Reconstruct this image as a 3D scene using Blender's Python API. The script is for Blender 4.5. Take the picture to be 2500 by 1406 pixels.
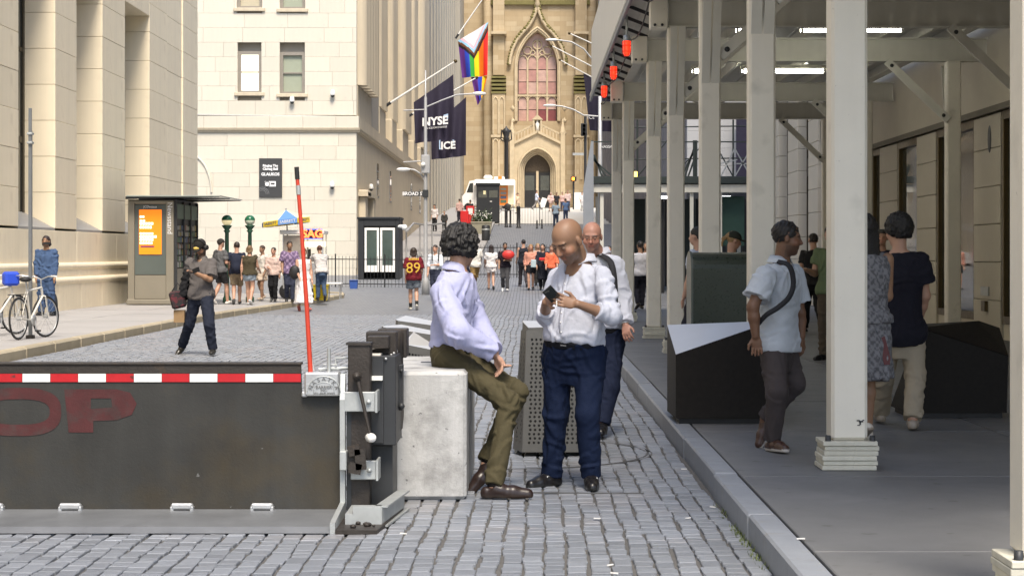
import bpy, bmesh, math, random
import numpy as np
from mathutils import Vector, Matrix
from mathutils.geometry import tessellate_polygon

for o in list(bpy.data.objects): bpy.data.objects.remove(o)
SC = bpy.context.scene
COL = SC.collection
R = math.radians
# ------------------------------------------------------------------ camera
F, CX, CY, H = 4600.0, 1292.0, 622.0, 1.5          # focal length and principal lines in photo pixels, eye height
cd = bpy.data.cameras.new('camera'); cam = bpy.data.objects.new('camera', cd); COL.objects.link(cam)
cd.sensor_width = 36; cd.lens = 36*F/2500
cd.shift_x = (1250-CX)/2500; cd.shift_y = (CY-703)/2500
cd.clip_start = .1; cd.clip_end = 2000
cam.location = (0, 0, H); cam.rotation_euler = (R(90), 0, 0)
SC.camera = cam
SC.render.resolution_x = 1024; SC.render.resolution_y = 575
# ------------------------------------------------------------------ sky, sun, exposure
SUN_EL, SUN_AZ = 57, 12          # degrees; azimuth measured from straight behind the camera towards the right
wd = bpy.data.worlds.new('World'); SC.world = wd; wd.use_nodes = True
nt = wd.node_tree; bg = nt.nodes['Background']
sky = nt.nodes.new('ShaderNodeTexSky'); sky.sky_type = 'NISHITA'; sky.sun_disc = False
sky.sun_elevation = R(SUN_EL); sky.sun_rotation = R(180-SUN_AZ)
sky.air_density = 1.0; sky.dust_density = 2.0; sky.ozone_density = 1.0
nt.links.new(sky.outputs[0], bg.inputs[0]); bg.inputs[1].default_value = .13
sl = bpy.data.lights.new('sun', 'SUN'); so = bpy.data.objects.new('sun', sl); COL.objects.link(so)
sl.energy = 2.4; sl.angle = R(20); sl.color = (1, .90, .75)
_d = Vector((-math.sin(R(SUN_AZ))*math.cos(R(SUN_EL)), math.cos(R(SUN_AZ))*math.cos(R(SUN_EL)), -math.sin(R(SUN_EL))))
so.rotation_euler = _d.to_track_quat('-Z', 'Y').to_euler(); so.location = (8, -40, 60)
SC.view_settings.view_transform = 'Standard'; SC.view_settings.look = 'None'
SC.view_settings.exposure = 1.12; SC.view_settings.gamma = 1

# ------------------------------------------------------------------ helpers
rng = random.Random(7)
def wx(px, D): return (px-CX)*D/F
def wz(py, D): return H-(py-CY)*D/F
def P(px, py, D): return Vector((wx(px, D), D, wz(py, D)))
def interp(x, xs, ys): return float(np.interp(x, xs, ys))
GY = [-60, 52, 60, 70, 85, 110, 130, 171, 200, 400]; GZ = [0, 0, .08, .3, .8, 2.2, 3.5, 5.6, 6.5, 6.5]
def gz(D): return interp(D, GY, GZ)
def ground_D(py, lift=0):          # distance at which the ground (plus lift) appears at photo row py
    a, b = 5.0, 210.0
    for _ in range(60):
        m = (a+b)/2
        if CY-(gz(m)+lift-H)*F/m > py: a = m
        else: b = m
    return a

def tag(o, label=None, cat=None, group=None, kind=None):
    if label: o['label'] = label
    if cat: o['category'] = cat
    if group: o['group'] = group
    if kind: o['kind'] = kind
    return o
def thing(name, label, cat, loc, group=None):
    o = bpy.data.objects.new(name, None); COL.objects.link(o); o.empty_display_size = .1
    o.location = loc; return tag(o, label, cat, group)
def wloc(o):
    v = Vector((0, 0, 0))
    while o is not None: v += o.location; o = o.parent
    return v
def link(name, me, mat, parent=None, loc=(0, 0, 0), smooth=False):
    o = bpy.data.objects.new(name, me); COL.objects.link(o)
    if mat is not None and not me.materials: me.materials.append(mat)
    if parent is not None:
        o.parent = parent; o.location = Vector(loc)-wloc(parent)
    else: o.location = loc
    if smooth: me.polygons.foreach_set('use_smooth', [True]*len(me.polygons))
    return o

class MB:
    """collects shapes in world coordinates, links them as one mesh object"""
    def __init__(s): s.v = []; s.f = []; s.sm = []
    def add(s, vs, fs, smooth=False):
        n = len(s.v); s.v += [tuple(p) for p in vs]; s.f += [tuple(i+n for i in f) for f in fs]; s.sm += [smooth]*len(fs); return s
    def convex(s, vs, fs):
        vs = [Vector(p) for p in vs]; c = sum(vs, Vector())/len(vs); out = []
        for f in fs:
            a, b, d = vs[f[0]], vs[f[1]], vs[f[2]]; m = sum((vs[i] for i in f), Vector())/len(f)
            nrm = (b-a).cross(d-a)
            out.append(f if nrm.dot(m-c) >= 0 else f[::-1])
        return s.add(vs, out)
    def obox(s, c, ax, ay, az, hx, hy, hz, ch=0):
        c = Vector(c); ax, ay, az = Vector(ax).normalized(), Vector(ay).normalized(), Vector(az).normalized()
        if ch <= 0:
            vs = [c+ax*hx*i+ay*hy*j+az*hz*k for i in (-1, 1) for j in (-1, 1) for k in (-1, 1)]
            return s.convex(vs, [(0, 1, 3, 2), (4, 5, 7, 6), (0, 1, 5, 4), (2, 3, 7, 6), (0, 2, 6, 4), (1, 3, 7, 5)])
        vs = []; idx = {}
        for i in (-1, 1):
            for j in (-1, 1):
                for k in (-1, 1):
                    for a in range(3):
                        e = [hx-ch*(a != 0), hy-ch*(a != 1), hz-ch*(a != 2)]
                        idx[i, j, k, a] = len(vs); vs.append(c+ax*e[0]*i+ay*e[1]*j+az*e[2]*k)
        fs = []; q = ((-1, -1), (-1, 1), (1, 1), (1, -1))
        for g in (-1, 1):
            fs.append(tuple(idx[g, j, k, 0] for j, k in q)); fs.append(tuple(idx[j, g, k, 1] for j, k in q)); fs.append(tuple(idx[j, k, g, 2] for j, k in q))
            for h in (-1, 1):
                fs.append((idx[-1, g, h, 1], idx[1, g, h, 1], idx[1, g, h, 2], idx[-1, g, h, 2]))
                fs.append((idx[g, -1, h, 0], idx[g, 1, h, 0], idx[g, 1, h, 2], idx[g, -1, h, 2]))
                fs.append((idx[g, h, -1, 0], idx[g, h, 1, 0], idx[g, h, 1, 1], idx[g, h, -1, 1]))
        for i in (-1, 1):
            for j in (-1, 1):
                for k in (-1, 1): fs.append((idx[i, j, k, 0], idx[i, j, k, 1], idx[i, j, k, 2]))
        return s.convex(vs, fs)
    def box(s, x0, x1, y0, y1, z0, z1, ch=0):
        return s.obox(((x0+x1)/2, (y0+y1)/2, (z0+z1)/2), (1, 0, 0), (0, 1, 0), (0, 0, 1), abs(x1-x0)/2, abs(y1-y0)/2, abs(z1-z0)/2, ch)
    def bar(s, p, q, w, h, up=(0, 0, 1), ch=0):
        p, q = Vector(p), Vector(q); d = q-p; L = d.length; d.normalize(); up = Vector(up)
        if abs(up.dot(d)) > .98: up = Vector((0, 1, 0))
        sd = d.cross(up).normalized(); u = sd.cross(d)
        return s.obox((p+q)/2, d, sd, u, L/2, w/2, h/2, ch)
    def tube(s, pts, r, n=10, caps=True):
        pts = [Vector(p) for p in pts]; rs = r if isinstance(r, (list, tuple)) else [r]*len(pts); vs = []; fs = []
        t0 = (pts[1]-pts[0]).normalized(); ref = Vector((0, 0, 1)) if abs(t0.z) < .9 else Vector((0, 1, 0))
        for i, p in enumerate(pts):
            t = (pts[min(i+1, len(pts)-1)]-pts[max(i-1, 0)]).normalized()
            a = t.cross(ref).normalized(); b = a.cross(t); ref = b
            for k in range(n):
                th = 2*math.pi*k/n; vs.append(p+(a*math.cos(th)+b*math.sin(th))*rs[i])
        for i in range(len(pts)-1):
            for k in range(n):
                k2 = (k+1) % n; fs.append((i*n+k, i*n+k2, (i+1)*n+k2, (i+1)*n+k))
        s.add(vs, fs, True)
        if caps:
            s.add(vs[:n], [tuple(range(n))]); s.add(vs[-n:], [tuple(range(n))[::-1]])
        return s
    def lathe(s, prof, c, n=20, axis=(0, 0, 1)):
        az = Vector(axis).normalized(); ax = az.orthogonal().normalized(); ay = az.cross(ax); c = Vector(c); vs = []; fs = []
        for r, z in prof:
            for k in range(n):
                th = 2*math.pi*k/n; vs.append(c+az*z+(ax*math.cos(th)+ay*math.sin(th))*r)
        for i in range(len(prof)-1):
            for k in range(n):
                k2 = (k+1) % n; fs.append((i*n+k, i*n+k2, (i+1)*n+k2, (i+1)*n+k))
        s.add(vs, fs, True); return s
    def ball(s, c, r, n=12, m=8, sc=(1, 1, 1)):
        vs = []; fs = []; c = Vector(c)
        for i in range(m+1):
            ph = math.pi*i/m
            for k in range(n):
                th = 2*math.pi*k/n; vs.append(c+Vector((math.sin(ph)*math.cos(th)*r*sc[0], math.sin(ph)*math.sin(th)*r*sc[1], math.cos(ph)*r*sc[2])))
        for i in range(m):
            for k in range(n):
                k2 = (k+1) % n; fs.append((i*n+k, (i+1)*n+k, (i+1)*n+k2, i*n+k2))
        return s.add(vs, fs, True)
    def prism(s, pts, ext):
        pts = [Vector(p) for p in pts]; ext = Vector(ext); n = len(pts)
        tris = tessellate_polygon([pts]); nrm = Vector()
        for i in range(n): nrm += pts[i].cross(pts[(i+1) % n])
        flip = nrm.dot(ext) > 0          # front loop must face away from ext
        def o(f): return f[::-1] if flip else f
        vs = pts+[p+ext for p in pts]; fs = []
        for t in tris:
            a, b, c = (pts[i] for i in t); tn = (b-a).cross(c-a)
            t = t if tn.dot(ext) < 0 else t[::-1]
            fs.append(tuple(t)); fs.append(tuple(i+n for i in t[::-1]))
        for i in range(n):
            j = (i+1) % n; fs.append(o((i, i+n, j+n, j)))
        return s.add(vs, fs)
    def holes(s, outer, holes, y, depth):
        """wall in the XZ plane at y facing -Y, with openings whose reveals run back by depth"""
        loops = [[Vector((x, z, 0)) for x, z in l] for l in [outer]+holes]
        tris = tessellate_polygon(loops); flat = [p for l in loops for p in l]
        vs = [(p.x, y, p.y) for p in flat]; fs = []
        for t in tris:
            a, b, c = (flat[i] for i in t); fs.append(tuple(t) if (b-a).cross(c-a).z > 0 else tuple(t)[::-1])
        s.add(vs, fs)
        for l in loops:
            n = len(l); s.add([(p.x, y, p.y) for p in l]+[(p.x, y+depth, p.y) for p in l], [(i, (i+1) % n, (i+1) % n+n, i+n) for i in range(n)])
        return s
    def mesh(s, name, c=Vector((0, 0, 0))):
        me = bpy.data.meshes.new(name); v = np.array(s.v, dtype=np.float32)-np.array(c, dtype=np.float32)
        me.from_pydata(v.tolist(), [], s.f); me.polygons.foreach_set('use_smooth', s.sm); me.update(); return me
    def build(s, name, mat, parent=None, label=None, cat=None, group=None, kind=None):
        v = np.array(s.v); c = Vector(((v[:, 0].min()+v[:, 0].max())/2, (v[:, 1].min()+v[:, 1].max())/2, v[:, 2].min()))
        o = link(name, s.mesh(name, c), mat, parent, c); return tag(o, label, cat, group, kind)

def copy_tree(o, parent=None, loc=None, label=None):
    c = o.copy(); COL.objects.link(c); c.parent = parent
    if loc is not None: c.location = loc
    if label: c['label'] = label
    for ch in o.children: copy_tree(ch, c)
    return c
_txt = {}
def text_mesh(txt, size, extrude=.002, space=1.0, bold=0):
    key = (txt, size, extrude, space, bold)
    if key in _txt: return _txt[key]
    cu = bpy.data.curves.new('text', 'FONT'); cu.body = txt; cu.size = size; cu.extrude = extrude; cu.align_x = 'CENTER'; cu.align_y = 'CENTER'
    cu.space_character = space; cu.offset = bold; cu.resolution_u = 3
    o = bpy.data.objects.new('text', cu); COL.objects.link(o); dg = bpy.context.evaluated_depsgraph_get(); dg.update()
    me = bpy.data.meshes.new_from_object(o.evaluated_get(dg)); bpy.data.objects.remove(o); bpy.data.curves.remove(cu)
    _txt[key] = me; return me
def text(txt, size, c, mat, parent=None, name='lettering', xdir=(1, 0, 0), updir=(0, 0, 1), extrude=.002, sx=1.0, bold=0, space=1.0):
    me = text_mesh(txt, size, extrude, space, bold).copy(); x = Vector(xdir).normalized(); u = Vector(updir).normalized(); n = x.cross(u)
    M = Matrix((x*sx, u, n)).transposed().to_4x4(); me.transform(M); me.materials.clear()
    return link(name, me, mat, parent, c)

# ------------------------------------------------------------------ materials
def mat(name, col, rough=.6, metal=0, var=.12, scale=5, bump=0, bscale=60, rnd=0, isl=0, col2=None, thr=(.45, .7), s2=3, streak=0, spec=.5, attr=False, emit=0, alpha=1, trans=0, spots=None):
    m = bpy.data.materials.new(name); m.use_nodes = True; t = m.node_tree; N = t.nodes; L = t.links; b = N['Principled BSDF']
    b.inputs['Roughness'].default_value = rough; b.inputs['Metallic'].default_value = metal; b.inputs['Specular IOR Level'].default_value = spec
    geo = N.new('ShaderNodeNewGeometry'); tc = N.new('ShaderNodeTexCoord')
    pos = tc.outputs['Object'] if (attr or rnd) else geo.outputs['Position']
    def math_(op, a, b_):
        n = N.new('ShaderNodeMath'); n.operation = op
        for i, x in enumerate((a, b_)):
            if isinstance(x, (int, float)): n.inputs[i].default_value = x
            else: L.new(x, n.inputs[i])
        return n.outputs[0]
    def noise(sc, det=5, vec=None, ro=.6):
        n = N.new('ShaderNodeTexNoise'); n.inputs['Scale'].default_value = sc; n.inputs['Detail'].default_value = det; n.inputs['Roughness'].default_value = ro
        L.new(vec or pos, n.inputs['Vector']); return n.outputs['Fac']
    def mixc(fac, a, b_, mode='MIX'):
        n = N.new('ShaderNodeMix'); n.data_type = 'RGBA'; n.blend_type = mode
        if isinstance(fac, (int, float)): n.inputs[0].default_value = fac
        else: L.new(fac, n.inputs[0])
        for i, x in ((6, a), (7, b_)):
            if isinstance(x, tuple): n.inputs[i].default_value = (*x[:3], 1)
            else: L.new(x, n.inputs[i])
        return n.outputs[2]
    c = (*col[:3],)
    if attr:
        at = N.new('ShaderNodeAttribute'); at.attribute_name = 'Col'; c = at.outputs['Color']
    if col2 is not None:
        mr = N.new('ShaderNodeMapRange'); mr.inputs[1].default_value = thr[0]; mr.inputs[2].default_value = thr[1]; L.new(noise(s2, 6, ro=.7), mr.inputs[0])
        c = mixc(mr.outputs[0], c, tuple(col2))
    for sp in (spots or ()):          # (colour, scale, low, high): sparse marks of their own
        mr = N.new('ShaderNodeMapRange'); mr.inputs[1].default_value = sp[2]; mr.inputs[2].default_value = sp[3]; L.new(noise(sp[1], 3, ro=.5), mr.inputs[0]); c = mixc(mr.outputs[0], c, tuple(sp[0]))
    val = math_('ADD', math_('MULTIPLY', noise(scale), 2*var), 1-var)
    if streak:
        mp = N.new('ShaderNodeMapping'); mp.inputs['Scale'].default_value = (6, 6, .35); L.new(pos, mp.inputs['Vector'])
        val = math_('MULTIPLY', val, math_('ADD', math_('MULTIPLY', noise(1.0, 4, mp.outputs[0]), 2*streak), 1-streak))
    if rnd:
        oi = N.new('ShaderNodeObjectInfo'); val = math_('MULTIPLY', val, math_('ADD', math_('MULTIPLY', oi.outputs['Random'], 2*rnd), 1-rnd))
    if isl: val = math_('MULTIPLY', val, math_('ADD', math_('MULTIPLY', geo.outputs['Random Per Island'], 2*isl), 1-isl))
    cc = N.new('ShaderNodeCombineColor')
    for i in range(3): L.new(val, cc.inputs[i])
    c = mixc(1.0, c, cc.outputs[0], 'MULTIPLY')
    L.new(c, b.inputs['Base Color'])
    if rough < .9 and not trans:
        L.new(math_('ADD', math_('MULTIPLY', noise(scale*2.3), .24), rough-.12), b.inputs['Roughness'])
    if bump:
        bn = N.new('ShaderNodeBump'); bn.inputs['Strength'].default_value = 1; bn.inputs['Distance'].default_value = bump; L.new(noise(bscale, 4), bn.inputs['Height']); L.new(bn.outputs[0], b.inputs['Normal'])
    if emit:
        L.new(c, b.inputs['Emission Color']); b.inputs['Emission Strength'].default_value = emit
    if trans: b.inputs['Transmission Weight'].default_value = trans
    if alpha < 1: b.inputs['Alpha'].default_value = alpha
    return m
def srgb(r, g, b):
    return tuple(((c/255)/12.92 if c/255 <= .04045 else ((c/255+.055)/1.055)**2.4) for c in (r, g, b))
M = {}
# ================================================================== materials used in many places
M['sett'] = mat('granite_setts', (.205, .221, .25), .42, var=.2, scale=3, bump=.003, bscale=70, isl=.16, spots=[((.14, .137, .135), 1.6, .58, .78), ((.33, .34, .36), 30, .7, .74)], col2=(.255, .245, .25), thr=(.5, .75), s2=1.2)
M['sett1'] = mat('granite_sett_single', (.205, .221, .25), .42, var=.2, scale=6, bump=.003, bscale=70, rnd=.16, spots=[((.33, .34, .36), 30, .7, .74)])
M['joint'] = mat('joint_dirt', (.10, .097, .093), .95, var=.4, scale=20, bump=.01, bscale=50)
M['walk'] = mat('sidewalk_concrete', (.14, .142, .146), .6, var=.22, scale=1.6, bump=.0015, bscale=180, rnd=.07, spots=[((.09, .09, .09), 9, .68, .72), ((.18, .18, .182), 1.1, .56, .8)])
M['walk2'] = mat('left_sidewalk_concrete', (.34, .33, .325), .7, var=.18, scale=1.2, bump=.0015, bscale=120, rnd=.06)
M['kerb'] = mat('kerb_granite', (.215, .232, .262), .5, var=.2, scale=4, bump=.003, bscale=60, rnd=.1, col2=(.2, .19, .17), thr=(.55, .8), s2=5)
M['kerbw'] = mat('warm_kerb_stone', (.36, .31, .22), .75, var=.25, scale=3, bump=.005, bscale=40, rnd=.12)
M['cream'] = mat('cream_painted_steel', (.72, .68, .585), .42, var=.07, scale=3, bump=.0008, bscale=90, streak=.06, spots=[((.48, .45, .39), 26, .72, .78), ((.56, .53, .45), 4, .6, .8)])
M['creamd'] = mat('cream_painted_steel_grey', (.60, .585, .52), .5, var=.12, scale=3, streak=.1)
M['ply'] = mat('painted_plywood', (.58, .56, .47), .7, var=.22, scale=14, bump=.002, bscale=90, rnd=.1, col2=(.25, .22, .17), thr=(.62, .75), s2=12)
M['dark'] = mat('dark_paint', (.025, .027, .03), .5, var=.3)
M['black'] = mat('black_rubber', (.012, .012, .013), .6, var=.3)
M['iron'] = mat('black_iron', (.02, .02, .022), .5, var=.3)
M['chrome'] = mat('worn_galvanised', (.55, .56, .57), .38, .75, var=.2, scale=12, bump=.001, bscale=80)
M['galv'] = mat('dull_galvanised', (.42, .44, .44), .5, .5, var=.25, scale=10, bump=.001, bscale=60)
M['pole'] = mat('silver_pole_paint', (.4, .4, .4), .45, .35, var=.15)
M['white'] = mat('white_paint', (.78, .77, .74), .5, var=.06)
M['red'] = mat('red_paint', (.55, .02, .02), .45, var=.2)
M['navy'] = mat('navy_cloth', (.024, .019, .042), .8, var=.25, scale=2)
M['glass'] = mat('dark_glass', (.03, .035, .035), .06, var=.3, scale=.8, spec=.9)
M['whitetext'] = mat('white_lettering', (.8, .8, .8), .6, var=.02)
M['greytext'] = mat('grey_lettering', (.32, .33, .34), .6, var=.02)

# ================================================================== ground
def ribbon(name, m, xs, ys, zf, kind='structure'):
    vs = []; fs = []
    for y in ys:
        for x in xs(y) if callable(xs) else xs: vs.append((x, y, zf(x, y)))
    n = len(xs(ys[0]) if callable(xs) else xs)
    for i in range(len(ys)-1):
        for j in range(n-1): fs.append((i*n+j, i*n+j+1, (i+1)*n+j+1, (i+1)*n+j))
    me = bpy.data.meshes.new(name); me.from_pydata(vs, [], fs); me.update()
    return tag(link(name, me, m), kind=kind)
SE = 47.0                                             # setts are single stones up to here
def far_sett_mat():
    m = mat('distant_setts', (.235, .245, .262), .5, var=.22, scale=1.3, bump=.004, bscale=9)
    t = m.node_tree; b = t.nodes['Principled BSDF']; old = b.inputs['Base Color'].links[0].from_socket
    br = t.nodes.new('ShaderNodeTexBrick'); br.inputs['Scale'].default_value = 1; br.inputs['Brick Width'].default_value = .2; br.inputs['Row Height'].default_value = .105
    br.inputs['Mortar Size'].default_value = .012; br.inputs['Color1'].default_value = (1, 1, 1, 1); br.inputs['Color2'].default_value = (.75, .75, .77, 1); br.inputs['Mortar'].default_value = (.35, .34, .33, 1)
    g = t.nodes.new('ShaderNodeNewGeometry'); mp = t.nodes.new('ShaderNodeMapping'); mp.inputs['Rotation'].default_value = (0, 0, R(90))
    t.links.new(g.outputs['Position'], mp.inputs['Vector']); t.links.new(mp.outputs[0], br.inputs['Vector'])
    mx = t.nodes.new('ShaderNodeMix'); mx.data_type = 'RGBA'; mx.blend_type = 'MULTIPLY'; mx.inputs[0].default_value = 1
    t.links.new(old, mx.inputs[6]); t.links.new(br.outputs['Color'], mx.inputs[7]); t.links.new(mx.outputs[2], b.inputs['Base Color'])
    return m
M['farsett'] = far_sett_mat()
road = ribbon('road', M['joint'], [-60, -12, 1.2, 12, 60], [-60, 0, SE+.3], lambda x, y: -.016)
ribbon('far_road', M['farsett'], [-70, -12, -6, 0, 6, 12, 70], [SE, 52, 56, 60, 65, 70, 75, 80, 85, 97, 110, 120, 130, 150, 171, 185, 200, 400], lambda x, y: gz(y))
ribbon('avenue_sun_sheet', mat('painted_avenue_sun', (.52, .50, .46), .8, var=.12, scale=.5), [-40, -6, 0, 6, 40], [133, 150, 171, 185, 198], lambda x, y: gz(y)+.01)  # pale sheet over the far road: sunlight on the avenue painted as colour
tag(bpy.data.objects['road'], kind='structure')
# setts: columns run up the street, each stone its own block
def sett_proto(w, l, seed, jx=.004, jy=.005):
    r = random.Random(seed); j = lambda a: r.uniform(-a, a); hw, hl = w/2, l/2
    q = [(-hw, -hl), (hw, -hl), (hw, hl), (-hw, hl)]; vs = [(x, y, -.05) for x, y in q]; t = [(x+j(jx), y+j(jy)) for x, y in q]; z = [j(.0015) for _ in q]
    vs += [(x, y, -.004+z[i]) for i, (x, y) in enumerate(t)]+[(x*(1-.006/hw), y*(1-.005/hl), z[i]) for i, (x, y) in enumerate(t)]
    fs = [(8, 9, 10, 11)]
    for k in range(4):
        k2 = (k+1) % 4; fs.append((k, k2, k2+4, k+4)); fs.append((k+4, k2+4, k2+8, k+8))
    return vs, fs
XL, XR = -7.3, 1.13
stones = []
ncol = 80; cw = (XR-XL)/ncol
for i in range(ncol):
    y = 7.0+rng.uniform(0, .2); xc = XL+(i+.5)*cw
    while y < SE:
        l = rng.choice((.10, .12, .13, .14, .15, .17, .2)); wob = .014*math.sin(y*.9+i*.15)+.005*math.sin(y*4.3+i*1.3)
        stones.append((xc+wob+rng.uniform(-.005, .005), y+l/2, cw-.013+rng.uniform(-.007, .005), l-rng.uniform(.014, .03), rng.uniform(-.003, .003))); y += l
def in_view(s): return abs(s[0]-wx(1250, s[1])) < wx(2560, s[1])-wx(1250, s[1])
def hidden(s): return s[0] < -.4 and 10.0 < s[1] < 17 and False
stones = [s for s in stones if in_view(s)]
near = sorted((s for s in stones if s[1] > 8.75 and not (s[0] < -1 and s[1] > 10.1)), key=lambda s: s[1])[:300]
nset = set(near); protos = []
for k in range(10):
    vv, fs = sett_proto(.093, .125, k+900); vv = [(x/.093, y/.125, z) for x, y, z in vv]; me = bpy.data.meshes.new('sett')
    me.from_pydata(vv, [], fs); me.materials.append(M['sett1']); me.update(); protos.append(me)
for i, s in enumerate(near):
    o = bpy.data.objects.new('sett', protos[i % 10]); COL.objects.link(o); o.parent = road
    o.location = (s[0], s[1], s[4]); o.scale = (s[2], s[3], 1); o.rotation_euler = (0, 0, rng.uniform(-.03, .03))
allv = []; allf = []
for i, s in enumerate(stones):
    if s in nset: continue
    vs, fs = sett_proto(s[2], s[3], i); n = len(allv); a = rng.uniform(-.025, .025)
    ca, sa = math.cos(a), math.sin(a)
    allv += [(s[0]+x*ca-y*sa, s[1]+x*sa+y*ca, s[4]+z) for x, y, z in vs]; allf += [tuple(k+n for k in f) for f in fs]
me = bpy.data.meshes.new('setts'); me.from_pydata(allv, [], allf); me.update()
tag(link('setts', me, M['sett'], road), kind='stuff')

# right kerb and sidewalk
KX, SZ = 1.15, .14
sw = ribbon('sidewalk', M['joint'], [KX+.1, 12, 60], [-30, 62], lambda x, y: SZ-.03)
y = -12.0
for yy in np.arange(-12, 62, 2.95):
    for x0, x1 in ((KX+.16, 3.593), (3.607, 5.493), (5.507, 7.6)):
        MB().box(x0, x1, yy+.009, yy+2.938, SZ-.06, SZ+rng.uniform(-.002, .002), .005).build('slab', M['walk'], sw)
kb = tag(MB().box(KX+.02, KX+.14, -12, 62, -.05, SZ-.02).build('kerb', M['joint']), kind='structure')
yy = -12.0
while yy < 61:
    l = rng.uniform(1.5, 2.3); jx = rng.uniform(-.006, .006)
    MB().box(KX+jx, KX+.15+jx*.3, yy+.004, yy+l-.004, -.06, SZ+rng.uniform(-.003, .004), .012).build('kerb_stone', M['kerb'], kb); yy += l
# left sidewalk with its rounded corner
LP = [(-7.36, -30), (-7.36, 41), (-7.2, 46), (-6.85, 52), (-6.3, 57.5), (-6.0, 61), (-6.15, 62.6), (-6.8, 63.6), (-8, 64), (-30, 64.5), (-30, -30)]
lw = tag(MB().prism([(x+(.13 if x > -20 else 0)*-1, y, -.1) for x, y in LP], (0, 0, .21)).build('left_sidewalk', M['joint']), kind='structure')
def gzs(y): return gz(y)
for yy in np.arange(-6, 63, 1.5):
    edge = interp(yy+.75, [p[1] for p in LP[:6]], [p[0] for p in LP[:6]])-.16
    e0 = interp(yy, [p[1] for p in LP[:6]], [p[0] for p in LP[:6]])-.16; e1 = interp(yy+1.5, [p[1] for p in LP[:6]], [p[0] for p in LP[:6]])-.16
    xs = [-12.4, -10.9, -9.4]
    for k, xa in enumerate(xs):
        xb0 = xs[k+1]-.006 if k < 2 else e0; xb1 = xs[k+1]-.006 if k < 2 else e1
        zt = .14+gz(yy)*.6+rng.uniform(-.003, .003)
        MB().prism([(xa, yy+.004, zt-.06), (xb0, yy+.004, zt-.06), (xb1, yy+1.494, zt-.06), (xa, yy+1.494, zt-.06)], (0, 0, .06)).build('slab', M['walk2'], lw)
def along(poly, step):
    out = []
    for a, b in zip(poly[:-1], poly[1:]):
        L = math.hypot(b[0]-a[0], b[1]-a[1]); n = max(1, round(L/step))
        for i in range(n): out.append(((a[0]+(b[0]-a[0])*i/n, a[1]+(b[1]-a[1])*i/n), (a[0]+(b[0]-a[0])*(i+1)/n, a[1]+(b[1]-a[1])*(i+1)/n)))
    return out
lk = tag(MB().box(-7.45, -7.4, -6, 41, -.05, .1).build('left_kerb', M['joint']), kind='structure')
for a, b in along([(-7.36, -6)]+LP[1:9], 1.7):
    g = max(gz(a[1]), gz(b[1])); d = Vector((b[0]-a[0], b[1]-a[1], 0)).normalized(); nrm = Vector((-d.y, d.x, 0))*-1
    c = Vector(((a[0]+b[0])/2, (a[1]+b[1])/2, .045+g*.7)); L = math.hypot(b[0]-a[0], b[1]-a[1])
    MB().obox(c-Vector((d.y, -d.x, 0))*.09, d, (-d.y, d.x, 0), (0, 0, 1), L/2-.004, .095, .105+rng.uniform(-.003, .003), .03).build('kerb_stone', M['kerbw'], lk)
# far block sidewalk on the left, climbing to the church
fw = ribbon('far_sidewalk', M['walk2'], [-12, -2.62, -2.6, -2.45, -2.449, -2.448], [88, 97, 110, 120, 130, 150, 171, 178], lambda x, y: gz(y)+(.13 if x < -2.4495 else -.05))
# turntable ring and steel strip let into the setts
ring = MB()
for r0, r1 in ((1.085, 1.10), (1.125, 1.132)):
    n = 72; vs = []; fs = []
    for k in range(n):
        t = 2*math.pi*k/n
        for r, z in ((r0, -.02), (r0, .003), (r1, .003), (r1, -.02)): vs.append((-.2+r*math.cos(t), 14.3+r*math.sin(t), z))
    for k in range(n):
        k2 = (k+1) % n
        for q in range(3): fs.append((k*4+q, k*4+q+1, k2*4+q+1, k2*4+q))
    ring.add(vs, fs)
ring.build('turntable_ring', mat('worn_ring_steel', (.11, .11, .11), .6, .2, var=.3), None, 'dark steel turntable ring set into the cobbles under the perforated bollard', 'ring')
MB().obox((.3, 11.85, .004), (1, -.05, 0), (.05, 1, 0), (0, 0, 1), .42, .007, .004).build('metal_strip', mat('worn_strip_steel', (.1, .1, .1), .6, .2, var=.3), None, 'thin dark metal edge strip let into the cobbles in front of the black loafers', 'strip')
# weeds and litter along the kerb
wm = mat('weed_leaves', (.10, .13, .03), .7, var=.4)
w = MB()
for k in range(260):
    D = rng.choice((9.9, 10.0, 10.2, 9.2, 11, 9.6))+rng.uniform(-.25, .25); x = KX-rng.uniform(0, .05)**1; h = rng.uniform(.01, .04); a = rng.uniform(0, 6.28)
    p = Vector((x, D, -.01)); t = p+Vector((math.cos(a)*.02, math.sin(a)*.02, h)); s_ = Vector((math.sin(a), -math.cos(a), 0))*.004
    w.add([p-s_, p+s_, t], [(0, 1, 2)])
w.build('kerb_weeds', wm, None, 'small green weeds sprouting along the foot of the right kerb', 'weeds', kind='stuff')
for px, py, lab in ((1670, 1147, 'white cigarette butt on the cobbles near the foot of the right kerb'), (1740, 1240, 'white cigarette butt on the cobbles below the kerb weeds'), (1680, 1267, 'white cigarette butt lying alone right of the loafers'),
                    (1490, 1382, 'white cigarette butt near the bottom edge, upper of two'), (1500, 1402, 'white cigarette butt cut by the bottom picture edge'), (1458, 1268, 'white cigarette butt on the cobbles straight below the left loafer'),
                    (1692, 1130, 'white cigarette butt beside the turntable ring near the kerb'), (985, 1305, 'white cigarette butt beside the foot of the barrier gear'), (1955, 1318, 'white cigarette butt lying on the kerb stone joint')):
    D = 6900/(py-622) if px < 1900 else 1.36*4600/(py-622); a = rng.uniform(0, 3.1); c = Vector((wx(px, D), D, .008 if px < 1900 else SZ+.008))
    MB().bar(c-Vector((math.cos(a), math.sin(a), 0))*.02, c+Vector((math.cos(a), math.sin(a), 0))*.02, .006, .006).build('cigarette_butt', M['white'], None, lab, 'litter', 'cigarette butts on the ground')
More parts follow.
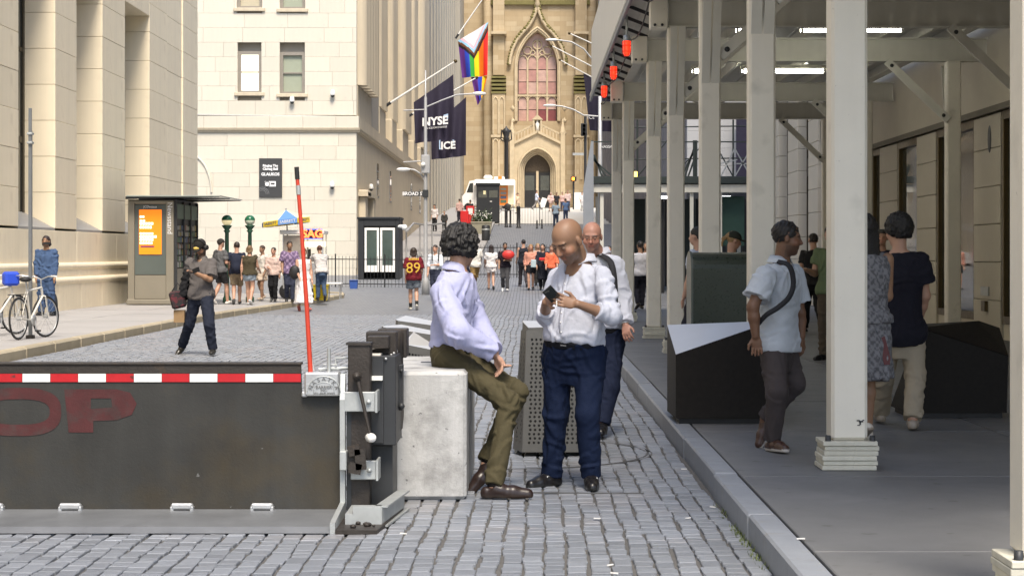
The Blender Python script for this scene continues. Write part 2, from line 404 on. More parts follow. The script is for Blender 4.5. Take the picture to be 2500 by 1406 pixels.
# ================================================================== sidewalk shed over the right pavement
OX, IX = 2.03, 6.9
OD = [7.41, 12.05, 16.5, 21.2, 26.1, 30.7, 38.6, 43.7]
ALLD = OD
BZ, BT = 4.64, 5.02
shed = thing('sidewalk_shed', 'cream painted steel sidewalk shed roofing the right pavement on square posts', 'shed', (4.4, 25, SZ))
PW = .115
def post(x, d, outer, full=True):
    z0 = SZ+.185
    p = MB().box(x-PW, x+PW, d-PW, d+PW, z0, BZ+.01, .02)
    po = p.build('post', M['cream'], shed)
    if full:
        for k in range(6):
            j = rng.uniform(-.012, .012); j2 = rng.uniform(-.012, .012); h = .03
            if k == 0: h = .03
            MB().box(x-.172+j, x+.172+j, d-.16+j2, d+.16+j2, SZ+.002+k*.0305, SZ+.002+k*.0305+.0285, .003).build('plank', M['ply'], po)
        for sx, sy in ((-1, -1), (1, -1)):
            MB().lathe([(.0, .035), (.018, .034), (.02, 0)], (x+sx*.14, d+sy*.135, z0), 8).build('bolt', M['dark'], po)
    # knee braces along the street and a cross brace under the beam
    for s in (-1, 1):
        if outer or s == 1:
            b = MB(); a = Vector((x, d+s*.10, 3.42)); e = Vector((x, d+s*.42, BZ-.03))
            for off in (-.055, .055): b.bar(a+Vector((off, 0, 0)), e+Vector((off, 0, 0)), .09, .03, (0, s, 1))
            b.build('brace', M['creamd'], po)
            for q, zz in ((a, 0),): MB().lathe([(0, .02), (.022, .018), (.024, 0)], q+Vector((.05, -.02*s, .08)), 8, (0, -1, 0)).build('bolt', M['dark'], po)
    sgn = 1 if outer else -1
    b = MB(); a = Vector((x+sgn*.1, d-.13, 3.72)); e = Vector((x+sgn*1.12, d-.13, BZ-.02))
    if not outer: a.z = 3.68; e = Vector((x-1.1, d-.13, BZ+.0))
    b.bar(a, e, .05, .13, (0, 0, 1), .004); b.bar(a+Vector((0, .04, -.06)), e+Vector((0, .04, -.06)), .07, .012, (0, 0, 1))
    br = b.build('cross_brace', M['creamd'], po)
    for q in (a.lerp(e, .08), a.lerp(e, .92)): MB().lathe([(0, .012), (.03, .01), (.032, 0)], q+Vector((0, -.025, 0)), 8, (0, -1, 0)).build('bolt', M['dark'], po)
    # box-shaped bracket on the outside
    if outer:
        MB().box(x-.36, x-PW-.004, d-.16, d+.16, BZ-.02, BZ+.40, .008).build('bracket_box', M['cream'], po)
        for sx in (-.3, -.2): MB().lathe([(0, .02), (.02, .018), (.02, 0)], (x+sx, d-.16, BZ+.02), 8, (0, -1, 0)).build('bolt', M['dark'], po)
    return po
for d in ALLD:
    post(OX, d, True, d > 5)
for d in ALLD:
    post(IX, d, False, d > 20)
b = MB(); pf = P(2100, 1030, OD[1]-PW-.002)
for dx, dz, w_, h_ in ((-.012, .01, .02, .008), (.006, .004, .026, .01), (.02, .012, .012, .006), (.0, -.008, .01, .02), (-.01, -.02, .016, .006)): b.box(pf.x+dx-w_/2, pf.x+dx+w_/2, pf.y-.002, pf.y, pf.z+dz-h_/2, pf.z+dz+h_/2)
b.build('scuff_mark', M['dark'], shed)
# cross beams (I sections), stringers, deck and parapet
for d in ALLD:
    b = MB().box(OX-.1, IX+.55, d-.012, d+.012, BZ+.02, BT-.02); b.box(OX-.1, IX+.55, d-.1, d+.1, BZ, BZ+.022); b.box(OX-.1, IX+.55, d-.1, d+.1, BT-.022, BT)
    b.build('cross_beam', M['creamd'], shed)
for x in (OX-.02, IX):
    b = MB().box(x-.01, x+.01, 6.8, 44.2, BT+.022, BT+.2); b.box(x-.08, x+.08, 6.8, 44.2, BT+.002, BT+.02); b.build('stringer', M['creamd'], shed)
for x in np.arange(OX+.6, IX-.2, .62):
    MB().box(x-.03, x+.03, 6.8, 44.2, BT+.003, BT+.19).build('joist', M['creamd'], shed)
for k, x in enumerate(np.arange(1.42, 7.4, .3)):
    MB().box(x+.003, x+.297, 6.7, 44.3, BT+.204, BT+.25, .003).build('deck_plank', M['creamd'], shed)
M['para'] = mat('parapet_board', (.80, .77, .68), .6, var=.06, scale=2, streak=.05)
for k, d in enumerate(np.arange(6.8, 44, 2.4)):
    MB().box(1.46, 1.48, d+.003, min(d+2.397, 44.2), BT+.16, BT+1.74).build('parapet_panel', M['para'], shed)
MB().box(1.455, 1.415, 6.8, 44.2, BT+.06, BT+.155).build('fascia_rail', mat('fascia_grey', (.2, .21, .23), .5, var=.2), shed)
for d in np.arange(7, 44, 1.25):
    b = MB(); b.bar((1.5, d, BT+.2), (OX-.1, d, BT+.03), .04, .05); b.build('outrigger', M['dark'], shed)
# sagging cable with red caged lamps along the outer edge
M['lampred'] = mat('red_lamp_glass', (1, .035, .01), .3, var=.02, emit=1.1)
M['lampcore'] = mat('lamp_bulb', (1, .5, .3), .3, var=.02, emit=9)
tube_l = mat('fluorescent_tube', (1, 1, .86), .3, var=.01, emit=14)
cab = MB()
for a, b_ in zip(OD[2:-1], OD[3:]):
    cab.tube([(1.66, a+(b_-a)*t/8, BT-.02-.16*math.sin(math.pi*t/8)) for t in range(9)], .012, 6)
cab.build('lamp_cable', M['black'], None, 'black cable sagging from bracket to bracket below the shed parapet', 'cable')
def red_lamp(px, py, D, lab):
    c = P(px, py, D); t = thing('caged_lamp', lab, 'lamp', c-Vector((0, 0, .12)), 'red caged lamps along the shed edge')
    z = c.z; x, y_ = c.x, c.y
    MB().lathe([(0, .19), (.05, .19), (.055, .12), (.06, .1), (0, .1)], (x, y_, z), 14).build('socket', M['galv'], t)
    MB().lathe([(.0, -.13), (.035, -.12), (.055, -.07), (.058, .1), (0, .1)], (x, y_, z), 16).build('globe', M['lampred'], t)
    g = MB()
    for k in range(6):
        th = k*math.pi/3; g.tube([(x+.066*math.cos(th), y_+.066*math.sin(th), z+.1), (x+.066*math.cos(th), y_+.066*math.sin(th), z-.09), (x+.03*math.cos(th), y_+.03*math.sin(th), z-.14)], .005, 5)
    for zz in (-.06, .03): g.tube([(x+.066*math.cos(k*math.pi/8), y_+.066*math.sin(k*math.pi/8), z+zz) for k in range(17)], .005, 5)
    g.build('cage', mat('red_cage', (.35, .03, .02), .5), t)
    top = BT+.2; MB().tube([(x, y_, z+.19), (x, y_, max(z+.2, top-.04))], .018, 8).build('stem', M['galv'], t)
red_lamp(1530, 117, 28.9, 'red caged lamp nearest the camera under the shed edge')
red_lamp(1498, 177, 33.6, 'middle one of three red caged lamps under the shed edge')
red_lamp(1475, 223, 38.3, 'farthest of the three red caged lamps under the shed edge')
for x0, x1, d, lab in ((4.12, 5.68, 28.6, 'long lit fluorescent tube nearest the camera under the shed roof'), (3.14, 3.66, 28.6, 'short lit tube seen beside the third post under the shed roof'),
                       (3.95, 5.5, 35, 'long lit fluorescent tube farther back under the shed roof'), (3.03, 3.5, 35, 'short lit tube farther back under the shed roof')):
    t = thing('tube_light', lab, 'light', ((x0+x1)/2, d, BT-.14), 'lit tubes under the shed roof')
    MB().tube([(x0, d, BT-.12), (x1, d, BT-.12)], .028, 10).build('tube', tube_l, t)
    MB().box(x0-.02, x1+.02, d-.05, d+.05, BT-.07, BT+.0, .006).build('housing', M['creamd'], t)
    for x in (x0+.02, x1-.02): MB().box(x-.02, x+.02, d-.03, d+.03, BT-.15, BT-.069).build('end_cap', M['white'], t)

# ================================================================== wedge barrier in the foreground
M['plate'] = mat('barrier_steel', (.034, .034, .032), .55, .1, spec=.35, var=.55, scale=1.6, bump=.0012, bscale=70, col2=(.055, .042, .022), thr=(.5, .8), s2=.9, streak=.3, spots=[((.025, .025, .025), 3, .55, .85), ((.16, .16, .16), 22, .74, .77)])
M['apron'] = mat('worn_apron_steel', (.19, .2, .215), .45, .4, var=.45, scale=3, bump=.001, bscale=50)
M['rust'] = mat('dark_brown_steel', (.038, .032, .028), .55, .3, var=.45, scale=9, bump=.003, bscale=60, col2=(.10, .06, .03), thr=(.6, .8), s2=8)
M['tapew'] = mat('white_tape', (.75, .76, .74), .4, var=.08, scale=20, col2=(.3, .3, .3), thr=(.62, .7), s2=14, spots=[((.1, .1, .1), 30, .68, .72)])
M['taper'] = mat('red_tape', (.42, .010, .016), .4, var=.25, scale=12, spots=[((.12, .02, .02), 18, .64, .7)])
M['stencil'] = mat('worn_red_stencil', (.062, .0125, .0135), .7, .1, var=.55, scale=7, bump=.001, bscale=60, col2=(.04, .032, .03), thr=(.48, .7), s2=5)
PD = 10.72; PX1 = wx(832, PD)
bar = thing('wedge_barrier', 'raised dark steel vehicle barrier with faded red stencil letters and striped tape', 'barrier', (-3, PD, 0))
zt = wz(890, PD); zn = wz(965, PD); xn = wx(737, PD)
MB().prism([(-6.2, PD, .05), (PX1, PD, .05), (PX1, PD, zn), (xn, PD, zn), (xn-.005, PD, zt), (-6.2, PD, zt)], (0, .02, 0)).build('plate', M['plate'], bar)
MB().box(-6.2, xn-.004, PD-.012, PD+.09, zt-.002, zt+.012, .003).build('top_flange', M['rust'], bar)
MB().box(-6.2, xn-.008, PD-.004, PD-.0005, wz(911, PD), zt-.004).build('edge_band', M['rust'], bar)
apr = MB().prism([(-6.2, PD-.004, .055), (-6.2, 10.2, .03), (-6.2, 10.13, .004), (-6.2, PD-.004, .004)], (6.2+PX1, 0, 0)).build('apron', M['apron'], bar)
x = wx(735, PD-.006); k = 0; sw_ = 68*PD/F
while x > -3.6:
    MB().box(x-sw_+.001, x-.001, PD-.0065, PD-.0045, wz(932, PD), wz(912, PD)).build('tape', M['taper'] if k % 2 == 0 else M['tapew'], bar); x -= sw_; k += 1
# stencilled letters, worn
def letter_o(cx, cz, w, h, t):
    b = MB(); n = 40; vs = []; fs = []
    for k in range(n):
        a = 2*math.pi*k/n; ca, sa = math.cos(a), math.sin(a)
        e = lambda v, q: math.copysign(abs(v)**.75, v)*q
        vs += [(cx+e(ca, w), PD-.003, cz+e(sa, h)), (cx+e(ca, w-t), PD-.003, cz+e(sa, h-t))]
    for k in range(n):
        k2 = (k+1) % n; fs.append((2*k, 2*k+1, 2*k2+1, 2*k2))
    return b.add(vs, fs)
letter_o(wx(45, PD), wz(1005, PD), 105*PD/F, 59*PD/F, 28*PD/F).build('stencil_letter', M['stencil'], bar, 'faded red stencil letter O')
lp = [(157, 950), (285, 950), (318, 958), (334, 985), (322, 1012), (285, 1025), (228, 1027), (228, 1055), (168, 1055)]
inn = [(222, 972), (272, 972), (274, 994), (222, 998)]
b = MB(); loops = [[Vector((wx(a, PD), wz(c, PD), 0)) for a, c in l] for l in (lp, inn)]; fl = [p for l in loops for p in l]
b.add([(p.x, PD-.003, p.y) for p in fl], [tuple(t) for t in tessellate_polygon(loops)]); b.build('stencil_letter', M['stencil'], bar, 'faded red stencil letter P')
for px in (-15, 175, 447, 642):
    x = wx(px, PD); hw = .062; h = MB()
    h.box(x-hw, x+hw, PD-.05, PD-.012, wz(1232, PD)-.02, wz(1226, PD)-.0, .008); h.box(x-hw-.004, x-hw+.016, PD-.05, PD+.0, .04, wz(1228, PD)-.012, .004); h.box(x+hw-.016, x+hw+.004, PD-.05, PD+.0, .04, wz(1228, PD)-.012, .004)
    h.build('handle', M['chrome'], bar)
# end plate, name casting, posts and hydraulic gear
xe = PX1
MB().prism([(xe, PD+.02, .0), (xe, 10.13, .0), (xe, 10.13, .06), (xe, PD-.04, .1), (xe, PD-.06, zn-.02), (xe, PD-.02, wz(912, PD)), (xe, PD+.02, wz(912, PD))], (.028, 0, 0)).build('end_plate', M['galv'], bar)
cs = MB().box(wx(745, PD), xe-.003, PD-.05, PD+.07, wz(965, PD), wz(908, PD), .01); cs.box(wx(738, PD), wx(752, PD), PD-.04, PD+.05, wz(966, PD)-.004, wz(955, PD)-.0, .006)
cast = cs.build('name_casting', M['chrome'], bar)
cxm = wx(793, PD); arc = MB()
for r, w_ in ((.088, .006), (.056, .004)):
    arc.tube([(cxm+r*math.cos(R(a))*1.06, PD-.0515, wz(955, PD)+r*math.sin(R(a))) for a in range(0, 181, 12)], w_/2, 5)
arc.box(cxm-.094, cxm+.094, PD-.055, PD-.0505, wz(963, PD), wz(962, PD)+.0); arc.build('raised_arc', M['galv'], cast)
td = mat('casting_letters', (.12, .12, .12), .6)
for i, ch in enumerate('NASATKA'):
    a = R(160-i*23.3); text(ch, .034, (cxm+.072*math.cos(a)*1.06, PD-.0525, wz(955, PD)+.072*math.sin(a)), td, cast, updir=(math.cos(a), 0, math.sin(a)), xdir=(math.sin(a), 0, -math.cos(a)))
text('BARRIER', .024, (cxm, PD-.0525, wz(944, PD)), td, cast); text('INC.', .02, (cxm, PD-.0525, wz(951, PD)), td, cast)
text('301-868-0300', .022, (cxm, PD-.0525, wz(959.5, PD)), td, cast)
r_ = MB().tube([P(803, 908, PD), P(803, 850, PD)], .011, 8); r_.tube([P(790, 890, PD+.03), P(822, 890, PD+.03)], .004, 6); r_.build('pin', M['galv'], bar)
MB().tube([P(820, 893, PD+.05), P(820, 874, PD+.05), P(852, 873, PD+.05)], .007, 8).build('hook', M['galv'], bar)
MB().tube([P(778, 901, PD+.06), P(850, 898, PD+.06)], .011, 8).build('hinge_rod', M['galv'], bar)
gx0, gx1 = wx(850, PD), wx(905, PD)
g = MB().box(gx0, gx1, PD-.02, PD+.12, wz(958, PD), wz(838, PD), .006); g.box(gx0-.01, gx1+.004, PD-.03, PD+.13, wz(842, PD), wz(836, PD)); g.build('upper_post', M['rust'], bar)
MB().box(wx(855, PD), wx(903, PD), PD-.0, PD+.12, .03, wz(958, PD)+.001, .006).build('lower_post', M['rust'], bar)
MB().box(wx(846, PD), wx(858, PD), PD-.0, PD+.2, .02, wz(955, PD)).build('back_plate', M['dark'], bar)
for y0, y1, xa, xb, dd in ((955, 1003, 838, 918, -.05), (1122, 1168, 858, 920, -.05)):
    b = MB().box(wx(xa, PD), wx(xb, PD), PD+dd, PD+dd+.03, wz(y1, PD), wz(y0, PD), .004); b.box(wx(xb, PD), wx(xb, PD)+.012, PD+dd-.012, PD+.12, wz(y1, PD)-.004, wz(y0, PD)+.004); br = b.build('bracket', M['galv'], bar)
    MB().lathe([(0, .02), (.013, .018), (.014, 0)], (wx(xb-16, PD), PD+dd, wz((y0+y1)/2, PD)), 6, (0, -1, 0)).build('bolt', M['galv'], br)
b = MB().box(wx(833, PD), wx(850, PD), PD-.1, PD-.01, wz(1143, PD), wz(1097, PD), .004); br = b.build('bracket', M['galv'], bar)
b = MB()
for a, c in (((850, 1102), (878, 1096)), ((878, 1096), (882, 1146)), ((882, 1146), (852, 1140))): b.bar(P(*a, PD-.1), P(*c, PD-.1), .06, .012, (0, 1, 0))
b.box(wx(852, PD), wx(880, PD), PD-.08, PD-.07, wz(1141, PD), wz(1101, PD)); b.build('latch_box', M['rust'], br)
lv = MB().tube([P(872, 920, PD-.08), P(905, 1068, PD-.12)], [.012, .009], 10); lv.lathe([(0, .05), (.024, .04), (.026, 0), (.02, -.03), (0, -.03)], P(872, 918, PD-.06), 12, (0, -1, 0)); lv = lv.build('lever', M['rust'], bar)
MB().lathe([(0, .05), (.02, .046), (.026, .03), (.026, -.03), (.018, -.05), (0, -.05)], P(905, 1068, PD-.12), 14, (.3, -1, .05)).build('lever_grip', M['white'], lv)
g = MB().box(wx(890, 11), wx(965, 11), 11.1, 11.3, wz(868, 11), wz(812, 11), .005); g.box(wx(912, 11), wx(985, 11), 11.3, 11.5, wz(880, 11), wz(808, 11), .005); g.box(wx(898, 11), wx(950, 11), 10.95, 11.1, wz(850, 11), wz(820, 11), .004)
g.lathe([(0, .05), (.075, .05), (.085, .03), (.085, -.04), (0, -.04)], P(962, 840, 11.28), 20, (1, -.25, 0)); g.build('gear_housing', M['rust'], bar)
MB().tube([P(890, 852, 10.98), P(918, 845, 10.98)], .015, 10).build('piston_rod', M['chrome'], bar)
b = MB().box(wx(905, 10.9), wx(968, 10.9), 10.86, 11.35, wz(1085, 10.9), wz(868, 10.9), .004); b.box(wx(905, 10.9), wx(938, 10.9), 10.83, 10.87, wz(1078, 10.9), wz(875, 10.9)); b.build('gear_box', M['dark'], bar)
M['peel'] = mat('peeling_dark_paint', (.045, .038, .032), .6, .2, var=.4, scale=6, bump=.002, bscale=60, col2=(.4, .39, .37), thr=(.60, .66), s2=7, streak=.4)
pl = MB().prism([P(936, 882, 10.86), P(976, 852, 11.35), P(978, 1010, 11.35), P(975, 1045, 11.3), P(936, 1085, 10.86)], (.02, .006, 0)).build('side_panel', M['peel'], bar)
for k in range(6):
    MB().ball(P(942+k*6.5, 876-k*4.6, 10.85+.08*k), .009, 8, 5).build('bolt', M['chrome'], pl)
b = MB().box(wx(972, 11.2), wx(986, 11.2), 11.1, 11.2, wz(998, 11.2), wz(888, 11.2), .004); b.ball(P(980, 991, 11.08), .02, 10, 6); b.ball(P(980, 905, 11.08), .012, 8, 6); b.build('hinge_block', M['dark'], bar)
MB().box(wx(908, 10.8), wx(934, 10.8), 10.79, 10.83, wz(928, 10.8), wz(918, 10.8)).build('label_plate', M['tapew'], bar)
b = MB().box(wx(908, 11), wx(932, 11), 10.9, 11.05, wz(868, 11), wz(862, 11)); b.build('paper_scrap', mat('paper', (.7, .66, .6), .8, var=.2, scale=30), bar)
# bent galvanised foot channel and base plate
ft = MB(); z0, z1 = wz(1285, 10.35), wz(1238, 10.35)
A, B, C = P(862, 1262, 10.35), P(930, 1262, 10.35), P(985, 1200, 11.05)
for a, c in ((A, B), (B, C)): ft.bar(Vector((a.x, a.y, (z0+z1)/2)), Vector((c.x, c.y, (z0+z1)/2)), .012, z1-z0); ft.bar(Vector((a.x, a.y+.03, z1)), Vector((c.x, c.y+.03, z1)), .07, .01); ft.bar(Vector((a.x, a.y+.03, z0)), Vector((c.x, c.y+.03, z0)), .07, .01)
ft.build('foot_channel', M['galv'], bar)
MB().box(wx(843, 10.35), wx(862, 10.35), 10.34, 10.75, z0+.01, z0+.07).build('foot_stub', M['galv'], bar)
MB().prism([(xe+.03, 10.12, .0), (wx(922, 10.15), 10.12, .0), (wx(985, 11), 11.0, .0), (xe+.03, 11.3, .0)], (0, 0, .022)).build('base_plate', M['rust'], bar)
b = MB(); r2 = random.Random(3)
for k in range(26): b.ball((r2.uniform(xe+.06, wx(925, 10.3)), r2.uniform(10.2, 10.6), .03), r2.uniform(.008, .02), 6, 4, (1, 1, .7))
b.build('grit', M['rust'], bar, kind='stuff')
b = MB().box(xe+.03, wx(960, 11), 10.95, 11.35, .02, wz(1090, 10.9)); b.build('pump_body', M['dark'], bar)
# flexible red marker rod
rd = thing('marker_rod', 'tall thin red flexible marker rod with black tip leaning over the barrier', 'rod', P(758, 905, PD+.03))
a, t_ = P(758, 908, PD+.03), P(724, 408, PD+.03); M['rod'] = mat('red_rod', (.50, .045, .02), .45, var=.15)
MB().tube([a, a.lerp(t_, .3)+Vector((.004, 0, 0)), a.lerp(t_, .7)+Vector((.004, 0, 0)), a.lerp(t_, .945)], [.014, .013, .0115, .011], 12).build('shaft', M['rod'], rd)
MB().tube([a.lerp(t_, .865)+Vector((.002, 0, 0)), a.lerp(t_, .91)+Vector((.001, 0, 0))], .0135, 12).build('reflective_band', M['galv'], rd)
MB().tube([a.lerp(t_, .94), t_], .0135, 12).build('tip', M['black'], rd)
MB().prism([P(760, 905, PD+.03), P(768, 905, PD+.03), P(761, 866, PD+.03)], (0, .02, 0)).build('bracket', M['galv'], rd)

# ================================================================== white concrete block
M['conc'] = mat('white_painted_concrete', (.43, .43, .425), .7, var=.18, scale=2, bump=.003, bscale=50, streak=.5, col2=(.12, .115, .11), thr=(.48, .78), s2=2.4, spots=[((.1, .1, .1), 22, .68, .73)])
blk = MB(); bx0, bx1, by0, by1, bz = -.90, -.385, 11.55, 13.3, .785
b = blk.box(bx0, bx1, by0, by1, .0, bz, .022)
cb = thing('concrete_block', 'stained white painted concrete block the curly haired man sits on', 'block', (-.64, 12.4, 0))
blk.build('body', M['conc'], cb)
MB().box(-.72, -.56, 12.5, 12.58, bz-.002, bz+.003).build('top_slot', M['dark'], cb)

# ================================================================== faceted bollards
M['bronze'] = mat('dark_bronze', (.011, .009, .0075), .6, .0, spec=.2, var=.6, scale=30, bump=.001, bscale=150)
M['silver'] = mat('polished_bronze_facet', (.55, .545, .54), .42, .35, var=.06, scale=3)
M['perf'] = mat('perforated_steel', (.12, .118, .112), .5, .3, var=.2, scale=8)
def nogo(label, x0, x1, y0, y1, top, m_top):
    """top: heights at front-left, front-right, back-right, back-left; crease from front-left-low"""
    t = thing('faceted_bollard', label, 'bollard', ((x0+x1)/2, (y0+y1)/2, SZ), 'faceted bronze bollards on the right pavement')
    z0 = SZ+.045
    return t, z0
t, z0 = nogo('dark bronze faceted bollard with shiny triangular top facet at the kerb', 1.17, 2.0, 15.15, 15.95, None, None)
D = 15.15; xl, xr = wx(1650, D), wx(1890, D)
fl, fr, bl = Vector((xl, D, wz(865, D))), Vector((xr, D, wz(783, D))), None
fb0, fb1 = Vector((xl, D, z0)), Vector((xr, D, z0))
bl = Vector((xl-.015, D+.75, wz(793, D+.75))); brp = Vector((xr, D+.75, wz(795, D+.75)))
b = MB(); b.convex([fb0, fb1, Vector((xr, D+.75, z0)), Vector((xl-.015, D+.75, z0)), fl, fr, brp, bl], [(0, 1, 5, 4), (1, 2, 6, 5), (2, 3, 7, 6), (3, 0, 4, 7), (0, 1, 2, 3)]); b.build('body', M['bronze'], t)
MB().prism([fl, fr+Vector((0, .0, .0)), bl], (0, 0, -.004)).build('top_facet', M['silver'], t)
MB().prism([fr, brp, bl], (0, 0, -.004)).build('top_facet', M['silver'], t)
MB().box(xl+.03, xr-.03, D+.03, D+.7, SZ+.002, z0).build('plinth', M['black'], t)
t, z0 = nogo('dark bronze faceted bollard with dull top beside the shop windows', 3.2, 4.1, 15.7, 16.4, None, None)
D = 15.7; q = lambda a, c, d=0: P(a, c, D+d)
f = [Vector((wx(2213, D), D, z0)), Vector((wx(2458, D), D, z0)), Vector((wx(2458, D), D+.7, z0)), Vector((wx(2213, D), D+.7, z0))]
tp = [P(2245, 800, D), P(2462, 868, D), P(2440, 800, D+.7), P(2390, 783, D+.6), P(2262, 790, D+.6)]
b = MB(); b.convex(f+tp, [(0, 1, 5, 4), (1, 2, 6, 5), (2, 3, 8, 7, 6), (3, 0, 4, 8), (0, 1, 2, 3)]); b.build('body', M['bronze'], t)
MB().prism([tp[0], tp[1], tp[3], tp[4]], (0, 0, -.004)).build('top_facet', M['bronze'], t)
MB().prism([tp[1], tp[2], tp[3]], (0, 0, -.004)).build('top_facet', M['bronze'], t)
MB().box(f[0].x+.03, f[1].x-.03, D+.03, D+.65, SZ+.002, z0).build('plinth', M['black'], t)
def perf_panel(a, b_, c, d, nu, nv, rad, name, parent, mm):
    """quad a(bl) b(br) c(tr) d(tl) with a real grid of round holes, rows offset"""
    a, b_, c, d = map(Vector, (a, b_, c, d)); mb = MB(); wu = (b_-a).length; hv = (d-a).length
    def pt(u, v): return (a*(1-u)+b_*u)*(1-v)+(d*(1-u)+c*u)*v
    pad = .06
    us = [0, pad]+[pad+(1-2*pad)*i/nu for i in range(1, nu)]+[1-pad, 1]; vs_ = [0, pad]+[pad+(1-2*pad)*i/nv for i in range(1, nv)]+[1-pad, 1]
    for i in range(len(us)-1):
        for j in range(len(vs_)-1):
            u0, u1, v0, v1 = us[i], us[i+1], vs_[j], vs_[j+1]; cs_ = [pt(u0, v0), pt(u1, v0), pt(u1, v1), pt(u0, v1)]
            if i in (0, len(us)-2) or j in (0, len(vs_)-2): mb.add(cs_, [(0, 1, 2, 3)]); continue
            um, vm = (u0+u1)/2+(.0 if j % 2 else .18*(u1-u0)), (v0+v1)/2; h = []
            for k in range(8):
                th = math.pi/8+k*math.pi/4-3*math.pi/4-math.pi/8
                h.append(pt(um+rad/wu*math.cos(th), vm+rad/hv*math.sin(th)))
            mb.add(cs_+h, [(0, 1, 6, 5, 4), (1, 2, 8, 7, 6), (2, 3, 10, 9, 8), (3, 0, 4, 11, 10)])
    return mb.build(name, mm, parent)
def perf_bollard(label, pts, z0, tops, nu, nv, rad=.0085, facet=M['perf']):
    c = sum((Vector((p[0], p[1], 0)) for p in pts), Vector())/len(pts)
    t = thing('perforated_bollard', label, 'bollard', (c.x, c.y, 0), 'perforated steel bollards on the turntable')
    n = len(pts); low = [Vector((*p, z0)) for p in pts]; hi = [Vector(p) for p in tops]
    for i in range(n):
        j = (i+1) % n
        if i < 3: perf_panel(low[i], low[j], hi[j], hi[i], nu[i], nv, rad, 'perforated_panel', t, M['perf'])
        else: MB().add([low[i], low[j], hi[j], hi[i]], [(0, 1, 2, 3)]).build('panel', M['perf'], t)
    cc = sum(hi, Vector())/n
    MB().add(hi, [tuple(range(n))]).build('top', facet, t)
    inner = MB(); li = [v.lerp(Vector((c.x, c.y, v.z)), .1) for v in low]; hi2 = [v.lerp(Vector((c.x, c.y, v.z)), .1)-Vector((0, 0, .03)) for v in hi]
    inner.convex(li+hi2, [tuple(range(n)), tuple(range(n, 2*n))]+[(i, (i+1) % n, (i+1) % n+n, i+n) for i in range(n)]); inner.build('core', M['black'], t)
    MB().tube([low[0]+Vector((.03, .03, -z0)), low[0]+Vector((.03, .03, .01))], .02, 8).build('foot', M['galv'], t)
    return t
z0 = .035
perf_bollard('perforated grey steel bollard standing right behind the navy trousers', [(wx(1252, 14.25), 14.25), (wx(1275, 14.0), 14.0), (wx(1448, 14.0), 14.0), (wx(1462, 14.5), 14.5), (-.05, 14.5)], z0,
             [P(1272, 806, 14.3), P(1285, 806, 14.05), P(1440, 806, 14.05), P(1450, 806, 14.5), P(1280, 806, 14.5)], [2, 13, 4], 25, .0098)
perf_bollard('perforated grey steel bollard hidden behind the nearer one, only its top showing', [(wx(1265, 15.9), 15.95), (wx(1280, 15.7), 15.7), (wx(1450, 15.7), 15.7), (wx(1465, 16.2), 16.2), (wx(1268, 16.2), 16.2)], z0,
             [P(1276, 786, 15.95), P(1290, 800, 15.7), P(1450, 795, 15.7), P(1450, 783, 16.2), P(1276, 783, 16.2)], [2, 12, 4], 25, .0085, M['silver'])
for lab, D, x0, x1, tl, tm, tr in (
        ('perforated steel bollard with pale sloping top just behind the white block', 13.7, 975, 1078, (985, 838), (1030, 818), (1066, 852)),
        ('middle perforated steel bollard behind the barrier gear with long pale top', 15.2, 922, 1075, (932, 796), (1000, 800), (1066, 815)),
        ('farthest perforated steel bollard behind the barrier gear, only its pale top showing', 16.8, 958, 1080, (966, 780), (1010, 778), (1070, 792))):
    hs = [P(tl[0], tl[1], D+.05), P(tl[0]+6, tl[1]+3, D), P(tr[0], tr[1]+4, D), P(tr[0], tr[1]-6, D+.5), P(tm[0]-20, tm[1]-8, D+.5)]
    perf_bollard(lab, [(wx(x0, D+.2), D+.2), (wx(x0+8, D), D), (wx(x1, D), D), (wx(x1, D+.5), D+.5), (wx(x0, D+.5), D+.5)], z0, hs, [2, 9 if D < 14 else 13, 3], 22, .0095, M['silver'])
# ================================================================== dark green relay mailbox
mb = thing('relay_mailbox', 'dark green steel mailbox with rounded riveted top behind the bronze bollard', 'mailbox', (wx(1765, 18.6), 18.8, SZ))
M['mbox'] = mat('dark_olive_steel', (.035, .045, .032), .3, .15, var=.2, scale=18, bump=.001, bscale=160)
x0, x1, D = wx(1687, 18.4), wx(1868, 18.4), 18.4; prof = []; zt_ = wz(616, D)
pr = [(D, SZ+.08), (D, zt_-.16)]+[(D+.26-.26*math.cos(R(a)), zt_-.16+.16*math.sin(R(a))) for a in range(15, 181, 15)]+[(D+.52, SZ+.08)]
MB().prism([(x0+.015, y_, z_) for y_, z_ in pr], (x1-x0-.03, 0, 0)).build('body', M['mbox'], mb)
for xx in (x0, x1-.022):
    o_ = [(xx, y_+(.008 if y_ > D+.3 else -.012 if y_ < D+.2 else 0), z_+.012*(z_ > 1)) for y_, z_ in pr]; MB().prism(o_, (.022, 0, 0)).build('edge_band', mat('mailbox_edge', (.1, .115, .1), .4, .3, var=.1), mb)
for k in range(16): MB().ball((x0+.03, D-.003, SZ+.15+k*.07), .007, 6, 4).build('rivet', M['mbox'], mb)
for sx in (x0+.05, x1-.09):
    for sy in (D+.05, D+.43): MB().box(sx, sx+.04, sy, sy+.04, SZ, SZ+.082).build('leg', M['mbox'], mb)
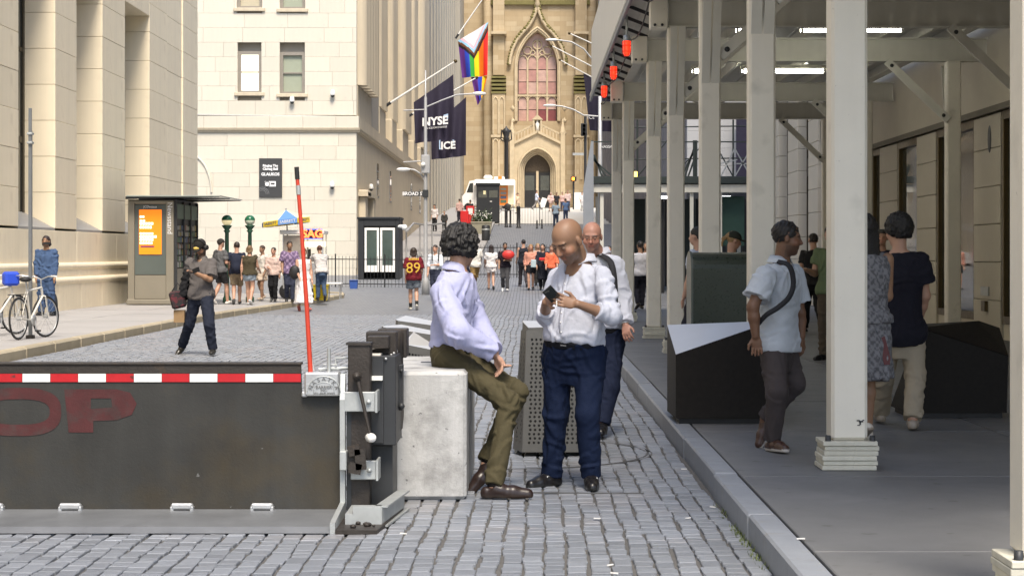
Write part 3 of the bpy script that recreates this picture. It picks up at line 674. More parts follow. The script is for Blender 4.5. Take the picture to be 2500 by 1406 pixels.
# ================================================================== limestone building on the left
AX = -11.5
def aD(px): return AX*F/(px-CX)
M['lime'] = mat('limestone', (.83, .73, .545), .8, var=.08, scale=1.2, bump=.0012, bscale=90, rnd=.03, streak=.09, spots=[((.68, .58, .42), 1.5, .6, .8)])
M['limej'] = mat('limestone_joint', (.48, .41, .29), .9, var=.1)
M['limed'] = mat('weathered_sill', (.32, .31, .29), .8, var=.15)
M['frame'] = mat('bronze_window_frame', (.045, .036, .022), .5, .3, var=.3)
la = thing('limestone_building', 'cream limestone building on the left with deep window bays between tall piers', 'building', (AX, 48, .14))
ZS = 2.14; CRS = .872
piers = [(aD(-170), aD(-95)), (aD(-55), aD(45)), (aD(135), aD(187)), (aD(250), aD(305)), (aD(365), aD(480)+.2)]
MB().box(AX-6, AX-.9, 30, piers[-1][1]-.05, .1, 20).build('core_wall', M['limej'], la)
MB().box(AX-6, AX-.02, -25, piers[0][0]-.01, .1, 20).build('side_wall', M['lime'], la)
LZ = 8.72
for d0, d1 in piers:
    nb = 3 if d1-d0 > 5 else 1
    for k in range(14):
        z = ZS+k*CRS
        for i in range(nb):
            a, b_ = d0+(d1-d0)*i/nb, d0+(d1-d0)*(i+1)/nb; j = rng.uniform(-.003, .003)
            dep = .95
            MB().box(AX-dep, AX+j-(.05 if nb == 3 and i == 1 else 0), a+.003*(i > 0), b_-.003*(i < nb-1), z+.005, z+CRS-.005, .006).build('stone', M['lime'], la)
bays = list(zip([p[1] for p in piers[:-1]], [p[0] for p in piers[1:]]))
for d0, d1 in bays:
    # sloping sill, bronze frame, glass, lintel
    MB().prism([(AX-.02, d0, ZS+.002), (AX-.02, d1, ZS+.002), (AX-.02, d1, ZS+.012), (AX-.02, d0, ZS+.012)], (-.01, 0, 0)).build('sill_edge', M['limed'], la)
    MB().convex([(AX-.01, d0+.004, ZS-.05), (AX-.01, d1-.004, ZS-.05), (AX-.78, d0+.004, ZS-.05), (AX-.78, d1-.004, ZS-.05), (AX-.01, d0+.004, ZS), (AX-.01, d1-.004, ZS), (AX-.78, d0+.004, ZS+.4), (AX-.78, d1-.004, ZS+.4)],
                [(0, 1, 5, 4), (1, 3, 7, 5), (2, 3, 7, 6), (0, 2, 6, 4), (4, 5, 7, 6), (0, 1, 3, 2)]).build('sill', M['limed'], la)
    w = thing('x', None, None, (0, 0, 0)) if False else MB().box(AX-.80, AX-.74, d1-.16, d1-.005, ZS+.3, LZ)
    w.box(AX-.80, AX-.74, d0+.005, d0+.12, ZS+.3, LZ).box(AX-.79, AX-.75, d0, d1, 4.2, 4.35).box(AX-.79, AX-.75, d0, d1, 6.4, 6.5)
    wf = w.build('window_frame', M['frame'], la)
    MB().box(AX-.785, AX-.775, d0+.1, d1-.1, ZS+.3, LZ).build('pane', M['glass'], wf)
    MB().box(AX-.85, AX-.001, d0+.004, d1-.004, LZ, LZ+4.5, .01).build('lintel', M['lime'], la)
# courses under the sill, two round mouldings and plinth
ye = piers[-1][1]
y = 30.0; k = 0
edges = [30]+[d for p in piers for d in p][2:]+[ye]
ee = sorted(set([30.0, 33, 36, 38.8]+[p for p in np.arange(41, ye-1, 2.3)]+[ye]))
for a, b_ in zip(ee[:-1], ee[1:]):
    MB().box(AX-.9, AX+rng.uniform(-.002, .003), a+.003, b_-.003, 1.28, ZS-.055, .006).build('stone', M['lime'], la)
    MB().box(AX-.9, AX+.06, a+.003, b_-.003, .92, 1.16, .01).build('stone', M['lime'], la)
    MB().box(AX-.9, AX+.12, a+.003, b_-.003, .12, .80, .01).build('plinth_stone', M['lime'] if b_ < ye-.1 else M['limed'], la)
for zc, out, r in ((1.21, .03, .075), (.86, .09, .075)):
    MB().tube([(AX+out-.03, 30, zc), (AX+out-.03, ye, zc)], r+.02, 14).build('moulding', M['lime'], la)
# ================================================================== marble corner building
ND = 80.0; NX = -7.33
M['marble'] = mat('white_marble', (.645, .60, .50), .6, var=.07, scale=.8, bump=.0008, bscale=40, rnd=.05, col2=(.50, .475, .42), thr=(.58, .70), s2=1.1, streak=.05)
M['marblej'] = mat('marble_joint', (.36, .33, .28), .9, var=.1)
M['greystone'] = mat('side_limestone', (.57, .49, .36), .8, var=.14, scale=.7, streak=.2, rnd=.03, bump=.002, bscale=8)
ny = thing('marble_building', 'white marble corner building with plain ashlar front and pilastered side', 'building', (-10, ND+1, .5))
wins = [(580, 638, 125, 226), (683, 744, 127, 229), (578, 640, -85, 20), (683, 745, -83, 22)]
op = [(wx(a, ND), wx(b_, ND), wz(d, ND), wz(c, ND)) for a, b_, c, d in wins]
MB().box(-22, NX-.02, ND+.32, ND+14, .2, 26).build('core_wall', M['marblej'], ny)
CZ0, CZ1 = wz(318, ND), wz(283, ND)
def block_rows(x0, x1, z0, z1, y, dep, crs, wlo, whi, ops, m, parent, name='stone'):
    z = z0; row = 0
    n = max(1, round((z1-z0)/crs)); crs = (z1-z0)/n
    for r_ in range(n):
        za, zb = z0+r_*crs, z0+(r_+1)*crs; x = x0-rng.uniform(0, wlo*.6)
        while x < x1:
            w_ = rng.uniform(wlo, whi); a, b_ = max(x, x0), min(x+w_, x1); x += w_
            segs = [(a, b_)]
            for o in ops:
                if o[3] > za+.02 and o[2] < zb-.02:
                    ns = []
                    for s, e in segs:
                        if e <= o[0] or s >= o[1]: ns.append((s, e))
                        else:
                            if s < o[0]: ns.append((s, o[0]))
                            if e > o[1]: ns.append((o[1], e))
                    segs = ns
            for s, e in segs:
                if e-s > .06: MB().box(s+.003, e-.003, y+rng.uniform(-.003, .003), y+dep, za+.003, zb-.003, .004).build(name, m, parent)
block_rows(-15.2, NX, CZ1+.02, 13.6, ND, .3, .597, 1.0, 2.0, op, M['marble'], ny)
block_rows(-15.2, NX, .35, CZ0-.1, ND, .3, .6, 1.1, 1.9, [], M['marble'], ny)
MB().box(-22, NX, ND, ND+.3, 13.61, 26).build('upper_wall', M['marble'], ny)
for i, a in enumerate(np.arange(-15.2, NX-.3, 1.4)): MB().box(a+.003, min(a+1.397, NX+.1), ND-.10, ND+.3, CZ0+.08, CZ1-.02, .01).build('band_stone', M['marble'], ny)
pr = [(0, CZ0-.1), (-.05, CZ0-.1), (-.07, CZ0-.04), (-.13, CZ0), (-.15, CZ0+.07), (0, CZ0+.07)]
MB().prism([(-15.2, ND+y_, z_) for y_, z_ in pr], (15.2+NX+.13, 0, 0)).build('cornice_moulding', M['greystone'], ny)
MB().tube([P(480, 281, ND-.05), P(740, 284, ND-.05), P(868, 286, ND-.05)], .03, 6).build('conduit', M['pole'], ny)
lit = mat('lit_window_shade', (1, .9, .7), .6, var=.15, scale=3, emit=.9); shade = mat('green_window_shade', (.33, .36, .27), .35, var=.12, scale=4, spec=.8)
lows = mat('reflecting_pane', (.5, .45, .33), .3, var=.2, scale=2)
for i, o in enumerate(op):
    x0, x1, z0, z1 = o; wf = MB().box(x0, x0+.13, ND+.12, ND+.3, z0, z1); wf.box(x1-.13, x1, ND+.12, ND+.3, z0, z1).box(x0+.13, x1-.13, ND+.12, ND+.3, z1-.14, z1).box(x0+.13, x1-.13, ND+.12, ND+.3, z0, z0+.09).box(x0+.1, x1-.1, ND+.16, ND+.3, (z0+z1)/2-.03, (z0+z1)/2+.03)
    w = wf.build('window_frame', mat('grey_sash', (.26, .235, .2), .6, var=.15), ny)
    for q, (a, b_) in enumerate(((z0+.09, (z0+z1)/2-.03), ((z0+z1)/2+.03, z1-.14))):
        MB().box(x0+.12, x1-.12, ND+.23, ND+.24, a, b_).build('pane', [lit, shade, lows, shade][i], w)
    MB().box(x0-.13, x1+.13, ND-.09, ND+.1, z0-.15, z0-.002, .015).build('sill', M['limed'] if False else M['greystone'], ny)
# side along the street
M['sidej'] = M['greystone']
MB().box(NX-.3, NX, ND+.3, 133, .3, CZ0-.1).build('side_lower_wall', M['greystone'], ny)
MB().prism([(NX-y_, ND, z_) for y_, z_ in pr], (0, 53, 0)).build('cornice_moulding', M['greystone'], ny)
MB().box(NX-.4, NX+.1, ND+.3, 133, CZ0+.071, CZ1-.02).build('side_band', M['greystone'], ny)
MB().box(NX-1.2, NX-.42, ND+.3, 133, CZ1-.02, 26).build('side_recess_wall', M['greystone'], ny)
sp = [(ND+.3, 87.4), (92, 96), (100.6, 104), (109, 114), (119.6, 123), (127, 133)]
for a, b_ in sp:
    MB().box(NX-.42, NX+.02, a, b_, CZ1-.02, CZ1+1.35, .05).build('pedestal', M['greystone'], ny)
    c = (b_-a)/5
    for i in range(5): MB().tube([(NX-.2, a+c*(i+.5), CZ1+1.35), (NX-.2, a+c*(i+.5), 26)], c*.44, 10).build('flute', M['greystone'], ny)
for a, b_ in zip([p[1] for p in sp[:-1]], [p[0] for p in sp[1:]]):
    f_ = MB().box(NX-.42, NX-.36, a+.25, b_-.25, CZ1+.12, CZ1+1.3).build('window_frame', M['frame'], ny)
    for i in range(3):
        w_ = (b_-a-.7)/3; MB().box(NX-.359, NX-.35, a+.35+i*w_, a+.25+(i+1)*w_, CZ1+.2, CZ1+1.22).build('pane', M['glass'], f_)
    MB().box(NX-.42, NX-.1, a, b_, CZ1-.01, CZ1+.1).build('ledge', M['greystone'], ny)
for px in (922, 953, 1004, 1025):
    d = NX*F/(px-CX); w_ = .75; s = MB().box(NX, NX+.012, d-w_, d+w_, wz(483, 91), wz(402, 91)).build('slit_frame', M['limed'], ny)
    for q in range(4): MB().box(NX+.012, NX+.02, d-w_*.6, d+w_*.6, wz(483, 91)+.08+q*.41, wz(483, 91)+.08+q*.41+.34).build('pane', M['glass'], s)
# doorway surround round the corner
b = MB().box(NX, NX+.3, ND+1, ND+2.2, .4, wz(480, 81), .03); b.box(NX, NX+.42, ND+.8, ND+2.4, wz(480, 81), wz(464, 81), .04); b.box(NX, NX+.36, ND+4.5, ND+5.6, .4, wz(480, 81), .03); b.box(NX, NX+.42, ND+.8, ND+5.8, wz(480, 81)+.01, wz(470, 81)); b.build('door_surround', M['greystone'], ny)
MB().box(NX, NX+.02, ND+2.2, ND+4.5, .4, wz(485, 81)).build('door', M['frame'], ny)
# arched moulding at the far left of the marble front
MB().tube([(wx(462, ND)+1.05*math.cos(R(a))*.9, ND-.02, wz(470, ND)+1.6*math.sin(R(a))) for a in range(0, 100, 8)], .05, 6).build('arch_moulding', M['marble'], ny)
# taller building beyond it
M['drab'] = mat('drab_limestone', (.36, .33, .275), .85, var=.12, scale=.5, streak=.15)
fb = thing('tall_stone_building', 'tall drab limestone building beyond the marble one, ribbed with shallow pilasters', 'building', (-7.3, 158, 3))
MB().box(-20, -7.35, 133.2, 183, 2, 40).build('wall', M['drab'], fb)
for d in np.arange(134, 182, 4.4): MB().box(-7.35, -7.1, d, d+2.2, 3, 40).build('pilaster', M['drab'], fb)
for d in (138.3, 146, 154): 
    for z in (19.3, 25): 
        f_ = MB().box(-7.35, -7.33, d, d+1.6, z, z+2.6).build('window_frame', M['frame'], fb); MB().box(-7.33, -7.32, d+.2, d+1.4, z+.15, z+2.4).build('pane', M['glass'], f_)
MB().box(-7.6, -7.32, 182.5, 183.6, 4.2, 40).build('corner_strip', M['marble'], fb)
# poster on the marble wall
po = thing('wall_poster', 'dark grey poster board with white lettering fixed to the marble wall', 'poster', (wx(660, ND), ND-.06, wz(482, ND)))
M['poster'] = mat('poster_grey', (.045, .046, .048), .6, var=.1)
MB().box(wx(633, ND), wx(689, ND), ND-.06, ND-.005, wz(482, ND), wz(387, ND), .006).build('board', M['poster'], po)
for tx, sz, py in (('Ringing The', .135, 405), ('Closing Bell', .135, 413), ('GLAUKOS', .17, 426)): text(tx, sz, P(660, py, ND-.066), M['whitetext'], po, bold=.008)
b = MB().box(wx(647, ND), wx(674, ND), ND-.075, ND-.06, wz(456, ND), wz(443, ND), .005); b.build('badge', M['whitetext'], po)
b = MB(); b.tube([(wx(653, ND)+.11*math.cos(a*.4), ND-.078, wz(449.5, ND)+.11*math.sin(a*.4)) for a in range(17)], .014, 5); b.box(wx(662, ND), wx(671, ND), ND-.08, ND-.0755, wz(451, ND), wz(447, ND)); b.build('badge_mark', M['poster'], po)
b = MB()
for r_ in (.16, .22, .28): b.tube([(wx(641, ND)+r_*math.cos(a), ND-.062, wz(474, ND)+r_*math.sin(a)) for a in np.arange(0, 2.3, .15)], .006, 4)
b.build('bell_outline', M['greytext'], po)
def dome_cam(px, py, D, lab, sc=1.0):
    c = P(px, py, D); t = thing('security_camera', lab, 'camera', c-Vector((0, .1, .15*sc)), 'white dome cameras on the walls')
    x, y_, z = c.x, c.y-.14*sc, c.z
    MB().lathe([(0, .2), (.07, .19), (.1, .1), (.11, 0), (.1, -.04), (0, -.04)], (x, y_, z), 14).build('housing', M['white'], t)
    MB().ball((x, y_, z-.05*sc), .085, 12, 8).build('dome', M['glass'], t)
    MB().box(x-.03, x+.03, y_, c.y, z+.14, z+.2).build('bracket', M['white'], t)
dome_cam(714, 248, ND, 'white dome camera under the right window sill of the marble wall')
dome_cam(813, 232, ND, 'white dome camera high on the marble wall near the corner')
dome_cam(812, 455, ND, 'white dome camera low on the marble wall near the corner')
c = P(905, 460, ND+7); dome_cam(907, 460, 86.6, 'white dome camera on the side wall round the marble corner')

# ================================================================== newsstand
nd = 50.9; gzn = .16
ns = thing('newsstand', 'grey metal newsstand kiosk with glowing orange screen and glass roof', 'kiosk', (-10.3, 52.6, gzn))
M['nsm'] = mat('newsstand_metal', (.27, .245, .195), .4, .35, var=.12, scale=2)
M['nsg'] = mat('newsstand_glass_panel', (.09, .11, .105), .2, var=.15, scale=1.5, spec=.7)
x0, x1 = wx(312, nd), wx(424, nd); zt = wz(490, nd)
b = MB().box(x0, x1, nd+.08, nd+3.4, gzn, zt); b.build('body', mat('newsstand_inside', (.1, .1, .095), .7), ns)
b = MB().box(x0, wx(328, nd), nd, nd+.09, gzn, zt, .01).box(wx(405, nd), x1, nd, nd+.09, gzn, zt, .01).box(wx(328, nd), wx(405, nd), nd, nd+.09, wz(498, nd), zt, .01); b.build('frame', M['nsm'], ns)
MB().box(wx(328, nd)+.003, wx(405, nd)-.003, nd+.03, nd+.09, gzn+.15, wz(672, nd), .006).build('lower_panel', M['nsm'], ns)
MB().box(wx(328, nd)+.003, wx(405, nd)-.003, nd+.04, nd+.09, wz(670, nd), wz(500, nd)).build('poster_glass', M['nsg'], ns)
b = MB().box(x0-.03, x1+.03, nd-.06, nd+.1, gzn, gzn+.14, .02); b.build('base', M['nsm'], ns)
sc_ = MB().box(wx(339, nd), wx(394, nd), nd+.02, nd+.039, wz(621, nd), wz(512, nd)).build('screen', mat('orange_screen', (.9, .2, .006), .4, var=.12, scale=2, emit=.42), ns)
wt = mat('screen_white', (1, .9, .7), .4, var=.02, emit=.8)
for py, w_, h_ in ((527, 12, 5), (537, 14, 5), (543, 34, 6), (552, 30, 6), (568, 34, 5), (575, 42, 6), (583, 34, 5), (591, 32, 5)):
    b = MB(); n = max(2, int(w_/6)); cw_ = w_/n
    for i in range(n): b.box(wx(341+i*cw_, nd), wx(341+(i+.8)*cw_, nd), nd+.015, nd+.0195, wz(py+h_, nd), wz(py, nd))
    b.build('screen_text', wt, sc_)
MB().box(wx(343, nd), wx(376, nd), nd+.015, nd+.0195, wz(604, nd), wz(600, nd)).build('screen_text', mat('screen_dark', (.1, .03, .12), .5), sc_)
text('Newsstand', .19, (wx(414.5, nd), nd-.004, wz(533, nd)), M['whitetext'], ns, xdir=(0, 0, -1), updir=(1, 0, 0))
text('JCDecaux', .09, (wx(366, nd), nd+.036, wz(505, nd)), M['whitetext'], ns)
# street side with goods behind glass
sx = x1
for z0_, z1_, m_, nm in ((wz(535, 52), wz(500, 52), mat('green_fascia', (.16, .21, .16), .6, var=.1), 'fascia'), (gzn, wz(655, 52), M['nsm'], 'counter')): MB().box(sx+.003, sx+.05, nd+.2, nd+3.3, z0_, z1_).build(nm, m_, ns)
for d in (nd+.12, nd+1.25, nd+2.3, nd+3.35): MB().box(sx+.004, sx+.07, d-.04, d+.04, gzn, zt).build('mullion', M['dark'], ns)
gcols = [mat('goods_%d' % i, c, .6, var=.3, scale=20) for i, c in enumerate(((.3, .3, .3), (.2, .09, .06), (.08, .12, .2), (.3, .24, .08), (.09, .15, .09), (.36, .34, .28), (.03, .03, .03)))]
for r_ in range(7):
    z = gzn+1.0+r_*.17; d = nd+.25
    while d < nd+3.2:
        w_ = rng.uniform(.1, .25); MB().box(sx+.004, sx+.03, d, d+w_-.02, z, z+rng.uniform(.1, .155)).build('packet', rng.choice(gcols), ns); d += w_
rf = MB().box(wx(315, nd), wx(558, 52)-.0, nd-.35, nd+3.6, zt+.1, zt+.13).build('glass_roof', mat('roof_glass', (.3, .34, .32), .15, var=.1, spec=.9), ns)
for d in (nd-.3, nd+1.4, nd+3.4): MB().prism([(x0, d, zt+.03), (wx(556, 52), d, zt+.085), (wx(556, 52), d, zt+.1), (x0, d, zt+.1)], (0, .06, 0)).build('roof_bracket', M['dark'], rf)
MB().box(x0, x1+.05, nd+.02, nd+3.4, zt, zt+.03).build('top_plate', M['dark'], ns)

# ================================================================== subway globes
def globe_post(px, D, lab, m_low):
    t = thing('globe_lamp', lab, 'lamp', (wx(px, D), D, .15), 'green subway globes'); x = wx(px, D); zc = wz(538, D)
    g = mat('green_iron', (.025, .085, .05), .45, var=.15)
    MB().lathe([(0, 0), (.12, 0), (.12, .12), (.08, .2), (.07, .4), (.055, zc-.15-.35), (.1, zc-.15-.3), (.06, zc-.15-.27), (.13, zc-.15-.18), (.15, zc-.15-.15), (.07, zc-.15-.13), (0, zc-.15-.13)], (x, D, .15), 16).build('post', g, t)
    up = [(.15*math.sin(R(a)), .15*math.cos(R(a))) for a in range(0, 91, 15)]; lo = [(.148*math.sin(R(a)), .148*math.cos(R(a))) for a in range(90, 181, 15)]
    MB().lathe(up, (x, D, zc), 20).build('upper_globe', mat('green_glass', (.02, .12, .06), .15, var=.1), t); MB().lathe(lo, (x, D, zc), 20).build('lower_globe', m_low, t)
globe_post(554, 53, 'left subway lamp with green top and cream lower half', mat('cream_globe', (.85, .72, .42), .25, var=.05, emit=.25))
globe_post(610, 54, 'right subway lamp with green top and pale lower half', mat('pale_globe', (.6, .66, .52), .25, var=.05))
# ================================================================== hot dog cart with umbrella
cdn = 56.5; ct = thing('food_cart', 'steel hot dog cart with a red lettered light sign under a parasol', 'cart', (wx(738, cdn), cdn+.5, .16))
X = lambda px: wx(px, cdn); Z = lambda py: wz(py, cdn)
MB().box(X(690), X(790), cdn, cdn+1, Z(705), Z(640), .02).build('body', M['chrome'], ct)
b = MB()
for px in (690, 740, 786): b.box(X(px), X(px)+.04, cdn, cdn+.04, Z(641), Z(572)); b.box(X(px), X(px)+.04, cdn+.95, cdn+.99, Z(641), Z(572))
b.build('frame', M['chrome'], ct)
MB().box(X(684), X(792), cdn-.1, cdn+1.1, Z(572), Z(562), .02).build('canopy', M['white'], ct)
MB().box(X(692), X(738), cdn-.012, cdn-.004, Z(635), Z(575)).build('side_glass', mat('cart_glass', (.28, .25, .22), .12, var=.4, scale=4, spec=.8), ct)
s = MB().box(X(742), X(788), cdn-.2, cdn-.1, Z(584), Z(559), .01).build('light_sign', mat('sign_black', (.02, .01, .03), .4), ct)
text('SAG', .33, P(763, 571.5, cdn-.215), mat('red_led', (1, .12, .03), .4, var=.02, emit=2.2), s, bold=.012)
b = MB()
for i in range(14):
    for py in (560.5, 583): b.box(X(743.5+i*3.3), X(745+i*3.3), cdn-.21, cdn-.2, Z(py+.6), Z(py-.6))
b.build('led_border', mat('blue_led', (.15, .25, 1), .4, emit=2), s)
MB().box(X(744), X(788), cdn-.1, cdn+.9, Z(603), Z(589), .02).build('hot_shelf', mat('lit_shelf', (1, .85, .55), .5, emit=.7), ct)
for k, px in enumerate(range(696, 786, 9)): MB().box(X(px), X(px+6), cdn+.2, cdn+.35, Z(640), Z(640)+rng.uniform(.15, .4)).build('goods', gcols[k % 7], ct)
for px in (700, 775):
    w_ = MB().lathe([(.0, .03), (.22, .03), (.24, 0), (.22, -.03), (0, -.03)], (X(px), cdn+.05, .16+.24), 16, (0, 1, 0)).build('wheel', M['black'], ct)
um = thing('parasol', 'yellow and blue cart parasol with printed valance over the food cart', 'umbrella', (X(703), cdn+.3, Z(640)))
apx = Vector((X(695), cdn+.3, Z(512))); M['uy'] = mat('yellow_vinyl', (.72, .52, .03), .5, var=.08); M['ub'] = mat('blue_vinyl', (.10, .24, .55), .5, var=.08); M['uw'] = mat('pale_yellow_vinyl', (.75, .68, .42), .5, var=.06)
MB().tube([apx, (X(703), cdn+.3, Z(640))], .02, 8).build('pole', M['pole'], um)
MB().ball(apx+Vector((0, 0, .03)), .03, 8, 6).build('finial', M['pole'], um)
tilt = Vector((.0, 0, 0)); rad = .74
def rim(k, zoff=0):
    a = 2*math.pi*(k+.25)/8-math.pi/2; return apx+Vector((rad*math.cos(a), rad*math.sin(a), -.30-.05*math.sin(a)*0+.09*math.cos(a)+zoff))
cols = [M['ub'], M['uy'], M['uy'], M['ub'], M['uy'], M['uw'], M['ub'], M['uy']]
for k in range(8):
    a, b_ = rim(k-.5), rim(k+.5); m_ = cols[k] if k in (0, 3, 6) else M['uw'] if k != 7 else M['uw']
    pn = MB().prism([apx, a, b_], (0, 0, -.006)).build('panel', [M['ub'], M['uw'], M['uw'], M['ub'], M['uw'], M['uw'], M['ub'], M['uw']][k], um)
    o2 = (a+b_)/2-apx; o2.z = 0; o2.normalize()
    MB().prism([a+o2*.004, b_+o2*.004, b_+o2*.02+Vector((0, 0, -.15)), a+o2*.02+Vector((0, 0, -.15))], -o2*.005).build('valance', cols[k], um)
    if k in (0, 1, 7, 6):
        mid = (a+b_)/2+o2*.022+Vector((0, 0, -.075)); text('SABRETT', .12, mid, mat('valance_print', (.03, .06, .2), .6) if k != 0 else M['whitetext'], um, xdir=(b_-a), updir=(0, 0, 1))
for lab, px, D, w_, h_, c in (('yellow plastic bin beside the food cart', 782, 55.4, .42, .46, (.75, .55, .0)), ('blue drinks cooler on the pavement by the guard booth fence', 863, 68.5, .3, .32, (.03, .08, .3))):
    x = wx(px, D); g = gz(D)+(.13 if D < 63 else 0); t = thing('bin' if 'bin' in lab else 'cooler', lab, 'bin' if 'bin' in lab else 'cooler', (x, D, g))
    m_ = mat(lab.split()[0]+'_plastic', c, .4, var=.1)
    MB().prism([(x-w_*.42, D, g), (x+w_*.42, D, g), (x+w_*.5, D, g+h_*.9), (x-w_*.5, D, g+h_*.9)], (0, w_*.9, 0)).build('body', m_, t); MB().box(x-w_*.53, x+w_*.53, D-.03, D+w_*.95, g+h_*.9, g+h_, .02).build('lid', m_, t)
t = thing('folding_table', 'small pale folding table beside the yellow bin', 'table', (wx(815, 57.5), 57.5, .19)); D = 57.5
MB().box(wx(797, D), wx(833, D), D, D+.5, wz(694, D), wz(690, D), .008).build('top', M['white'], t)
for px in (800, 829):
    for dd in (.04, .44): MB().tube([(wx(px, D), D+dd, .15), (wx(px, D), D+dd, wz(693, D))], .015, 6).build('leg', M['pole'], t)

# ================================================================== guard booth and iron fence
gd = 76.0; g0 = gz(gd); gb = thing('guard_booth', 'black framed guard booth with white sash doors behind the iron fence', 'booth', (wx(924, gd), gd+1, g0))
X = lambda px: wx(px, gd); Z = lambda py: wz(py, gd)
M['booth'] = mat('charcoal_paint', (.022, .024, .027), .45, var=.2)
b = MB().box(X(874), X(888), gd, gd+2.1, g0, Z(535), .01).box(X(966), X(975), gd, gd+2.1, g0, Z(535), .01).box(X(888), X(966), gd, gd+2.1, Z(552), Z(535), .01).box(X(888), X(966), gd+2, gd+2.1, g0, Z(552)).box(X(888), X(966), gd, gd+2, g0, Z(680)); b.build('shell', M['booth'], gb)
MB().box(X(872), X(977), gd-.06, gd+2.2, Z(535), Z(530), .01).build('roof', M['booth'], gb)
for a, c in ((890, 925), (928, 964)):
    f_ = MB().box(X(a), X(a+5), gd+.02, gd+.08, Z(664), Z(556)).box(X(c-5), X(c), gd+.02, gd+.08, Z(664), Z(556)).box(X(a+5), X(c-5), gd+.02, gd+.08, Z(562), Z(556)).box(X(a+5), X(c-5), gd+.02, gd+.08, Z(664), Z(648)).build('door', M['white'], gb)
    MB().box(X(a+5), X(c-5), gd+.04, gd+.06, Z(648), Z(562)).build('pane', mat('booth_glass', (.06, .085, .075), .08, var=.4, scale=2, spec=.8), f_)
b = MB(); x, z = X(985), Z(553); b.tube([(x-.25, gd+.1, z), (x, gd-.1, z)], .07, 8); b.build('camera_arm', M['white'], gb); MB().ball((x+.05, gd-.12, z-.04), .12, 12, 8).build('camera_dome', M['white'], gb)
barm = MB().tube([(0, 0, 0), (0, 0, 1.05)], .009, 5).mesh('bar'); barm.materials.append(M['iron'])
def fence(lab, pts, h=1.15, step=.135, zlift=0.0):
    c = Vector(pts[0]); t = thing('iron_fence', lab, 'fence', (c.x, c.y, gz(c.y)+zlift), 'black iron railings')
    for (xa, ya), (xb, yb) in zip(pts[:-1], pts[1:]):
        L = math.hypot(xb-xa, yb-ya); n = int(L/step); za, zb = gz(ya)+zlift, gz(yb)+zlift
        for hh in (.12, h-.12): MB().bar((xa, ya, za+hh), (xb, yb, zb+hh), .02, .035).build('rail', M['iron'], t)
        for i in range(n+1):
            f = i/max(n, 1); p = Vector((xa+(xb-xa)*f, ya+(yb-ya)*f, za+(zb-za)*f))
            if i % 14 == 0:
                MB().tube([p, p+Vector((0, 0, h+.08))], .025, 6).build('post', M['iron'], t)
            else:
                o = bpy.data.objects.new('bar', barm); COL.objects.link(o); o.parent = t; o.location = p-wloc(t); o.scale = (1, 1, h/1.05)
    return t
fence('black iron railing in front of the guard booth and marble wall', [(wx(700, 70.5), 70.5), (wx(1000, 69.5), 69.5)])
fence('black iron railing right of the guard booth behind the pedestrians', [(wx(1010, 73), 73), (wx(1120, 73), 73)])
fence('black iron railing across the street behind the walking pedestrians', [(wx(1150, 78), 78), (wx(1350, 78), 78)], 1.35)
# sloping ramp rail on the far left pavement
t = thing('ramp_rail', 'pale curved ramp handrail rising behind the street pole', 'handrail', (-4.5, 95, gz(95)))
b = MB()
for s in (0, .9): b.tube([P(990+s*4, 565, 90), P(1010, 545, 92), P(1040, 520+30, 95), P(1085, 545, 98)], .045, 6)
for px, d in ((992, 90.5), (1025, 93.5), (1055, 96), (1083, 98)): b.tube([Vector((wx(px, d), d, gz(d))), Vector((wx(px, d), d, wz(550, d)))], .04, 6)
b.build('rail', M['pole'], t)

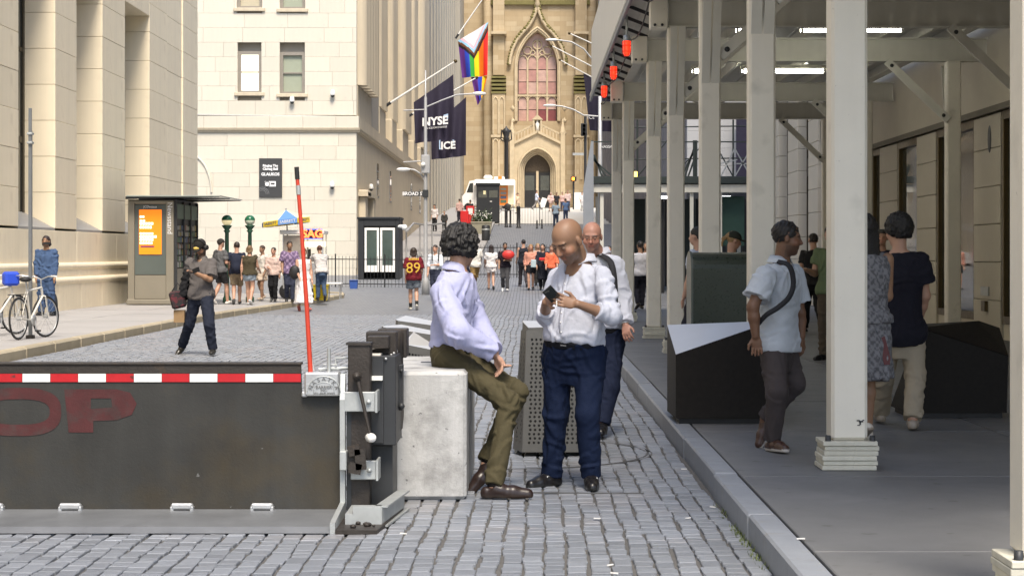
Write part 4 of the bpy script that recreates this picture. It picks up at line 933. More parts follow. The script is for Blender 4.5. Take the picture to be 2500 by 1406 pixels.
# ================================================================== bicycle on the pole
def bicycle(lab, rear, dirv, m_frame, extra=None):
    t = thing('bicycle', lab, 'bicycle', (rear.x, rear.y, rear.z-.34), 'bicycles locked on the left pavement'); d = Vector(dirv).normalized(); n = Vector((-d.y, d.x, 0)); u = Vector((0, 0, 1))
    def p(a, h, s=0): return rear+d*a+u*(h-.34)+n*s
    def wheel(c, d2):
        w = MB(); k = 28; w.tube([c+(d2*math.cos(2*math.pi*i/k)+u*math.sin(2*math.pi*i/k))*.325 for i in range(k+1)], .017, 6); w = w.build('wheel', M['black'], t)
        r_ = MB().tube([c+(d2*math.cos(2*math.pi*i/k)+u*math.sin(2*math.pi*i/k))*.302 for i in range(k+1)], .009, 5); r_.build('rim', M['chrome'], w)
        s = MB(); n2 = Vector((-d2.y, d2.x, 0)); s.tube([c-n2*.04, c+n2*.04], .025, 8)
        for i in range(18): a = 2*math.pi*i/18; s.bar(c+n2*.02*(1 if i % 2 else -1), c+(d2*math.cos(a)+u*math.sin(a))*.3, .003, .003)
        s.build('spokes', M['chrome'], w)
    d2 = (d+n*-.25).normalized(); wheel(p(0, .34), d); wheel(p(1.02, .34), d2)
    f = MB(); bb, st, hd, hb = p(.44, .3), p(.3, .82), p(.86, .82), p(.9, .68)
    for a, b_, r_ in ((bb, st, .017), (st.lerp(bb, .1), hd, .017), (bb, hb, .02), (hd, hb, .02)): f.tube([a, b_], r_, 8)
    for s in (-.05, .05):
        f.tube([p(0, .34, s), bb+n*s*.6], .01, 6); f.tube([p(0, .34, s), st.lerp(bb, .1)+n*s*.3], .008, 6); f.tube([hb+n*s, p(1.02, .34, s)], .012, 6)
    f.tube([hb-n*.05, hb+n*.05], .014, 6); f.build('frame', m_frame, t)
    b = MB().tube([st, p(.27, .93)], .013, 8); b.build('seat_post', M['chrome'], t)
    sd = MB().ball(p(.25, .96), .1, 12, 8, (1, 1, .45)); sd.ball(p(.37, .96), .05, 10, 6, (1, 1, .6)); sd.build('saddle', M['black'], t)
    h = MB().tube([hd, p(.84, .95)], .012, 8); h.tube([p(.78, 1.0, -.29), p(.85, 1.0, -.12), p(.86, .95, 0), p(.85, 1.0, .12), p(.78, 1.0, .29)], .011, 8); h.build('handlebar', M['chrome'], t)
    g = MB().tube([p(.78, 1.0, -.3), p(.84, 1.0, -.18)], .018, 8); g.tube([p(.78, 1.0, .3), p(.84, 1.0, .18)], .018, 8); g.build('grip', M['white'], t)
    c = MB().lathe([(.0, .006), (.09, .006), (.09, -.006), (0, -.006)], bb+n*-.06, 18, n); c.bar(bb+n*-.09, bb+n*-.09+u*-.17+d*.02, .012, .02); c.bar(bb+n*.09, bb+n*.09+u*.17-d*.02, .012, .02); c.build('crank', M['chrome'], t)
    for s, q in ((-.12, bb+u*-.17+d*.02), (.12, bb+u*.17-d*.02)): MB().obox(q+n*s, d, n, u, .045, .035, .012).build('pedal', M['black'], t)
    r_ = MB()
    for s in (-.06, 0, .06): r_.tube([p(-.25, .72, s), p(.22, .72, s)], .006, 5)
    for s in (-.06, .06): r_.tube([p(-.05, .72, s), p(0, .36, s)], .006, 5)
    for a in (-.25, 0, .2): r_.tube([p(a, .72, -.06), p(a, .72, .06)], .006, 5)
    r_.build('rack', M['black'], t); return t, p
D = 30.0
M['bikew'] = mat('worn_white_frame', (.62, .6, .55), .4, var=.15)
bicycle('white bicycle with bare rims leaning against the grey pole', Vector((wx(45, D), D, .14+.345)), (.17, .985, 0), M['bikew'])
t2, p2 = bicycle('white bicycle at the left picture edge carrying a blue bag', Vector((wx(-45, 31.2), 31.2, .14+.345)), (.3, .95, 0), M['bikew'])
b = MB(); cc = p2(.86, .95); b.obox(cc, (.8, .6, 0), (-.6, .8, 0), (0, 0, 1), .13, .1, .12, .04); b.build('handlebar_bag', mat('blue_bag', (.02, .07, .55), .6, var=.1), None, 'bright blue bag hung on the bicycle at the left picture edge', 'bag')
t = thing('sign_pole', 'bare grey steel sign pole with two clamps on the left pavement', 'pole', (wx(73, 30.6), 30.6, .14)); x = wx(74, 30.6)
M['polegr'] = mat('grey_channel_post', (.17, .18, .19), .5, .4, var=.25, scale=9)
MB().box(x-.027, x+.027, 30.58, 30.63, .14, wz(320, 30.6)).build('post', M['polegr'], t)
MB().box(x-.02, x+.032, 30.56, 30.58, wz(350, 30.6), wz(265, 30.6)).build('upper_section', M['polegr'], t)
for py in (330, 352): MB().box(x-.045, x+.045, 30.54, 30.66, wz(py, 30.6), wz(py-6, 30.6), .008).build('clamp', M['galv'], t)
MB().box(x-.06, x+.06, 30.53, 30.68, .14, .2, .01).build('foot', M['rust'], t)
# ================================================================== street lamp pole with signs at the corner
pd_ = 63.5; t = thing('street_pole', 'silver street pole with lamp arms and a street name sign', 'pole', (wx(1040, pd_), pd_, gz(pd_))); x = wx(1039, pd_)
X = lambda px: wx(px, pd_); Z = lambda py: wz(py, pd_)
MB().lathe([(0, 0), (.14, 0), (.12, .5), (.075, .6), (.065, 3), (.05, Z(240)-gz(pd_)), (.026, Z(235)-gz(pd_)), (.022, Z(172)-gz(pd_)), (0, Z(172)-gz(pd_))], (x, pd_, gz(pd_)), 14).build('shaft', M['pole'], t)
def arm(pts, head, name='lamp_arm'):
    a = MB().tube([P(*q, pd_) for q in pts], .026, 8).build(name, M['pole'], t)
    hx, hy, s = head; c = P(hx, hy, pd_); MB().ball(c, .24, 12, 8, (1.0, .4, .28)).build('lamp_head', M['white'], a)
arm([(1040, 262), (1080, 245), (1115, 232), (1160, 229)], (1170, 229, 1)); arm([(1036, 440), (1028, 425), (1012, 415), (998, 413)], (985, 414, 1))
MB().tube([P(985, 270, pd_), P(1036, 268, pd_)], .02, 6).build('side_rod', M['pole'], t); MB().tube([P(985, 396, pd_), P(1036, 393, pd_)], .02, 6).build('side_rod', M['pole'], t)
MB().box(X(1029), X(1050), pd_-.15, pd_-.02, Z(424), Z(379), .02).build('control_box', M['pole'], t)
MB().ball(P(1033, 402, pd_-.2), .08, 10, 6).build('camera', M['white'], t)
s = MB().box(X(986), X(1034), pd_-.03, pd_-.0, Z(479), Z(468), .004).build('street_sign', M['dark'], t); text('BROAD ST', .16, (X(1010), pd_-.034, Z(473.5)), M['whitetext'], s, bold=.004)
MB().box(X(1032), X(1046), pd_-.12, pd_+.02, Z(482), Z(464)).build('sign_bracket', M['dark'], t)
# ================================================================== shop front under the shed (right)
RX = 7.55
M['rst'] = mat('shop_limestone', (.56, .52, .43), .75, var=.08, scale=1.5, rnd=.05, bump=.001, bscale=80)
M['rstj'] = mat('shop_joint', (.2, .185, .15), .9)
M['brz'] = mat('brass_frame', (.10, .072, .03), .4, .5, var=.25, scale=4)
M['shopglass'] = mat('shop_glass', (.055, .06, .055), .05, var=.3, scale=.6, spec=1.0)
rb = thing('shop_building', 'grey limestone shop front under the shed with tall brass framed windows', 'building', (RX, 36, SZ))
MB().box(RX+.9, RX+8, 9, 62, .1, 24).build('core_wall', M['rstj'], rb)
MB().box(RX-.05, RX+.9, 9, 44.5, 3.86, 5.9).build('fascia', M['rst'], rb)
MB().box(RX-.09, RX-.05, 20, 44.5, 3.80, 3.9).build('lintel_line', M['rstj'], rb)
MB().box(RX, RX+.9, 9, 44.5, 5.95, 24).build('upper_wall', M['rst'], rb); MB().box(RX, RX+.9, 44.5, 62, 9.6, 24).build('upper_wall', M['rst'], rb)
MB().box(RX, RX+.9, 9, 24.6, .1, 3.85).build('near_wall', M['rst'], rb)
prs = [(24.7, 26.4), (27.6, 28.6), (30.2, 32.0), (35.0, 36.7), (38.7, 40.6), (41.6, 43.6), (45.6, 47.3), (49.3, 51), (53, 55), (57, 58.8), (60.4, 62)]
for a, b_ in prs:
    zm = 3.79 if a < 45 else 9.6
    for k in range(6 if a < 45 else 15):
        z0_ = SZ+k*.62; MB().box(RX+rng.uniform(-.004, .004), RX+.88, a+.005, b_-.005, z0_+.003, min(z0_+.617, zm)-.003, .010).build('stone', M['rst'], rb)
for (_, a), (b_, _) in zip(prs[:-1], prs[1:]):
    if a > 45:
        w = MB().box(RX+.25, RX+.4, a+.01, a+.12, .4, 9.6, .01).box(RX+.25, RX+.4, b_-.12, b_-.01, .4, 9.6, .01).box(RX+.25, RX+.4, a+.12, b_-.12, 3.7, 4.2).box(RX+.28, RX+.38, (a+b_)/2-.05, (a+b_)/2+.05, .4, 9.6).build('window_frame', M['frame'], rb)
        MB().box(RX+.33, RX+.345, a+.1, b_-.1, .5, 9.6).build('pane', M['shopglass'], w); MB().box(RX+.05, RX+.88, a+.01, b_-.01, SZ-.02, .4, .01).build('window_base', M['rst'], rb); continue
    w = MB().box(RX+.02, RX+.16, a+.01, a+.12, .4, 3.8, .01).box(RX+.02, RX+.16, b_-.12, b_-.01, .4, 3.8, .01).box(RX+.02, RX+.16, a+.12, b_-.12, 3.66, 3.8).box(RX+.02, RX+.16, a+.12, b_-.12, .4, .52)
    w = w.build('window_frame', M['brz'], rb)
    MB().box(RX+.1, RX+.115, a+.1, b_-.1, .5, 3.68).build('pane', M['shopglass'], w)
    MB().box(RX+.05, RX+.88, a+.01, b_-.01, SZ-.02, .4, .01).build('window_base', M['rst'], rb)
b = MB().box(RX-.03, RX-.004, 30.9, 31.4, wz(722, 31), wz(700, 31)); b.build('wall_plate', M['galv'], rb)
b = MB().box(RX-.06, RX-.004, 31.0, 31.25, wz(760, 31), wz(735, 31)).build('standpipe', M['brz'], rb)
MB().ball((RX, 30.9, wz(340, 30.9)), .12, 12, 8, (.15, 1, 1.9)).build('oval_plaque', M['dark'], rb)

# ================================================================== pale building across the side street (right, behind the shed)
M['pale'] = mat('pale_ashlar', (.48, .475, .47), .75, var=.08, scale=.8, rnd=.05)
r2 = thing('pale_corner_building', 'pale ashlar corner building beyond the shed with dark lower storey', 'building', (10, 76, .4)); D2 = 74.0; RL = 6.2
MB().box(RL+.05, 24, D2+.3, D2+12, .2, 24).build('core_wall', M['rstj'], r2)
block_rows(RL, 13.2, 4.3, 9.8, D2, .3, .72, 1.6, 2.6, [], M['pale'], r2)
MB().box(RL, 24, D2, D2+.3, 9.81, 24).build('upper_wall', M['pale'], r2)
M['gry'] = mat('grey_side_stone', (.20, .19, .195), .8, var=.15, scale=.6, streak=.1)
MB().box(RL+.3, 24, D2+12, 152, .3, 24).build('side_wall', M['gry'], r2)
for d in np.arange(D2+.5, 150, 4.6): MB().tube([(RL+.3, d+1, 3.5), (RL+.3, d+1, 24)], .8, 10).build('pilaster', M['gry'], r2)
for k, x in enumerate(np.arange(RL, 13, 1.7)):
    s = MB().box(x, x+1.66, D2, D2+.2, .3, 4.28).build('shopfront_panel', M['dark'], r2); MB().box(x+.15, x+1.5, D2-.02, D2-.004, 1.0, 3.3).build('pane', M['glass'], s)
bn = MB().box(wx(1797, D2-.4), wx(1832, D2-.4), D2-.42, D2-.40, wz(445, D2), wz(270, D2)).build('hanging_banner', M['navy'], None, 'long dark blue banner hanging on the pale building behind the shed', 'banner')
fp = thing('bright_far_building', 'bright pale facade across the avenue right of the church', 'building', (16, 190, 6)); M['bright'] = mat('bright_far_stone', (.74, .72, .66), .8, var=.06)
MB().box(7.3, 40, 188, 200, 5, 45).build('wall', M['bright'], fp)
for z in np.arange(9, 40, 4):
    for x in np.arange(8, 30, 2.6): 
        if z < 24: MB().box(x, x+1.1, 187.95, 187.99, z, z+2.2).build('window', M['glass'], fp)
fp = thing('dark_far_building', 'drab facade across the avenue left of the church', 'building', (-16, 190, 6)); MB().box(-40, -6.9, 188, 200, 5, 45).build('wall', M['drab'], fp)
for z in np.arange(9, 24, 4):
    for x in np.arange(-9.5, -7.2, 1.2): MB().box(x, x+.7, 187.95, 187.99, z, z+2.2).build('window', M['glass'], fp)

# ================================================================== dark shed at the side street
sd = 64.0; s2 = thing('dark_sidewalk_shed', 'dark steel sidewalk shed with truss rails across the side street', 'shed', (5, sd, gz(sd)))
X = lambda px: wx(px, sd); Z = lambda py: wz(py, sd)
M['dst'] = mat('dark_green_steel', (.035, .045, .042), .5, .2, var=.3)
MB().box(X(1443), X(1850), sd, sd+.2, Z(448), Z(432), .01).build('truss_beam', M['dst'], s2)
MB().box(X(1450), X(1850), sd+.1, sd+.3, Z(470), Z(450), .01).build('girder', M['creamd'], s2)
MB().box(X(1440), X(1850), sd+.2, sd+7, Z(436), Z(430)).build('deck', M['dst'], s2)
MB().box(X(1450), X(1850), sd+.05, sd+.1, Z(348), Z(345)).build('top_rail', M['dst'], s2)
for px in (1446, 1700, 1695): MB().box(X(px)-.04, X(px)+.04, sd+.02, sd+.12, Z(440), Z(343)).build('upright', M['dst'], s2)
for a, b_ in (((1448, 390), (1496, 432)), ((1448, 384), (1480, 432)), ((1450, 378), (1470, 432)), ((1672, 432), (1700, 345)), ((1664, 432), (1698, 360)), ((1680, 432), (1700, 375))): MB().bar(P(*a, sd+.1), P(*b_, sd+.1), .05, .06).build('strut', M['dst'], s2)
for a, b_ in (((1795, 430), (1832, 365)), ((1795, 365), (1832, 430)), ((1760, 432), (1795, 360)), ((1757, 400), (1800, 390)), ((1798, 400), (1835, 400))): MB().bar(P(*a, sd+.4), P(*b_, sd+.4), .03, .04).build('pipe_brace', M['galv'], s2)
for px in (1470, 1533, 1600, 1690, 1760, 1840):
    for dd in (.2, 4.5): MB().box(X(px)-.06, X(px)+.06, sd+dd, sd+dd+.12, gz(sd), Z(470)).build('post', M['creamd'], s2)
for px in (1610, 1760): MB().tube([P(px, 482, sd+1.5), P(px+24, 482, sd+1.5)], .05, 8).build('tube_light', mat('far_tube', (.9, .95, 1), .4, emit=3), s2)
MB().prism([P(1443, 345, sd-.1), P(1449, 345, sd-.1), P(1450, 640, sd-.1), P(1436, 640, sd-.1), P(1424, 560, sd-.1), P(1424, 460, sd-.1)], (0, .06, 0)).build('side_board', mat('grey_hoarding', (.24, .26, .29), .6, var=.15), s2)
MB().box(X(1764), X(1822), sd+.6, sd+.66, Z(600), Z(478)).build('green_hoarding', mat('green_hoarding_paint', (.02, .06, .045), .6, var=.2), s2)
MB().box(X(1585), X(1625), sd+.7, sd+1.2, gz(sd), Z(490)).build('dark_cabinet', M['black'], s2)
MB().box(X(1548), X(1556), sd+.02, sd+.1, Z(435), Z(419)).build('amber_lamp', mat('amber_lamp', (1, .7, .15), .4, emit=1.5), s2)
for k, px in enumerate(range(1508, 1850, 38)):
    MB().box(wx(px, sd+6.6), wx(px+36, sd+6.6), sd+6.6, sd+6.66, gz(sd+6.6), wz(486, sd+6.6)).build('added_dark_panel', [M['dark'], M['dst'], M['black']][k % 3], s2)  # dark panels added to darken the space under this shed
for px in (1510, 1556, 1640, 1720, 1745, 1790, 1835): MB().tube([P(px, 432, sd+.6), P(px, 285, sd+.6)], .03, 6).build('scaffold_pole', M['dst'], s2)
for a, b_ in (((1556, 432), (1640, 330)), ((1510, 330), (1556, 432)), ((1640, 432), (1720, 350)), ((1745, 350), (1790, 432)), ((1500, 390), (1850, 386)), ((1500, 312), (1850, 308))): MB().tube([P(*a, sd+.7), P(*b_, sd+.7)], .024, 6).build('scaffold_pole', M['dst'], s2)
# silver pole, lamp arms and name sign behind the shed
t = thing('lamp_pole', 'silver lamp pole with curved arms partly hidden behind the shed posts', 'pole', (wx(1466, 66), 66, gz(66))); D = 66
MB().lathe([(0, 0), (.13, 0), (.1, .5), (.08, 3), (.06, wz(150, D)-gz(D)), (0, wz(150, D)-gz(D))], (wx(1465, D), D, gz(D)), 12).build('shaft', M['pole'], t)
for pts, hd in (([(1465, 165), (1450, 150), (1425, 120), (1395, 103), (1360, 98)], (1348, 98)), ([(1465, 285), (1440, 283), (1425, 282), (1400, 268), (1372, 260), (1350, 258)], (1342, 258))):
    a = MB().tube([P(*q, D) for q in pts], .03, 6).build('lamp_arm', M['pole'], t); MB().ball(P(*hd, D), .22, 12, 6, (1.1, .4, .22)).build('lamp_head', M['white'], a)
s = MB().box(wx(1466, D), wx(1500, D), D-.04, D-.01, wz(364, D), wz(354, D)).build('street_sign', M['dark'], t); text('NASSAU', .14, (wx(1484, D), D-.044, wz(359, D)), M['whitetext'], s)
t = thing('traffic_signal', 'black traffic signal on a dark pole near the church', 'traffic light', (wx(1430, 172), 172, gz(172))); D = 172
MB().tube([(wx(1429, D), D, gz(D)), (wx(1429, D), D, wz(285, D))], .13, 8).build('pole', M['dark'], t)
hd = MB().box(wx(1418, D), wx(1433, D), D-.5, D-.1, wz(333, D), wz(302, D), .05).build('signal_head', M['black'], t)
for k in range(3): MB().lathe([(.0, 0), (.13, 0), (.14, .12)], (wx(1425.5, D), D-.5, wz(308+k*10, D)), 10, (0, -1, 0)).build('lens', M['glass'], hd)
s = MB().box(wx(1393, D), wx(1407, D), D-.6, D-.3, wz(443, D), wz(432, D), .03).build('pedestrian_signal', M['black'], t)
MB().box(wx(1396, D), wx(1402, D), D-.63, D-.6, wz(441, D), wz(434, D)).build('orange_hand', mat('orange_signal', (1, .3, .02), .4, emit=3), s)
MB().tube([(wx(1400, D), D-.2, gz(D)), (wx(1400, D), D-.2, wz(436, D))], .07, 6).build('signal_post', M['dark'], t)
MB().box(wx(1398, D), wx(1425, D), D-.3, D-.2, wz(380, D), wz(374, D)).build('street_sign', M['galv'], t)
t = thing('ornate_lamp_post', 'black ornate cast iron lamp post in front of the church', 'lamp post', (wx(1236, 176), 176, gz(176))); D = 176; zb = gz(D); hh = wz(312, D)-zb
MB().lathe([(0, 0), (.4, 0), (.4, .6), (.25, .9), (.2, 1.2), (.2, hh-1.2), (.32, hh-1.1), (.22, hh-.9), (.35, hh-.5), (.42, hh-.3), (.1, hh), (0, hh+.2)], (wx(1236, D), D, zb), 14).build('column', M['iron'], t)
for s in (-1, 1): MB().tube([(wx(1236, D), D, zb+hh-1.4), (wx(1236, D)+s*.5, D, zb+hh-1.1), (wx(1236, D)+s*.42, D, zb+hh-.2)], .07, 6).build('scroll', M['iron'], t)

# ================================================================== flags on the marble building
fgd = {}
def pole_thing(a, b_, lab, r=.06):
    t = thing('flagpole', lab, 'flagpole', a, 'flagpoles leaning from the facades'); MB().tube([a, b_], [r, r*.6], 8).build('staff', M['white'], t); MB().ball(b_, r*1.6, 8, 6).build('finial', M['brz'], t)
    MB().tube([a, Vector(a).lerp(Vector(b_), .08)], r*1.3, 8).build('bracket', M['dark'], t); return t
def cloth(name, corners, m_, n=14, mm=10, amp=.08, waves=3, seed=0, colf=None, parent=None, label=None, cat=None, th=.01):
    """hanging cloth: corners tl tr br bl, real folds"""
    tl, tr, br_, bl = map(Vector, corners); vs = []; fs = []; nrm = (tr-tl).cross(bl-tl).normalized(); cols_ = []
    for i in range(mm+1):
        v = i/mm
        for j in range(n+1):
            u = j/n; p = (tl*(1-u)+tr*u)*(1-v)+(bl*(1-u)+br_*u)*v
            p = p+nrm*amp*(.25+.75*v)*math.sin(waves*2*math.pi*u+seed+v*1.3)+Vector((0, 0, 1))*(-.02*math.sin(math.pi*u))
            vs.append(p); cols_.append(colf(u, v) if colf else None)
    for i in range(mm):
        for j in range(n): fs.append((i*(n+1)+j, i*(n+1)+j+1, (i+1)*(n+1)+j+1, (i+1)*(n+1)+j))
    k = len(vs); vs2 = vs+[p+nrm*th for p in vs]; fs2 = fs+[tuple(q+k for q in f[::-1]) for f in fs]
    o = MB().add(vs2, fs2, True).build(name, m_, parent, label, cat)
    if colf:
        ca = o.data.color_attributes.new('Col', 'FLOAT_COLOR', 'POINT'); ca.data.foreach_set('color', np.array([(*c, 1) for c in cols_+cols_], dtype=np.float32).ravel())
    return o
D = 95.0
pole_thing(P(940, 260, D), P(1112, 150, D), 'pale flagpole leaning out over the street carrying the nearer dark banner')
c1 = cloth('exchange_banner', (P(1010, 250, D), P(1107, 182, D), P(1110, 337, D), P(1013, 350, D)), M['navy'], amp=.2, waves=2.6, n=30, label='dark blue banner with white lettering nearest on the marble building', cat='banner')
text('NYSE', .56, P(1062, 297, D-.3), M['whitetext'], c1, xdir=(1, 0, .09), bold=.02, sx=1.0)
text('AN ICE EXCHANGE', .13, P(1064, 312, D-.3), M['whitetext'], c1, xdir=(1, 0, .09))
lb = mat('light_blue_mark', (.4, .55, .75), .6); b = MB().prism([P(1083, 281, D-.3), P(1094, 278, D-.3), P(1094, 290, D-.3), P(1091, 291, D-.3), P(1091, 283, D-.3), P(1083, 285, D-.3)], (0, .01, 0)); b.build('corner_mark', lb, c1)
b = MB()
for a, c in ((1010, 250, ), (1107, 182)): b.tube([P(a, c, D), P(a, c-(0 if a < 1050 else 22), D)], .02, 5)
D = 112.0
pole_thing(P(994, 286, D), P(1164, 190, D), 'flagpole leaning out over the street carrying the farther dark banner')
c2 = cloth('second_exchange_banner', (P(1052, 312, D), P(1138, 237, D), P(1138, 380, D), P(1053, 390, D)), M['navy'], amp=.2, waves=2.4, n=30, seed=1, label='dark blue banner with white lettering behind the nearer one', cat='banner')
text('ICE', .6, P(1094, 356, D-.34), M['whitetext'], c2, xdir=(1, 0, .06), bold=.02); b = MB().prism([P(1072, 340, D-.34), P(1075, 340, D-.34), P(1075, 362, D-.34), P(1080, 362, D-.34), P(1080, 365, D-.34), P(1072, 365, D-.34)], (0, .01, 0)); b.build('corner_mark', lb, c2)
MB().prism([P(1104, 342, D-.34), P(1109, 342, D-.34), P(1109, 352, D-.34), P(1107, 352, D-.34), P(1107, 344, D-.34), P(1104, 344, D-.34)], (0, .01, 0)).build('corner_mark', lb, c2)
# rainbow flag with white, pink, pale blue, brown and black chevrons
D = 118.0
M['flagc'] = mat('flag_cloth', (1, 1, 1), .75, var=.06, scale=3, attr=True)
RB = [srgb(225, 35, 30), srgb(240, 120, 20), srgb(250, 215, 20), srgb(50, 160, 60), srgb(40, 70, 190), srgb(95, 45, 130)]
def rainbow(u, v):        # v: 0 at the hoist end (top), u: 0..1 across the stripes from red to violet
    d = v+abs(u-.5)*.9
    ch = [(.32, (.82, .82, .84)), (.39, srgb(245, 185, 200)), (.46, srgb(150, 205, 235)), (.53, srgb(110, 65, 35)), (.61, srgb(20, 15, 25))]
    for t_, c in ch:
        if d < t_: return c
    return RB[min(5, int(u*6))]
pole_thing(P(1112, 95, D), P(1205, -40, D), 'dark upper flagpole carrying the rainbow flag', .05)
fl_ = cloth('rainbow_flag', (P(1192, 55, D), P(1118, 100, D), P(1128, 190, D), P(1190, 185, D)), M['flagc'], 48, 48, .2, 1.6, 0.4, rainbow, None, 'rainbow flag with pale chevrons blowing from the upper flagpole', 'flag')
cloth('flag_tail', (P(1190, 185.5, D), P(1150, 189, D), P(1166, 258, D), P(1178, 235, D)), M['flagc'], 24, 24, .15, 1.5, 2, lambda u, v: RB[1 if u < .12 else 2 if u < .3 else 4 if u < .6 else 5], fl_)
# banners and poles on the right
for k, (a, b_) in enumerate((((1475, 120), (1390, 82)), ((1480, 180), (1346, 112)), ((1480, 205), (1367, 147)))):
    D = (100, 105, 110)[k]; pole_thing(Vector((RL, D, wz(a[1], D)-1.0)), P(b_[0], b_[1], D), ['upper pale flagpole leaning left from behind the shed', 'middle pale flagpole leaning left from behind the shed', 'lowest pale flagpole leaning left from behind the shed'][k], .05)
D = 110; c3 = cloth('right_banner', (P(1424, 178, D), P(1490, 215, D), P(1494, 322, D), P(1440, 318, D)), M['navy'], amp=.12, waves=2, label='dark blue banner hanging beside the shed on the right', cat='banner'); text('ICE', .3, P(1443, 287, D-.3), M['whitetext'], c3)

# ================================================================== brown stone church closing the street
cD = 198.0
def c_(px, py, dy=0): return P(px, py, cD+dy)
M['brown'] = mat('brownstone', (.47, .38, .25), .85, var=.24, scale=.35, bump=.01, bscale=2, streak=.08)
def church_mat():
    m = M['brown']; t = m.node_tree; b = t.nodes['Principled BSDF']; old = b.inputs['Base Color'].links[0].from_socket
    br = t.nodes.new('ShaderNodeTexBrick'); br.inputs['Scale'].default_value = 1; br.inputs['Brick Width'].default_value = 1.3; br.inputs['Row Height'].default_value = .52; br.inputs['Mortar Size'].default_value = .015
    br.inputs['Color1'].default_value = (1, 1, 1, 1); br.inputs['Color2'].default_value = (.80, .75, .68, 1); br.inputs['Mortar'].default_value = (.78, .74, .68, 1)
    g = t.nodes.new('ShaderNodeNewGeometry'); sp_ = t.nodes.new('ShaderNodeSeparateXYZ'); cb_ = t.nodes.new('ShaderNodeCombineXYZ'); t.links.new(g.outputs['Position'], sp_.inputs[0])
    t.links.new(sp_.outputs[0], cb_.inputs[0]); t.links.new(sp_.outputs[2], cb_.inputs[1]); t.links.new(cb_.outputs[0], br.inputs['Vector'])
    mx = t.nodes.new('ShaderNodeMix'); mx.data_type = 'RGBA'; mx.blend_type = 'MULTIPLY'; mx.inputs[0].default_value = 1; t.links.new(old, mx.inputs[6]); t.links.new(br.outputs['Color'], mx.inputs[7]); t.links.new(mx.outputs[2], b.inputs['Base Color'])
church_mat()
M['brown2'] = mat('carved_brownstone', (.50, .41, .275), .85, var=.28, scale=1.5, bump=.02, bscale=6)
M['moss'] = mat('mossy_stone', (.17, .15, .055), .9, var=.35, scale=2)
ch = thing('church', 'tan brownstone gothic church tower with tall traceried window and arched portal', 'church', (.9, cD+4, 6.4))
def gothic(cx, hw, zs, za, n=10):
    h = za-zs; r = (hw*hw+h*h)/(2*hw); pts = []; a1 = math.atan2(h, r-hw)
    for i in range(n+1): a = a1*i/n; pts.append((cx+hw-r+r*math.cos(a), zs+r*math.sin(a)))
    left = [(2*cx-x, z) for x, z in pts[:-1]][::-1]
    return pts+left                       # right spring -> apex -> left spring
def gz_(py): return wz(py, cD)
mx_ = wx(1312, cD); wh = 48*cD/F
win = gothic(mx_, wh, gz_(165), gz_(78))
winloop = [(mx_-wh, gz_(296)), (mx_+wh, gz_(296))]+win
ph = 46*cD/F; por = gothic(mx_, ph, gz_(418), gz_(362)); porloop = [(mx_-ph, 6.3), (mx_+ph, 6.3)]+por
x0, x1 = wx(1198, cD), wx(1440, cD)
MB().holes([(x0, 6), (x1, 6), (x1, 34), (x0, 34)], [winloop], cD, 1.2).build('tower_wall', M['brown'], ch)
# splayed window orders
for k, (g, dy) in enumerate(((5, -.06), (10, -.14))):
    o_ = gothic(mx_, wh+g*cD/F*.6, gz_(165), gz_(78-g)); MB().tube([(mx_+wh+g*cD/F*.6, cD+dy, gz_(296))]+[(x, cD+dy, z) for x, z in o_]+[(mx_-wh-g*cD/F*.6, cD+dy, gz_(296))], .13, 6).build('window_order', M['brown2'], ch)
# stained glass panes and tracery
sg = [mat('stained_glass_%d' % i, c, .35, var=.4, scale=1.6, spec=.6) for i, c in enumerate(((.46, .28, .23), (.5, .33, .28), (.42, .22, .19), (.2, .05, .05)))]
W = wh*2; wn = MB().box(mx_-wh-.05, mx_+wh+.05, cD+.95, cD+1.0, gz_(297), gz_(76)).build('window_back', mat('window_lead', (.12, .09, .07), .7), ch)
for i in range(4):
    xa = mx_-wh+W*i/4+.1; xb = mx_-wh+W*(i+1)/4-.1
    for k, (ya, yb) in enumerate(((294, 268), (266, 237), (228, 200), (198, 170), (168, 138))):
        MB().box(xa, xb, cD+.88, cD+.94, gz_(ya), gz_(yb)).build('pane', sg[3] if (k < 1 and i == 3) or (k == 0 and i == 2) else sg[(i*2+k) % 3], wn)
    cx_ = (xa+xb)/2; hw_ = (xb-xa)/2
    for (s_, a_) in ((246, 233), (146, 134)):
        g_ = gothic(cx_, hw_+.05, gz_(s_), gz_(a_), 6); MB().tube([(x, cD+.8, z) for x, z in g_], .07, 5).build('tracery_arch', M['brown2'], wn)
for i in range(1, 4):
    x = mx_-wh+W*i/4; MB().box(x-.09, x+.09, cD+.7, cD+.9, gz_(296), gz_(140 if i != 2 else 96)).build('mullion', M['brown2'], wn)
MB().box(mx_-wh, mx_+wh, cD+.68, cD+.9, gz_(235), gz_(230)).build('transom', M['brown2'], wn)
for cx_, cy_, r_ in ((1288, 122, 10), (1336, 122, 10), (1312, 108, 11), (1300, 128, 6), (1324, 128, 6)):
    MB().tube([(wx(cx_, cD)+r_*cD/F*math.cos(a*.4), cD+.78, gz_(cy_)+r_*cD/F*math.sin(a*.4)) for a in range(17)], .08, 5).build('tracery_ring', M['brown2'], wn)
MB().prism([(x, cD+.9, z) for x, z in gothic(mx_, wh*.98, gz_(138), gz_(80))], (0, .03, 0)).build('pane', sg[1], wn)
